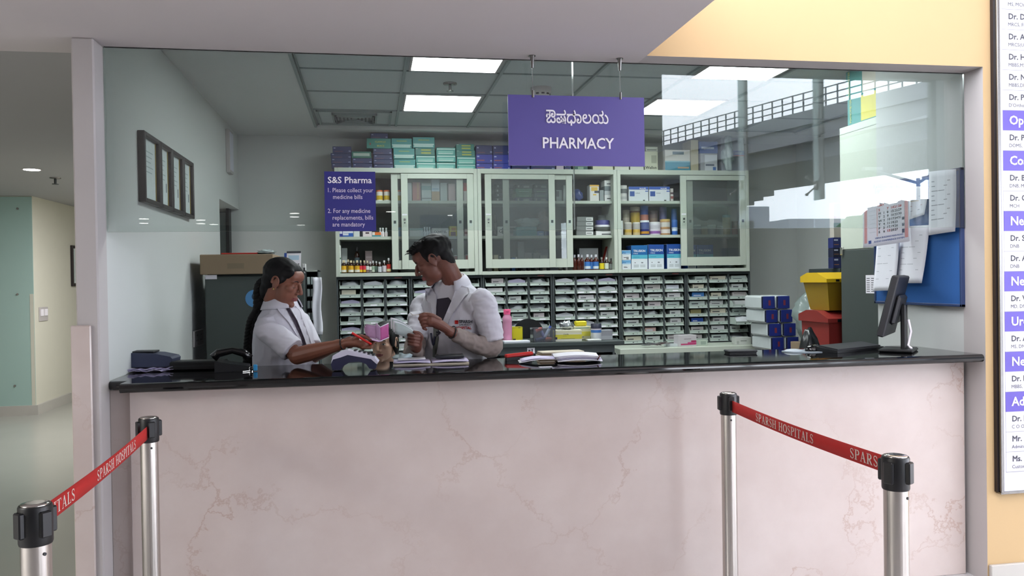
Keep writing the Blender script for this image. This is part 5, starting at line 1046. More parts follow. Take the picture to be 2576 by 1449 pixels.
# card terminal
p = atZ(893, 930, TOP)
tm = thing('card_terminal', 'white and navy card payment terminal on an arched stand', 'card terminal', (p.x, 3.70, Z), -.08)
arch = [(-.098, .004), (-.062, .004), (-.05, .022), (-.02, .038), (.02, .04), (.05, .028), (.064, .008), (.09, .004), (.098, .03), (.075, .052), (-.04, .074), (-.09, .06), (-.104, .03)]
MB().prism(arch, .075, 'terminal_navy', frame((0, .075, 0), (1, 0, 0), (0, 0, 1))).build('base', tm)
topp = [(-.103, .036), (-.094, .052), (-.062, .060), (-.03, .071), (.072, .050), (.098, .026), (.104, .036), (.088, .056), (.045, .074), (-.03, .092), (-.062, .086), (-.096, .068)]
MB().prism(topp, .079, 'terminal_white', frame((0, .077, 0), (1, 0, 0), (0, 0, 1))).build('shell', tm)
for r in range(5):
    for c in range(3): x = -.005+r*.02; MB().box(x, x+.013, .012+c*.02, .026+c*.02, .086-r*.0056, .092-r*.0056, 'charcoal_plastic', b=.002).build('key', tm)
# ledger with black calculator
c = Vector((.277, 3.93, Z))
lg = thing('ledger', 'open ledger with lilac white pages on the worktop, calculator on it', 'ledger', c, -.03)
for s in (-1, 1):
    m = MB().sheet(lambda u, v, s=s: (s*(.004+u*.172), (v-.5)*.15-.0, .010+.007*math.sin(min(1, u*1.4)*PI*.6)-.004*u), 10, 4, 'paper_lilac', .006); m.box(min(0, s*.178), max(0, s*.178), -.078, .078, 0, .0045, 'paper_cream'); m.build('page_block', lg)
MB().sheet(lambda u, v: (-.155+u*.13, (v-.5)*.12+.0, .0215+.004*u), 4, 4, 'paper_white', .001).build('loose_slip', lg)
kc = thing('calculator', 'flat black calculator lying on the right page of the ledger', 'calculator', (c.x+.092, c.y+.005, Z+.0225), -.05); MB().box(-.07, .07, -.04, .04, 0, .016, 'charcoal_plastic', b=.005).build('body', kc); MB().box(-.055, .055, -.03, .03, .0155, .017, 'black_gloss').build('face', kc)
# paper pile, stapler, envelopes
px_ = thing('paper_pile', 'pile of folded lilac white bills on the worktop', 'papers', (.885, 3.80, Z), -.12)
m = MB()
m.sheet(lambda u, v: (-.20+u*.20, -.07+v*.13, .004+.022*(1-abs(2*u-1)**1.5)*.4+.012*u), 10, 5, 'paper_white', .002)
m.sheet(lambda u, v: (-.19+u*.20, -.06+v*.13, .010+.018*u+.006*math.sin(u*5)), 10, 5, 'paper_lilac', .002); m.build('loose_sheet', px_)
for k in range(5):
    MB().sheet(lambda u, v, k=k: (-.02+u*.21-.004*k, -.075+v*.14+.004*(k % 2), .006+k*.0062+.012*math.sin(u*PI)*.6+.004*math.sin(v*6+k)), 12, 6, 'paper_lilac' if k % 2 else 'paper_white', .0042).build('folded_bill', px_)
MB().tube([(.165, -.079, .012), (.172, -.082, .024), (.178, -.078, .034)], .003, flat('#5a2a28'), 6).build('string', px_)
st = thing('stapler', 'red and black stapler beside the pile of bills', 'stapler', (at(1305, 895, 3.95).x, 3.93, Z), .15)
MB().box(-.07, .07, -.015, .015, 0, .006, 'black_plastic').box(-.07, .06, -.012, .012, .006, .018, 'charcoal_plastic').build('base', st); MB().box(-.072, .07, -.016, .016, .018, .036, 'pen_red', b=.005, M=Matrix.Rotation(-.06, 4, 'Y')).build('arm', st)
en = thing('envelope_stack', 'stack of brown and cream envelopes behind the pile of bills', 'envelopes', (at(1412, 888, 3.985).x, 3.955, Z), .02)
for k in range(4): MB().box(-.125+k*.006, .125-.004*k, 0, .09, k*.0085, k*.0085+.0075, 'paper_cream' if k % 2 else 'cardboard', b=.002, M=Matrix.Rotation(.03*(k-1.5), 4, 'Z')).build('envelope', en)
bx('slip', 'single white slip lying at the front of the worktop below the bills', 'paper', .735, .795, 3.565, .03, Z, TOP+.002, '#d6d6e4')
# right end: tray, mat, mouse, keyboard, monitor
p = atZ(1862, 888, TOP); ty = thing('calculator', 'thin black calculator lying alone right of the paper pile', 'calculator', (p.x, p.y-.01, Z), -.1); MB().box(-.075, .075, -.035, .05, .006, .016, 'charcoal_plastic', b=.004).build('body', ty); MB().box(-.07, .07, -.03, .045, 0, .006, 'black_plastic').build('foot', ty)
p = atZ(2030, 884, TOP); mp_ = thing('mouse_mat', 'pale oval mouse mat on the worktop near the monitor', 'mouse mat', (p.x, p.y, Z)); pts = [(.135*math.cos(a), .085*math.sin(a)) for a in [k*PI/14 for k in range(28)]]
MB().prism(pts, .003, flat('#8f9aa4')).build('mat', mp_); wm = MB().ell((-.075, -.0, .003), (.05, .045, .012), flat('#a8b2ba'), 16, 8); wm.v = [(a, b_, max(c_, .0028)) for a, b_, c_ in wm.v]; wm.build('wrist_rest', mp_)
mo = thing('computer_mouse', 'black computer mouse on the pale mat', 'mouse', (p.x+.025, p.y-.02, Z+.0032), .3); m = MB().ell((0, 0, .0), (.052, .033, .034), 'black_gloss', 20, 12); m.v = [(a, b_, max(c_, 0)) for a, b_, c_ in m.v]; m.build('shell', mo); MB().ell((.03, 0, .025), (.008, .004, .008), 'charcoal_plastic', 10, 8).build('wheel', mo)
kb = thing('keyboard', 'black keyboard lying beside the monitor stand', 'keyboard', (2.445, 3.89, Z), .42)
MB().prism([(-.07, 0), (.07, 0), (.07, .030), (-.07, .012)], .40, 'black_plastic', frame((-.20, 0, 0), (0, 1, 0), (0, 0, 1))).build('housing', kb)
MB().prism([(-.06, .0135), (.05, .0278), (.05, .034), (-.06, .020)], .37, 'charcoal_plastic', frame((-.185, 0, 0), (0, 1, 0), (0, 0, 1))).build('key_field', kb)
mn = thing('monitor', 'black flat monitor seen from behind at the right end of the worktop', 'monitor', (2.635, 3.765, Z), math.radians(47))
tilt = Matrix.Translation((0, .02, .235)) @ Matrix.Rotation(math.radians(14), 4, 'X')
MB().box(-.185, .185, -.022, .012, -.155, .155, 'charcoal_plastic', b=.006, M=tilt).box(-.12, .12, -.045, -.02, -.09, .06, 'charcoal_plastic', b=.012, M=tilt).build('housing', mn)
MB().box(-.172, .172, .0115, .014, -.14, .14, 'black_gloss', M=tilt).build('screen', mn)
MB().box(-.035, .035, -.045, -.02, .01, .24, 'black_plastic', b=.006).build('stand_neck', mn); MB().box(-.10, .10, -.085, .075, 0, .016, 'black_plastic', b=.006).build('stand_base', mn)
MB().tube([(.02, -.05, .16), (.03, -.06, .10), (.0, -.05, .03), (-.04, -.07, .02)], .006, 'white_print', 8).build('cable', mn)

# ------------------------------------------------------------------ belt posts
def arc(cx_, cz, rx, rz, a0, a1, n=14): return [(cx_+rx*math.cos(math.radians(a0+(a1-a0)*i/n)), cz+rz*math.sin(math.radians(a0+(a1-a0)*i/n))) for i in range(n+1)]
def stroke(pts, w0, w1=None, vert=None):       # ribbon along pts; thickness follows the direction: thick on verticals
    q = []
    for i in range(len(pts)):
        a = Vector(pts[max(i-1, 0)]); b_ = Vector(pts[min(i+1, len(pts)-1)]); d = (b_-a).normalized(); n = Vector((-d.y, d.x))
        w_ = w1+(w0-w1)*abs(d.y) if w1 else w0; p = Vector(pts[i]); q.append((p-n*w_/2, p+n*w_/2))
    return [(q[i][0], q[i+1][0], q[i+1][1], q[i][1]) for i in range(len(q)-1)]
def R_(x0, x1, y0, y1): return [((x0, y0), (x1, y0), (x1, y1), (x0, y1))]
def serif_glyph(ch):
    T, t, s = .15, .06, .05; SR = lambda x, y: R_(x-.17, x+.17, y, y+s)
    if ch == 'I': return R_(.17-T/2, .17+T/2, 0, 1)+SR(.17, 0)+SR(.17, 1-s), .40
    if ch == 'H': return R_(.17-T/2, .17+T/2, 0, 1)+R_(.65-T/2, .65+T/2, 0, 1)+R_(.17, .65, .48, .54)+SR(.17, 0)+SR(.17, 1-s)+SR(.65, 0)+SR(.65, 1-s), .88
    if ch in 'PR':
        g = R_(.17-T/2, .17+T/2, 0, 1)+SR(.17, 0)+R_(.0, .3, 1-s, 1)+stroke([(.17, .97)]+arc(.34, .74, .22, .23, 90, -90)+[(.17, .51)], T, t)
        return (g+stroke([(.33, .5), (.62, .03)], T)+R_(.52, .74, 0, s), .78) if ch == 'R' else (g, .68)
    if ch == 'T': return R_(.34-T/2, .34+T/2, 0, 1)+R_(.0, .68, 1-t, 1)+SR(.34, 0)+R_(0, .05, .78, 1)+R_(.63, .68, .78, 1), .74
    if ch == 'L': return R_(.17-T/2, .17+T/2, 0, 1)+SR(.17, 1-s)+R_(0, .6, 0, t)+R_(.55, .6, 0, .25)+R_(0, .17, 0, s), .66
    if ch == 'A': return stroke([(.12, .02), (.36, .98)], t)+stroke([(.36, .98), (.62, .02)], T)+R_(.2, .52, .32, .37)+R_(0, .24, 0, s)+R_(.47, .78, 0, s), .80
    if ch == 'O': return stroke(arc(.38, .5, .30, .47, 0, 360, 28), T*1.1, t), .80
    if ch == 'S': return stroke(arc(.28, .745, .19, .225, 20, 180, 10)+[(.14, .60), (.42, .42)]+arc(.30, .255, .19, .225, 30, -160, 12), t*1.3)+stroke([(.13, .66), (.24, .55), (.36, .46), (.46, .34)], T)+R_(.44, .48, .72, .95)+R_(.07, .11, .05, .28), .60
    return [], .35
def serif_text(mb, s, h, k, M, width):
    tot = sum(serif_glyph(c)[1]+.04 for c in s); q = width/tot; x = 0
    for i, c in enumerate(s):
        g, w_ = serif_glyph(c)
        for quad in g: mb.add([((x+p[0])*q, p[1]*h, 0) for p in quad], [(0, 1, 2, 3)], k, False, M)
        x += w_+.04
POST = {}
def post(key, x, y, label, rz):
    t = thing('stanchion', label, 'barrier post', (x, y, 0), rz, 'belt barrier posts'); POST[key] = t
    MB().lathe([(.165, 0), (.165, .008), (.12, .022), (.04, .032), (.034, .04)], 'steel_brushed', 32).build('base', t)
    MB().cyl((0, 0, .03), (0, 0, .915), .0325, 'steel_brushed', 32).build('pole', t)
    h = MB().lathe([(.035, .905), (.0365, .91), (.0365, .992), (.0345, .996)], 'black_plastic', 32)
    for k in range(4): h.box(-.013, .013, -.0455, -.03, .925, .985, 'black_plastic', b=.003, M=Matrix.Rotation(k*PI/2, 4, 'Z'))
    h.build('head', t); MB().lathe([(.031, .996), (.031, .999), (.02, 1.001)], 'steel_brushed', 32).build('top_disc', t)
    MB().cyl((.0, -.032, .885), (0, -.0345, .885), .004, 'black_plastic', 10).build('screw', t); return t
post('lf', -.776, 2.055, 'steel belt post nearest the viewer at the lower left corner', .9)
post('lb', -.842, 3.30, 'steel belt post at the counter left end, red belt leaving its head', .5)
post('rb', 1.512, 3.315, 'steel belt post before the marble front, right of centre', -.1)
post('rf', 1.422, 2.045, 'steel belt post nearest the viewer at right', .5)
def belt(par, a, b_, flip, words):
    A = Vector(a); B = Vector(b_); d = (B-A); L = Vector((d.x, d.y, 0)).length; u = Vector((d.x, d.y, 0)).normalized(); sl = d.z/L
    inv = par.matrix_basis.inverted(); bpy.context.view_layer.update(); W = par.matrix_world.inverted()
    def P3(s, v, off=0.0): sag = -.008*math.sin(PI*s/L); n = Vector((u.y, -u.x, 0)); return A+u*s+Vector((0, 0, sl*s+v+sag))+n*off
    m = MB().sheet(lambda p, q: W @ P3(p*L, (q-.5)*.048), 24, 2, 'belt_red', .0016); o = m.build('belt', par)
    for s0, s1, txt in words:
        tmp = MB(); serif_text(tmp, txt, .031, 'belt_print', None, s1-s0); t = MB()
        t.add([W @ P3(s0+v[0], -.0155+v[1], .0016) for v in tmp.v], tmp.f, 'belt_print'); t.build('belt_lettering', o)
def s_on(px, py, a, b_):
    v = ray((px, py)); a2 = Vector(a).xy; d = (Vector(b_).xy-a2); L = d.length; d.normalize()
    # camera (0,0) + k*v.xy = a2 + s*d
    det = v.x*(-d.y)-v.y*(-d.x); s = (v.x*a2.y-v.y*a2.x)/det; return s
a, b_ = (-.765, 2.10, .963), (-.838, 3.262, .945); s1 = s_on(243, 1190, a, b_); s2 = s_on(341, 1130, a, b_); w_ = s2-s1
e2 = s_on(188, 1250, a, b_)
def words(s0, s1):
    ws = [sum(serif_glyph(c)[1]+.04 for c in q) for q in ('SPARSH', ' ', 'HOSPITALS')]; k = (s1-s0)/sum(ws)
    return (s0, s0+ws[0]*k, 'SPARSH'), (s1-ws[2]*k, s1, 'HOSPITALS')
belt(POST['lb'], a, b_, False, (*words(s1, s2), (e2-w_*.42, e2, 'PITALS')))
a, b_ = (1.510, 3.275, .946), (1.424, 2.085, .962); s1 = s_on(1902, 1050, a, b_); s2 = s_on(2048, 1105, a, b_); s3 = s_on(2139, 1140, a, b_)
belt(POST['rb'], a, b_, False, (*words(s1, s2), (s3, min(s3+(s2-s1)*.34, 1.15), 'SPARS')))

# ------------------------------------------------------------------ directory board on the yellow wall
BYd = 3.462; x0 = 2.985; z_of = lambda y: at(2540, y, BYd).z
bd = thing('directory_board', 'tall white and purple doctors directory board on the yellow wall', 'directory board', (x0, WALL_Y, 0))
zb, ztop = z_of(1237), z_of(23)+.32; BW_ = .75
MB().box(0, BW_, -.034, -.002, zb, ztop, 'board_white', b=.002).build('panel', bd)
MB().box(-.016, 0, -.036, -.001, zb-.006, ztop, 'dark_chrome', b=.002).box(-.024, -.016, -.02, -.001, zb-.004, ztop, 'dark_frame_wood').box(-.016, BW_, -.034, -.001, zb-.012, zb, 'dark_chrome').build('frame', bd)
rows = [('w', '', 'MS, MCh (U'), ('w', 'Dr. De', 'MRCS, FRI'), ('w', 'Dr. Ana', 'MRCS(UK),'), ('w', 'Dr. Ha', 'MBBS,MS'), ('w', 'Dr. No', 'MBBS,DNI'), ('w', 'Dr. Pra', "D'Ortho, D"), ('p', 'Oph', ''), ('w', 'Dr. P. I', 'DOMS, MS'), ('p', 'Cos', ''), ('w', 'Dr. Bh', 'DNB, MRC'), ('w', 'Dr. Go', 'MCH'), ('p', 'Neu', ''), ('w', 'Dr. Sh', 'DNB'), ('w', 'Dr. Ab', 'DNB'), ('p', 'Neu', ''), ('w', 'Dr. Vi', 'MD, DM'), ('p', 'Uro', ''), ('w', 'Dr. Av', 'MS, DNE'), ('p', 'Nep', ''), ('w', 'Dr. P.', 'MBBS, M'), ('p', 'Adm', ''), ('w', 'Dr. P', 'C O O'), ('w', 'Mr. S', 'Adminis'), ('w', 'Ms. I', 'Custom')]
rh = (z_of(23)-z_of(1187.7))/23; ztop_r = z_of(23)+rh
for i, (k, a, b_) in enumerate(rows):
    z1 = ztop_r-i*rh; z0 = z1-rh; st_ = MB(); lt = MB()
    st_.box(.012, BW_-.004, -.0356, -.0338, z0+.001, z1-.001, 'board_purple' if k == 'p' else 'board_white')
    if k == 'w': st_.box(.012, BW_-.004, -.0358, -.0338, z0-.0008, z0+.0008, flat('#8a8a94'))
    o = st_.build('name_strip', bd)
    if k == 'p': lt.text(a, 'white_print', rh*.62, front(.045, -.0365, z0+rh*.30), 'left', .022).build('lettering', o); continue
    if a: lt.text(a, 'grey_print', rh*.40, front(.045, -.0362, z0+rh*.52), 'left', .022).build('lettering', o)
    MB().text(b_, 'grey_print', rh*.25, front(.043, -.0362, z0+rh*.17), 'left', 0).build('lettering', o)
# ------------------------------------------------------------------ people
EYE = Vector((0, 0, CAM_H))
def cr(pts, n=6):
    P_ = [Vector(p) for p in pts]; P_ = [2*P_[0]-P_[1]]+P_+[2*P_[-1]-P_[-2]]; o = []
    for i in range(1, len(P_)-2):
        for k in range(n):
            t = k/n; a, b_, c, d = P_[i-1:i+3]
            o.append(.5*((2*b_)+(c-a)*t+(2*a-5*b_+4*c-d)*t*t+(3*b_-a-3*c+d)*t**3))
    o.append(P_[-2]); return o
def lerpr(r, n):
    m = len(r)-1; o = []
    for i in range(n):
        t = i/(n-1)*m; k = min(int(t), m-1); o.append(r[k]+(r[k+1]-r[k])*(t-k))
    return o
def limb(S, pts, radii, k='skin_man', n=14, flatten=None, dome=True):
    p = cr(pts); r = lerpr(radii, len(p)); S.tube(p, r, k, n, flatten=flatten)
    if dome:
        S.ell(p[0], (r[0],)*3, k, 12, 8); S.ell(p[-1], (r[-1],)*3, k, 12, 8)
def remesh(mb, voxel, it):
    me = mb.mesh('solid'); o = bpy.data.objects.new('solid', me); COL.objects.link(o)
    bmx = bmesh.new(); bmx.from_mesh(me); bmesh.ops.recalc_face_normals(bmx, faces=bmx.faces); bmx.to_mesh(me); bmx.free()
    a = o.modifiers.new('r', 'REMESH'); a.mode = 'VOXEL'; a.voxel_size = voxel; a.adaptivity = 0
    if it: s = o.modifiers.new('s', 'SMOOTH'); s.factor = .5; s.iterations = it
    bpy.context.view_layer.update()
    r = bpy.data.meshes.new_from_object(o.evaluated_get(bpy.context.evaluated_depsgraph_get()))
    bpy.data.objects.remove(o); bpy.data.meshes.remove(me); return r
def vco(me):
    a = np.empty(len(me.vertices)*3, np.float32); me.vertices.foreach_get('co', a); return a.reshape(-1, 3).astype(np.float64)
def setco(me, a): me.vertices.foreach_set('co', a.astype(np.float32).ravel()); me.update()
def pcen(me):
    a = np.empty(len(me.polygons)*3, np.float32); me.polygons.foreach_get('center', a); return a.reshape(-1, 3).astype(np.float64)
def finish(me, name, base, mats, idx=None, parent=None):
    c = vco(me)-np.array(base); setco(me, c); me.materials.clear()
    for k in mats: me.materials.append(MT[k])
    n = len(me.polygons); me.polygons.foreach_set('material_index', (idx if idx is not None else np.zeros(n)).astype(np.int32)); me.polygons.foreach_set('use_smooth', np.ones(n, bool)); me.update()
    o = bpy.data.objects.new(name, me); COL.objects.link(o)
    if parent is not None: o.parent = parent
    else: o.location = base
    return o
def smooth_sel(me, mask, it, fac=.5):
    b = bmesh.new(); b.from_mesh(me); b.verts.ensure_lookup_table(); vs = [b.verts[i] for i in np.nonzero(mask)[0]]
    for _ in range(it): bmesh.ops.smooth_vert(b, verts=vs, factor=fac, use_axis_x=True, use_axis_y=True, use_axis_z=True)
    b.to_mesh(me); b.free()
class Head:
    def __init__(s, c, fwd, up=(0, 0, 1), k=1.0):
        x = Vector(fwd).normalized(); z = Vector(up); z = (z-x*z.dot(x)).normalized(); y = z.cross(x)
        s.c = Vector(c); s.R = Matrix((x, y, z)).transposed(); s.k = k; s.x, s.y, s.z = x, y, z
    def w(s, p): return s.c+s.R @ (Vector(p)*s.k)
    def e(s, S, c, r, rot=None, k='skin_man', n=20, m=14): S.ell(s.w(c), [q*s.k for q in r], k, n, m, s.R if rot is None else s.R @ rot)
    def skull(s, S, fem=False):
        e = lambda c, r, rot=None: s.e(S, c, r, rot)
        e((-.014, 0, .030), (.098, .075, .084)); e((.030, 0, -.030), (.056, .060, .082)); e((.022, 0, -.068), (.054, .050 if fem else .054, .040))
        e((.066, 0, -.096), (.022, .020 if fem else .024, .018)); e((.060, 0, .045), (.030, .056, .034))
        for q in (-1, 1):
            e((.056, q*.040, -.014), (.026, .022, .019)); e((.070, q*.026, .021), (.014, .026, .010)); e((.046, q*.036, -.044), (.024, .020, .034))
            e((.091, q*.0125, -.033), (.010, .0075, .0085))
            e((-.004, q*.074, -.006), (.019, .007, .031), Matrix.Rotation(q*.35, 3, 'Z')); e((-.002, q*.072, -.030), (.010, .006, .011))
            S.tube([s.w((-.004+.019*math.cos(a), q*(.079+.004*math.sin(a)), -.002+.029*math.sin(a))) for a in [math.radians(t) for t in range(-40, 220, 20)]], .0042*s.k, 'skin_man', 8)
            e((.070, q*.031, .0035), (.0135, .0140, .0115))
        nb = [(.084, 0, .016), (.094, 0, -.004), (.104, 0, -.022)]; p = [s.w(v) for v in nb]; S.tube(p, [.0085*s.k, .009*s.k, .0105*s.k], 'skin_man', 10); e((.104, 0, -.027), (.0115, .0115, .0105))
        e((.084, 0, -.057), (.012, .021, .0062)); e((.083, 0, -.068), (.0125, .018, .0068)); e((.070, 0, -.062), (.016, .026, .020))
    def shape(s, co):          # hollows of the eyes and temples
        l = s.loc(co); d = np.zeros(len(co))
        for q in (-1, 1):
            for c, a, sg in (((.080, q*.030, .010), .0035, .009), ((.088, q*.019, .002), .004, .007), ((.03, q*.066, .012), .003, .018), ((.0, q*.082, -.005), .0, .01)):
                d += a*np.exp(-((l-np.array(c))**2).sum(1)/(2*sg*sg))
        cen = np.array([0.0, 0, .0]); v = l-cen; v /= np.maximum(np.linalg.norm(v, axis=1), 1e-6)[:, None]; l2 = l-v*d[:, None]
        return (l2*s.k) @ np.array(s.R).T + np.array(s.c)
    def soften(s, me):
        l = s.loc(vco(me)); near = (np.linalg.norm(l, axis=1) < .135) & (np.abs(l[:, 1]) < .068)
        fine = (l[:, 0] > .078) & (np.abs(l[:, 1]) < .03) & (l[:, 2] < .01)
        smooth_sel(me, near & ~fine, 22); smooth_sel(me, near & fine, 2)
    def loc(s, co): return (co-np.array(s.c)) @ np.array(s.R)/s.k
    def classify(s, cen, down=True):   # 0 skin, 1 lips, 2 dark (brows, lashes), 3 eye white
        l = s.loc(cen); i = np.zeros(len(cen)); x, y, z = l[:, 0], np.abs(l[:, 1]), l[:, 2]; f = (x > .055) & (y < .06)
        i[f & (z < -.0525) & (z > -.0745) & ((y/.0235)**2+((z+.0632)/.0105)**2 < 1) & (x > .075)] = 1
        return i
def face_lines(H, me, base, par, open_eyes=False):      # brows, lash lines and eyes laid on the face
    B = bvh_of(me)
    def sp(y, z, off=.0):
        o = H.w((.25, y, z)); h = B.ray_cast(o, -H.x)[0]; return (h if h is not None else H.w((.085, y, z)))+H.x*off
    for q in (-1, 1):
        pb = [sp(q*y, z, .0004) for y, z in ((.012, .0215), (.020, .0255), (.030, .0275), (.040, .0255), (.047, .0205))]
        child(MB().tube(cr(pb, 4), lerpr([.0016, .0026, .0024, .0018, .0007], len(cr(pb, 4))), 'hair_black', 8), 'eyebrow', base, par)
        zl = .0035 if open_eyes else -.0035
        pl = [sp(q*y, z, .0006) for y, z in ((.0165, zl-.003), (.023, zl+(.0016 if open_eyes else -.0022)), (.031, zl+(.003 if open_eyes else -.0032)), (.039, zl+(.0015 if open_eyes else -.0018)), (.0455, zl-.001))]
        child(MB().tube(cr(pl, 4), lerpr([.0007, .0013, .0015, .0014, .0008], len(cr(pl, 4))), 'eye_dark', 6), 'eyelashes', base, par)
        if open_eyes:
            c = sp(q*.031, .0015, -.0028); e = MB().ell(c, (.005, .0125, .0048), 'eye_white', 16, 10, H.R); e.ell(c+H.x*.0035, (.0022, .0044, .0044), 'eye_dark', 14, 10, H.R); child(e, 'eye', base, par)
        else:
            pc = [sp(q*y, z, -.0002) for y, z in ((.018, .004), (.025, .0075), (.033, .008), (.042, .0055))]
            child(MB().tube(cr(pc, 4), .0007, 'eye_dark', 6), 'lid_crease', base, par)
def fing(S, pts, r0=.0088, r1=.0066): limb(S, pts, [r0, (r0+r1)/2, r1], n=10)
def patch(bvh, poly, k, off, thick, step=7.0, fb=4.2):
    b = bmesh.new(); f = b.faces.new([b.verts.new((x, y, 0)) for x, y in poly])
    xs = [p[0] for p in poly]; ys = [p[1] for p in poly]
    for ax, lo, hi in ((0, min(xs), max(xs)), (1, min(ys), max(ys))):
        q = lo+step
        while q < hi:
            no = (1, 0, 0) if ax == 0 else (0, 1, 0); co = (q, 0, 0) if ax == 0 else (0, q, 0)
            bmesh.ops.bisect_plane(b, geom=b.verts[:]+b.edges[:]+b.faces[:], plane_co=co, plane_no=no); q += step
    b.verts.index_update(); fr = []; bk = []; last = None
    for v in b.verts:
        d = ray((v.co.x, v.co.y)); h = bvh.ray_cast(EYE, d)[0]
        t = (h-EYE).length if h is not None else None; fr.append([d, t])
    ts = [t for d, t in fr if t]; mt = sum(ts)/len(ts) if ts else fb
    m = MB(); N = len(fr); vs = [EYE+d*((t or mt)-off-thick) for d, t in fr]+[EYE+d*((t or mt)-off+.003) for d, t in fr]
    fs = []
    for f in b.faces: q = [v.index for v in f.verts]; fs.append(tuple(q)); fs.append(tuple(N+i for i in q[::-1]))
    for e in b.edges:
        if len(e.link_faces) == 1: a, c = [v.index for v in e.verts]; fs.append((a, c, N+c, N+a))
    b.free(); m.add(vs, fs, k, True); return m
def px_text(bvh, m, s, x, y, hpx, k, wpx, bold=.02, off=.006, slope=0.0):
    vs, fs, w_ = text_geo(s, bold); q = wpx/w_; o = []
    for v in vs:
        X = x+v[0]*q; Y = y-v[1]*hpx+slope*(X-x); d = ray((X, Y)); h = bvh.ray_cast(EYE, d)[0]; t = (h-EYE).length if h is not None else 4.0
        o.append(EYE+d*(t-off))
    m.add(o, fs, k)
def rings(S, rr, k, n=28):       # loft: rr = list of (centre, side vec, fwd vec, a, b, exponent)
    vs = []; fs = []
    for c, sv, fv, a, b_, e in rr:
        c = Vector(c); sv = Vector(sv); fv = Vector(fv)
        for j in range(n):
            t = 2*PI*j/n; cs, sn = math.cos(t), math.sin(t); q = 2/e
            vs.append(c+sv*(a*math.copysign(abs(cs)**q, cs))+fv*(b_*math.copysign(abs(sn)**q, sn)))
    for i in range(len(rr)-1):
        for j in range(n): j2 = (j+1) % n; fs.append((i*n+j, i*n+j2, (i+1)*n+j2, (i+1)*n+j))
    fs.append(tuple(range(n))[::-1]); fs.append(tuple(range((len(rr)-1)*n, len(rr)*n))); S.add(vs, fs, k, True)
def wrinkle(me, amp, seed, sc=(14, 14, 5)):
    c = vco(me); nn = np.empty(len(me.vertices)*3, np.float32); me.vertices.foreach_get('normal', nn); nn = nn.reshape(-1, 3)
    d = np.array([noise.noise(Vector((p[0]*sc[0]+seed, p[1]*sc[1], p[2]*sc[2])))+.5*noise.noise(Vector((p[0]*sc[0]*2.3, p[1]*sc[1]*2.1+seed, p[2]*sc[2]*3))) for p in c])
    d = -np.abs(d)*1.6+.4
    setco(me, c+nn*(d*amp)[:, None])
def bvh_of(me):
    return BVHTree.FromPolygons([tuple(v.co) for v in me.vertices], [tuple(p.vertices) for p in me.polygons])
def child(mb, name, base, parent): o = mb.build(name, parent); o.location = -Vector(base); return o
def hair_tufts(mb, H, n, seed, region, r=.004, L=.03):
    rg = random.Random(seed)
    for i in range(n):
        c, d = region(rg); c = Vector(c); d = Vector(d).normalized(); e = c+d*L*rg.uniform(.6, 1.2)+Vector((rg.uniform(-.006, .006), rg.uniform(-.006, .006), rg.uniform(-.004, .004)))
        mid = c.lerp(e, .5)+c.normalized()*.006
        mb.tube([H.w(c), H.w(mid), H.w(e)], [r, r*.8, .0008], 'hair_black', 5)
def trousers(base, cx_, cy_, parent, k, sv=(1, 0), spread=.09, top=.98, name='trousers'):
    S = MB()
    for q in (-1, 1):
        x, y = cx_+sv[0]*q*spread, cy_+sv[1]*q*spread
        limb(S, [(x, y, top-.05), (x, y, .5), (x, y, .06)], [.095, .075, .06], k)
    S.ell((cx_, cy_, top-.04), (.17, .13, .12), k); me = remesh(S, .014, 3); finish(me, name, base, [k], None, parent)
    for q in (-1, 1):
        x, y = cx_+sv[0]*q*spread, cy_+sv[1]*q*spread; m = MB().ell((x, y-.05, .035), (.045, .125, .045), 'black_plastic', 14, 8); m.v = [(a, b_, max(c, .001)) for a, b_, c in m.v]; child(m, 'shoe', base, parent)

# ---------------- the man
def P(x, y, Y): return at(x, y, Y)
mb_ = Vector((.42, 4.30, 0))
H = Head(P(1088, 654, 4.2), (-.87, .10, -.47), (0, 0, 1), 1.0)
S = MB(); H.skull(S)
nk = P(1150, 738, 4.27)
limb(S, [H.w((-.035, 0, -.02)), H.w((-.045, 0, -.085)), nk, nk+Vector((.01, .02, -.10))], [.058, .052, .056, .06])
sl, sr = P(1212, 752, 4.10), P(1064, 760, 4.37)
S.ell(nk+Vector((0, .03, -.19)), (.11, .07, .14), 'skin_man')
limb(S, [nk+Vector((0, .01, -.09)), sl+Vector((-.01, 0, -.035))], [.05, .04]); limb(S, [nk+Vector((0, .01, -.09)), sr+Vector((.01, 0, -.035))], [.05, .04])
el, wl = P(1236, 872, 4.10), P(1130, 833, 3.985)
er, wr = P(1040, 893, 4.17), P(1047, 874, 4.03)
limb(S, [sl+Vector((0, 0, -.03)), el], [.042, .035]); limb(S, [el, el.lerp(wl, .5)+Vector((0, 0, -.008)), wl], [.034, .032, .026])
limb(S, [sr+Vector((0, 0, -.03)), er], [.042, .04]); limb(S, [er, er.lerp(wr, .5), wr], [.042, .036, .027])
# left hand: back of the hand to us, fingers curled round a card
pc = P(1100, 814, 3.965)
limb(S, [wl, P(1115, 822, 3.972), pc, P(1084, 806, 3.955)], [.026, .030, .033, .030], flatten=.8)
for i in range(4):
    k0 = P(1085+i, 794+8.2*i, 3.945+.006*i); k1 = P(1064+1.8*i, 793+8.8*i, 3.932+.006*i); k2 = P(1055+3.4*i, 802+7.8*i, 3.948+.006*i); k3 = P(1063+3*i, 808+7*i, 3.966+.005*i)
    fing(S, [k0, k1, k2, k3], .0084, .0066)
fing(S, [P(1106, 804, 3.95), P(1086, 793, 3.938), P(1068, 790, 3.938), P(1058, 793, 3.945)], .0115, .008)
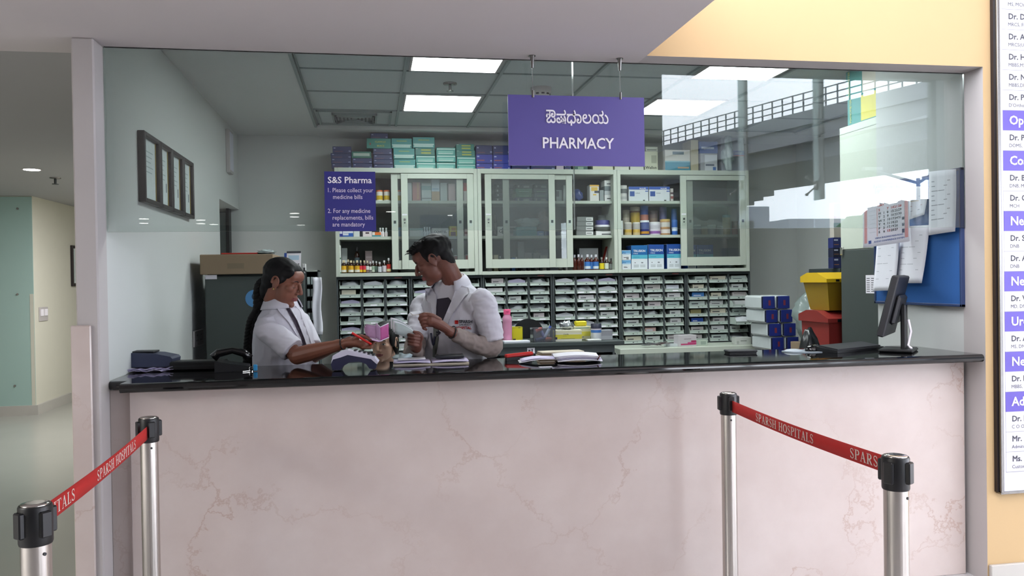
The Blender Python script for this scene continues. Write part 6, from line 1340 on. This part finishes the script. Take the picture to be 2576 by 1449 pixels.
# right hand: fist gripping papers, fingers toward us
limb(S, [wr, P(1046, 866, 4.0), P(1042, 856, 3.985)], [.027, .032, .033], flatten=.8)
for i in range(4):
    y = 843+7.9*i
    fing(S, [P(1026+i, y, 3.985), P(1030, y-1, 3.957), P(1042, y+1, 3.943), P(1055-i, y+3, 3.955)], .0083, .0068)
fing(S, [P(1056, 860, 3.98), P(1061, 848, 3.965), P(1054, 838, 3.955), P(1042, 835, 3.953)], .0098, .0076)
me = remesh(S, .0027, 1); H.soften(me); setco(me, H.shape(vco(me)))
me0 = me.copy(); man = finish(me, 'person', mb_, ['skin_man', 'lips', 'hair_black', 'eye_white'], H.classify(pcen(me), True))
tag(man, 'man in white hospital coat looking down at the notes in his hands', 'person')
face_lines(H, me0, mb_, man)
# hair
S = MB()
H.e(S, (-.030, 0, .046), (.099, .081, .078)); H.e(S, (-.060, 0, .002), (.050, .068, .066)); H.e(S, (-.068, 0, -.036), (.036, .056, .058)); H.e(S, (.020, 0, .088), (.066, .064, .033)); H.e(S, (.060, .010, .086), (.026, .050, .022))
for q in (-1, 1): H.e(S, (-.012, q*.066, .028), (.030, .014, .034)); H.e(S, (.018, q*.064, .022), (.010, .010, .026))
me = remesh(S, .005, 3); c = vco(me); l = H.loc(c); nn = np.empty(len(c)*3, np.float32); me.vertices.foreach_get('normal', nn)
d = np.array([noise.noise(Vector((p[0]*40, p[1]*70, p[2]*40)))*.0035+noise.noise(Vector((p[0]*18, p[1]*22, p[2]*18)))*.004 for p in l]); setco(me, c+nn.reshape(-1, 3)*d[:, None])
finish(me, 'hair', mb_, ['hair_black'], None, man)
m = MB()
def reg_m(rg):
    a = rg.uniform(-1, 1)*1.3; x = rg.uniform(-.03, .085); y = .062*math.sin(a); z = .086+.036*math.cos(a)-.35*max(0, x-.03)-.008
    return (x, y, z), (.75, rg.uniform(-.3, .3), .35-.9*max(0, x-.02)*10*.5)
hair_tufts(m, H, 70, 4, reg_m, .0026, .018)
child(m, 'hair_tufts', mb_, man)
# coat
sv = Vector((.74, -.67, 0)); fv = Vector((-.67, -.74, 0)); S = MB()
cz = Vector((nk.x-.022, nk.y+.0, 0)); hip = Vector((.40, 4.29, 0))
def cc(z): t = (1.42-z)/.7; return Vector((cz.x+(hip.x-cz.x)*t, cz.y+(hip.y-cz.y)*t, z))
rings(S, [(cc(.62), sv, fv, .205, .135, 2.2), (cc(.85), sv, fv, .20, .135, 2.3), (cc(1.05), sv, fv, .19, .135, 2.4), (cc(1.20), sv, fv, .195, .135, 2.5), (cc(1.31), sv, fv, .20, .125, 2.5), (cc(1.38), sv, fv, .19, .11, 2.5), (cc(1.43), sv, fv, .158, .096, 2.3), (cc(1.468), sv, fv, .118, .088, 2.1), (cc(1.498), sv, fv, .086, .078, 2), (cc(1.515), sv, fv, .07, .066, 2)], 'coat_white')
S.ell(sl+Vector((-.03, .02, -.025)), (.06, .06, .06), 'coat_white'); S.ell(sr+Vector((.03, -.01, -.025)), (.058, .058, .058), 'coat_white')
me = remesh(S, .0075, 4); wrinkle(me, .0065, 3.0); B = bvh_of(me); finish(me, 'coat', mb_, ['coat_white'], None, man)
S = MB(); limb(S, [sl+Vector((-.035, .02, .012)), sl+Vector((.006, -.004, -.026)), sl.lerp(el, .5)+Vector((.010, 0, 0)), sl.lerp(el, .88)+Vector((.008, 0, .004))], [.058, .068, .064, .066], 'coat_white', 20, dome=False)
me = remesh(S, .006, 2); wrinkle(me, .007, 5.0, (10, 10, 16)); finish(me, 'coat_sleeve', mb_, ['coat_white'], None, man)
S = MB(); limb(S, [sr+Vector((.04, -.02, .005)), sr+Vector((-.004, .01, -.03)), sr.lerp(er, .45), sr.lerp(er, .72)], [.056, .064, .060, .06], 'coat_white', 20, dome=False)
me = remesh(S, .006, 2); wrinkle(me, .007, 8.0, (10, 10, 16)); finish(me, 'coat_sleeve', mb_, ['coat_white'], None, man)
# open front, lapels, collar, lanyard, printed badge
child(patch(B, [(1100, 752), (1128, 748), (1138, 760), (1124, 800), (1108, 838), (1098, 848), (1094, 800)], 'shirt_dark', .001, .003), 'shirt_front', mb_, man)
child(patch(B, [(1146, 728), (1160, 718), (1178, 724), (1182, 736), (1170, 744), (1146, 778), (1112, 838), (1104, 832), (1122, 788), (1136, 756)], 'coat_white', .004, .008), 'lapel', mb_, man)
child(patch(B, [(1070, 726), (1086, 724), (1098, 744), (1097, 790), (1092, 806), (1082, 768), (1072, 756), (1070, 744)], 'coat_white', .004, .008), 'lapel', mb_, man)
child(patch(B, [(1090, 760), (1096, 758), (1104, 850), (1096, 900), (1088, 898), (1090, 830)], 'cabinet_inside', .002, .002), 'placket', mb_, man)
lan = []
for x, y in ((1084, 838), (1086, 856), (1090, 868), (1092, 858), (1094, 846)):
    d = ray((x, y)); h = B.ray_cast(EYE, d)[0]; lan.append((h if h is not None else at(x, y, 4.1))-d*.009)
child(MB().tube(cr(lan, 4), .0045, 'terminal_navy', 8), 'lanyard', mb_, man)
def collar(par, base, c, sv, fv, r0, r1, rise, drop, a0, a1, k, name='coat_collar', tilt=.02):
    def fn(u, v):
        a = math.radians(a0+(a1-a0)*u); back = .5-.5*math.sin(a); r = r0+(r1-r0)*v; z = rise*(.25+.75*back)*(1-v)-drop*v*(.7+.3*back)+tilt*math.sin(PI*v)
        return c+sv*(math.cos(a)*r*1.06)+fv*(math.sin(a)*r)+Vector((0, 0, z))
    child(MB().sheet(fn, 40, 6, k, .006), name, base, par)
Nc = cc(1.475)
Nc = Vector((nk.x-.030, nk.y-.010, 1.490))
collar(man, mb_, Nc, sv, fv, .064, .112, .050, .054, 132, 408, 'coat_white')
collar(man, mb_, Nc+Vector((0, 0, .004)), sv, fv, .056, .064, .044, .03, 112, 428, 'scarf_beige', 'shirt_collar', 0)
tx_ = MB()
px_text(B, tx_, 'SPARSH', 1155, 813, 11.5, 'grey_print', 33, .03); px_text(B, tx_, 'SUPER SPECIALITY', 1155, 819, 5.2, 'grey_print', 31, .03); px_text(B, tx_, 'HOSPITAL', 1144, 828, 9.5, 'belt_red', 42, .03)
child(tx_, 'badge_lettering', mb_, man); child(patch(B, [(1144, 806), (1152.5, 806), (1152.5, 815), (1144, 815)], 'belt_red', .003, .001, 4), 'badge_emblem', mb_, man)
# taupe shirt sleeves below the coat sleeves, wrist thread
S = MB(); limb(S, [sl.lerp(el, .78), el+Vector((.002, .004, -.004)), el.lerp(wl, .40)+Vector((0, 0, -.014)), el.lerp(wl, .80)+Vector((0, 0, -.006))], [.056, .054, .046, .038], 'shirt_taupe', 16)
me = remesh(S, .006, 3); wrinkle(me, .006, 9, (18, 18, 18)); finish(me, 'shirt_sleeve', mb_, ['shirt_taupe'], None, man)
S = MB(); limb(S, [sr.lerp(er, .6), er, er.lerp(wr, .75)], [.054, .054, .042], 'shirt_taupe', 16); me = remesh(S, .006, 3); wrinkle(me, .006, 2, (18, 18, 18)); finish(me, 'shirt_sleeve', mb_, ['shirt_taupe'], None, man)
d = (wl-el).normalized(); c = el.lerp(wl, .93); u = d.cross(Vector((0, 0, 1))).normalized(); v = d.cross(u)
child(MB().tube([c+u*.031*math.cos(t)+v*.031*math.sin(t) for t in [k*PI/8 for k in range(17)]], .003, 'black_plastic', 6), 'wrist_thread', mb_, man)
trousers(mb_, .41, 4.31, man, 'trouser_dark', (.74, -.67))
# what he holds
a = P(1052, 790, 3.95)
m = MB()
for k in range(3): m.box(-.032, .014, -.001, .001, -.022, .014, 'paper_white' if k else 'paper_cream', M=frame(a+Vector((0, .002*k+.008, .004*k)), (1, .25, .1*k), (-.1, -.3, 1)))
single(m, 'paper_slip', 'small white slips pinched in the man\'s raised left hand', 'paper', None)
a = P(1030, 838, 3.965)
m = MB()
for k in range(4): m.sheet(lambda u, v, k=k: a+Vector((.03-u*.10-.006*k, .004*k+.01*v, -.028+u*.052+.008*k+(v-.5)*.055+.01*math.sin(u*3))), 6, 3, 'paper_white' if k % 2 else 'clear_bag', .001)
single(m, 'medicine_strips', 'bills and foil strips fanned out of the man\'s lowered right hand', 'papers', None)

# ---------------- the woman
wb = Vector((-.40, 4.22, 0))
H = Head(P(714, 709, 4.13), (.88, -.37, -.32), (0, 0, 1), .985)
S = MB(); H.skull(S, True)
nk = P(708, 778, 4.19)
limb(S, [H.w((-.03, 0, -.02)), H.w((-.035, 0, -.09)), nk, nk+Vector((0, .01, -.08))], [.052, .047, .050, .065])
fv = Vector((.86, -.51, 0)); sv = Vector((.51, .86, 0))       # sv: her left, away from us
sr = nk+Vector((-.062, -.125, -.065)); sl = nk+Vector((.075, .14, -.06))
S.ell(nk+Vector((.01, .01, -.17)), (.09, .07, .12), 'skin_man')
limb(S, [nk+Vector((0, 0, -.08)), sr+Vector((.01, .02, -.03))], [.04, .034]); limb(S, [nk+Vector((0, 0, -.08)), sl+Vector((0, -.02, -.03))], [.04, .034])
er, wr = P(748, 895, 3.985), P(862, 866, 3.895)
el, wl = P(790, 893, 4.22), P(852, 865, 4.06)
limb(S, [sr+Vector((.01, .01, -.03)), er], [.036, .038]); limb(S, [er, er.lerp(wr, .3), er.lerp(wr, .65), wr], [.042, .041, .033, .0245])
limb(S, [sl, el], [.045, .04]); limb(S, [el, el.lerp(wl, .5), wl], [.038, .033, .024])
# right hand, palm up
limb(S, [wr, P(878, 862, 3.885), P(900, 862, 3.875), P(914, 866, 3.87)], [.0245, .028, .030, .026], flatten=.75)
for i in range(4):
    fing(S, [P(912, 858+5.4*i, 3.855+.022*(3-i)*.9), P(928, 860+5.6*i-(i > 2)*2, 3.845+.022*(3-i)*.9), P(940-2*i, 859+5*i, 3.84+.022*(3-i)*.9), P(949-5*i, 855+5.4*i, 3.845+.02*(3-i))], .0078, .0062)
fing(S, [P(890, 853, 3.86), P(905, 846, 3.852), P(920, 848, 3.85), P(932, 855, 3.85)], .0105, .0075)
# left hand behind
limb(S, [wl, P(866, 862, 4.04), P(880, 863, 4.02)], [.024, .028, .026], flatten=.75)
for i in range(4): fing(S, [P(880, 858+3.6*i, 4.0+.016*i), P(892, 857+3.8*i, 3.99+.016*i), P(902, 861+3.4*i, 3.99+.016*i)], .0082, .0064)
fing(S, [P(868, 856, 4.01), P(880, 851, 3.99), P(890, 854, 3.985)], .010, .0075)
me = remesh(S, .0027, 1); H.soften(me); setco(me, H.shape(vco(me)))
me0 = me.copy(); wom = finish(me, 'person', wb, ['skin_woman', 'lips', 'hair_black', 'eye_white'], H.classify(pcen(me), True)); tag(wom, 'woman in short sleeved white coat with long braid reaching over the counter', 'person')
face_lines(H, me0, wb, wom)
S = MB()
H.e(S, (-.022, 0, .038), (.099, .079, .081)); H.e(S, (-.055, 0, -.01), (.058, .068, .062)); H.e(S, (-.066, 0, -.056), (.042, .058, .062)); H.e(S, (.018, 0, .074), (.052, .060, .033))
for q in (-1, 1): H.e(S, (.024, q*.050, .050), (.048, .020, .027), Matrix.Rotation(-.42, 3, 'Y')); H.e(S, (-.004, q*.066, .016), (.032, .012, .030))
me = remesh(S, .005, 4); c = vco(me); l = H.loc(c); me.vertices.foreach_get('normal', nn := np.empty(len(c)*3, np.float32))
d = np.array([noise.noise(Vector((p[0]*14, p[1]*60, p[2]*60)))*.0022 for p in l]); setco(me, c+nn.reshape(-1, 3)*d[:, None]); finish(me, 'hair', wb, ['hair_black'], None, wom)
br = cr([H.w((-.085, -.005, -.02)), H.w((-.105, -.012, -.07)), P(652, 778, 4.19), P(636, 810, 4.21), P(629, 850, 4.22), P(626, 890, 4.22), P(624, 940, 4.22), P(626, 985, 4.22)], 9)
m = MB()
for i, p in enumerate(br[:-1]):
    t = (br[i+1]-p).normalized(); s = t.cross(Vector((0, 1, 0))).normalized(); q = (1 if i % 2 else -1); R_r = .030-.010*i/len(br)
    x, y, z = t, s, t.cross(s); Mx = Matrix((x, y, z)).transposed() @ Matrix.Rotation(q*.6, 3, 'Z'); m.ell(p+s*q*.010, (R_r*1.15, R_r*.62, R_r*.8), 'hair_black', 12, 8, Mx)
m.ell(br[-1], (.012, .012, .05), 'hair_black'); child(m, 'braid', wb, wom)
for q in (-1, 1): child(MB().ell(H.w((.0, q*.081, -.036)), (.004,)*3, 'gold_trim', 10, 8), 'earring', wb, wom)
S = MB()
def cc(z): return Vector((nk.x+.004+(1.40-z)*.02, nk.y+max(0, 1.34-z)*.20, z))
rings(S, [(cc(.66), sv, fv, .18, .16, 2.2), (cc(.9), sv, fv, .175, .155, 2.3), (cc(1.08), sv, fv, .165, .145, 2.3), (cc(1.20), sv, fv, .155, .140, 2.4), (cc(1.28), sv, fv, .15, .122, 2.4), (cc(1.335), sv, fv, .13, .10, 2.3), (cc(1.38), sv, fv, .098, .08, 2.1), (cc(1.42), sv, fv, .07, .066, 2), (cc(1.44), sv, fv, .058, .058, 2)], 'coat_white')
S.ell(sr+Vector((.02, .03, -.02)), (.05, .05, .05), 'coat_white'); S.ell(sl+Vector((0, 0, -.012)), (.056, .056, .054), 'coat_white')
me = remesh(S, .0075, 4); wrinkle(me, .006, 7.0); B = bvh_of(me); finish(me, 'coat', wb, ['coat_white'], None, wom)
S = MB(); limb(S, [sr+Vector((.035, .05, .008)), sr+Vector((.0, .0, -.02)), sr.lerp(er, .5)+Vector((-.002, -.0, .0)), sr.lerp(er, .86)+Vector((-.002, 0, .004))], [.044, .055, .059, .063], 'coat_white', 20, dome=False)
me = remesh(S, .006, 2); wrinkle(me, .006, 4.0, (10, 10, 16)); finish(me, 'coat_sleeve', wb, ['coat_white'], None, wom)
pl = [sr+Vector((-.002, -.062, .0)), sr.lerp(er, .3)+Vector((-.0, -.061, .012)), sr.lerp(er, .6)+Vector((.004, -.060, .012)), sr.lerp(er, .87)+Vector((.006, -.060, .010))]
S = MB(); limb(S, [sl+Vector((-.03, -.05, .012)), sl+Vector((.0, 0, -.02)), sl.lerp(el, .8)], [.05, .058, .058], 'coat_white', 18, dome=False)
me = remesh(S, .007, 3); finish(me, 'coat_sleeve', wb, ['coat_white'], None, wom)
child(patch(B, [(718, 772), (726, 774), (746, 806), (764, 850), (774, 884), (764, 886), (756, 850), (736, 806)], 'kurta_plum', .001, .003), 'tunic_front', wb, wom)
child(patch(B, [(712, 762), (716, 772), (736, 806), (756, 848), (762, 868), (748, 846), (728, 812), (704, 786), (694, 770), (700, 756)], 'coat_white', .004, .006), 'lapel', wb, wom)
child(patch(B, [(727, 770), (744, 770), (756, 784), (760, 800), (772, 830), (786, 872), (776, 880), (764, 846), (748, 806)], 'coat_white', .004, .007), 'lapel', wb, wom)
collar(wom, wb, Vector((nk.x+.002, nk.y-.002, 1.412)), sv, fv, .056, .098, .034, .044, 122, 418, 'coat_white')
d = (wr-er).normalized(); u = d.cross(Vector((0, 0, 1))).normalized(); v = d.cross(u)
child(MB().tube([wr+u*.027*math.cos(t)+v*.027*math.sin(t) for t in [k*PI/8 for k in range(17)]], .0028, 'black_plastic', 6), 'bracelet', wb, wom)
trousers(wb, -.40, 4.23, wom, 'kurta_plum', (.51, .86))
# banknotes and pen
a = P(905, 838, 3.84)
m = MB()
def note(q, k1, k2):            # one folded note standing as three panels, with pale edges
    for (x0, y0, Y0), (x1, y1, Y1), h0, h1, kk in q:
        A = P(x0, y0, Y0); Bq = P(x1, y1, Y1); m.sheet(lambda u, v: A.lerp(Bq, u)+Vector((0, 0, v*(h0+(h1-h0)*u))), 4, 4, kk, .0012)
        m.sheet(lambda u, v: A.lerp(Bq, u)+Vector((0, -.001, v*.004)), 2, 1, 'note_edge', .0012); m.sheet(lambda u, v: A.lerp(Bq, u)+Vector((0, -.001, (h0+(h1-h0)*u)-.004+v*.004)), 2, 1, 'note_edge', .0012)
note([((921, 850, 3.86), (948, 855, 3.82), .066, .068, 'note_purple'), ((946, 853, 3.82), (957, 859, 3.80), .078, .068, 'note_purple'), ((957, 859, 3.80), (978, 850, 3.84), .068, .070, 'note_magenta'), ((917, 832, 3.875), (923, 850, 3.865), .028, .05, 'note_purple')], 0, 0)
m.sheet(lambda u, v: P(921, 851, 3.86).lerp(P(952, 859, 3.82), u)+Vector((.02*v, -.0+.05*v, -.002)), 4, 3, 'note_purple', .0012)
single(m, 'banknotes', 'folded purple banknotes held up in the woman\'s right hand', 'banknotes', None)
A, Bq = P(888, 839, 3.825), P(934, 866, 3.825); m = MB().cyl(A, Bq, .0055, 'pen_red', 12).cyl(A, A+(A-Bq).normalized()*.006, .006, 'pen_red', 12); single(m, 'pen', 'red pen held with the banknotes in the woman\'s hand', 'pen', None)

# ---------------- the seated girl
gb = Vector((.06, 4.84, 0))
H = Head(P(966, 860, 4.78), (-.42, -.88, -.14), (0, 0, 1), .94)
S = MB(); H.skull(S, True); nk = H.w((-.045, 0, -.155))
limb(S, [H.w((-.025, 0, -.03)), H.w((-.035, 0, -.09)), nk, nk+Vector((0, .01, -.08))], [.052, .046, .049, .065]); S.ell(nk+Vector((0, .01, -.15)), (.13, .09, .13), 'skin_man')
gr, gl = nk+Vector((-.155, -.02, -.045)), nk+Vector((.155, .0, -.03))
for s_, e_, w_ in ((gr, nk+Vector((-.20, -.06, -.28)), nk+Vector((-.10, -.24, -.33))), (gl, nk+Vector((.19, -.06, -.28)), nk+Vector((.08, -.24, -.33)))):
    limb(S, [nk+Vector((0, 0, -.04)), s_], [.05, .042]); limb(S, [s_, e_], [.042, .036]); limb(S, [e_, w_], [.036, .024]); q = (w_-e_).normalized(); limb(S, [w_, w_+q*.07], [.025, .028], flatten=.6)
    sd = q.cross(Vector((0, 0, 1))).normalized()
    for i in range(4): b0 = w_+q*.075+sd*(.018*(i-1.5)); fing(S, [b0, b0+q*.035+Vector((0, 0, -.004)), b0+q*.06+Vector((0, 0, -.02))], .0085, .0065)
    fing(S, [w_+q*.03+sd*.03, w_+q*.06+sd*.045, w_+q*.08+sd*.04], .0095, .007)
me = remesh(S, .0030, 1); H.soften(me); setco(me, H.shape(vco(me)))
me0 = me.copy(); girl = finish(me, 'person', gb, ['skin_girl', 'lips', 'hair_black', 'eye_dark'], H.classify(pcen(me), False)); tag(girl, 'seated young woman behind the counter, face partly hidden by the banknotes', 'person')
face_lines(H, me0, gb, girl, True)
S = MB(); H.e(S, (-.030, 0, .044), (.102, .083, .080)); H.e(S, (-.05, 0, -.01), (.062, .076, .070)); H.e(S, (.02, 0, .084), (.056, .060, .030))
for q in (-1, 1): H.e(S, (.012, q*.066, .020), (.036, .016, .048)); H.e(S, (-.02, q*.070, -.03), (.03, .016, .05))
me = remesh(S, .005, 4); finish(me, 'hair', gb, ['hair_black'], None, girl)
child(MB().ell(H.w((.0, .083, -.036)), (.0035,)*3, 'gold_trim', 10, 8), 'earring', gb, girl)
S = MB(); X_, Y_v = Vector((1, 0, 0)), Vector((0, -1, 0)); c0 = nk+Vector((0, .015, 0))
rings(S, [(c0+Vector((0, 0, -.48)), X_, Y_v, .17, .14, 2.2), (c0+Vector((0, 0, -.25)), X_, Y_v, .165, .13, 2.3), (c0+Vector((0, 0, -.1)), X_, Y_v, .165, .115, 2.4), (c0+Vector((0, 0, -.03)), X_, Y_v, .12, .09, 2.2), (c0+Vector((0, 0, .0)), X_, Y_v, .066, .062, 2)], 'coat_teal')
for s_, e_ in ((gr, nk+Vector((-.20, -.06, -.28))), (gl, nk+Vector((.19, -.06, -.28)))): limb(S, [s_+Vector((0, 0, .005)), s_.lerp(e_, .5), s_.lerp(e_, .95)], [.056, .055, .052], 'coat_teal')
me = remesh(S, .008, 4); wrinkle(me, .005, 1.0); finish(me, 'coat', gb, ['coat_teal'], None, girl)
S = MB(); st0 = nk.z-.50
for q in (-1, 1): limb(S, [(gb.x+q*.06, gb.y, st0+.06), (gb.x+q*.07, gb.y-.30, st0+.05), (gb.x+q*.07, gb.y-.32, .35), (gb.x+q*.07, gb.y-.28, .10)], [.085, .075, .06, .05], 'trouser_dark')
me = remesh(S, .014, 3); finish(me, 'trousers', gb, ['trouser_dark'], None, girl)
for q in (-1, 1): m = MB().ell((gb.x+q*.07, gb.y-.33, .05), (.04, .11, .04), 'black_plastic', 14, 8); child(m, 'shoe', gb, girl)
sg = thing('stool', 'stool carrying the seated young woman behind the counter', 'stool', (gb.x, gb.y+.02, 0))
MB().cyl((0, 0, st0-.09), (0, 0, st0-.03), .17, 'black_plastic', 24).build('seat', sg); MB().cyl((0, 0, .03), (0, 0, st0-.09), .025, 'chrome').build('post', sg); MB().lathe([(.2, 0), (.2, .02), (.03, .05)], 'chrome', 24).build('base', sg)
soft('cloth', 'crumpled pale cloth behind the ledger, right of the seated face', 'cloth', (at(1016, 905, 4.02).x, 4.02, TOP+.0006), (.045, .03, .02), 'coat_teal', 61, .8)
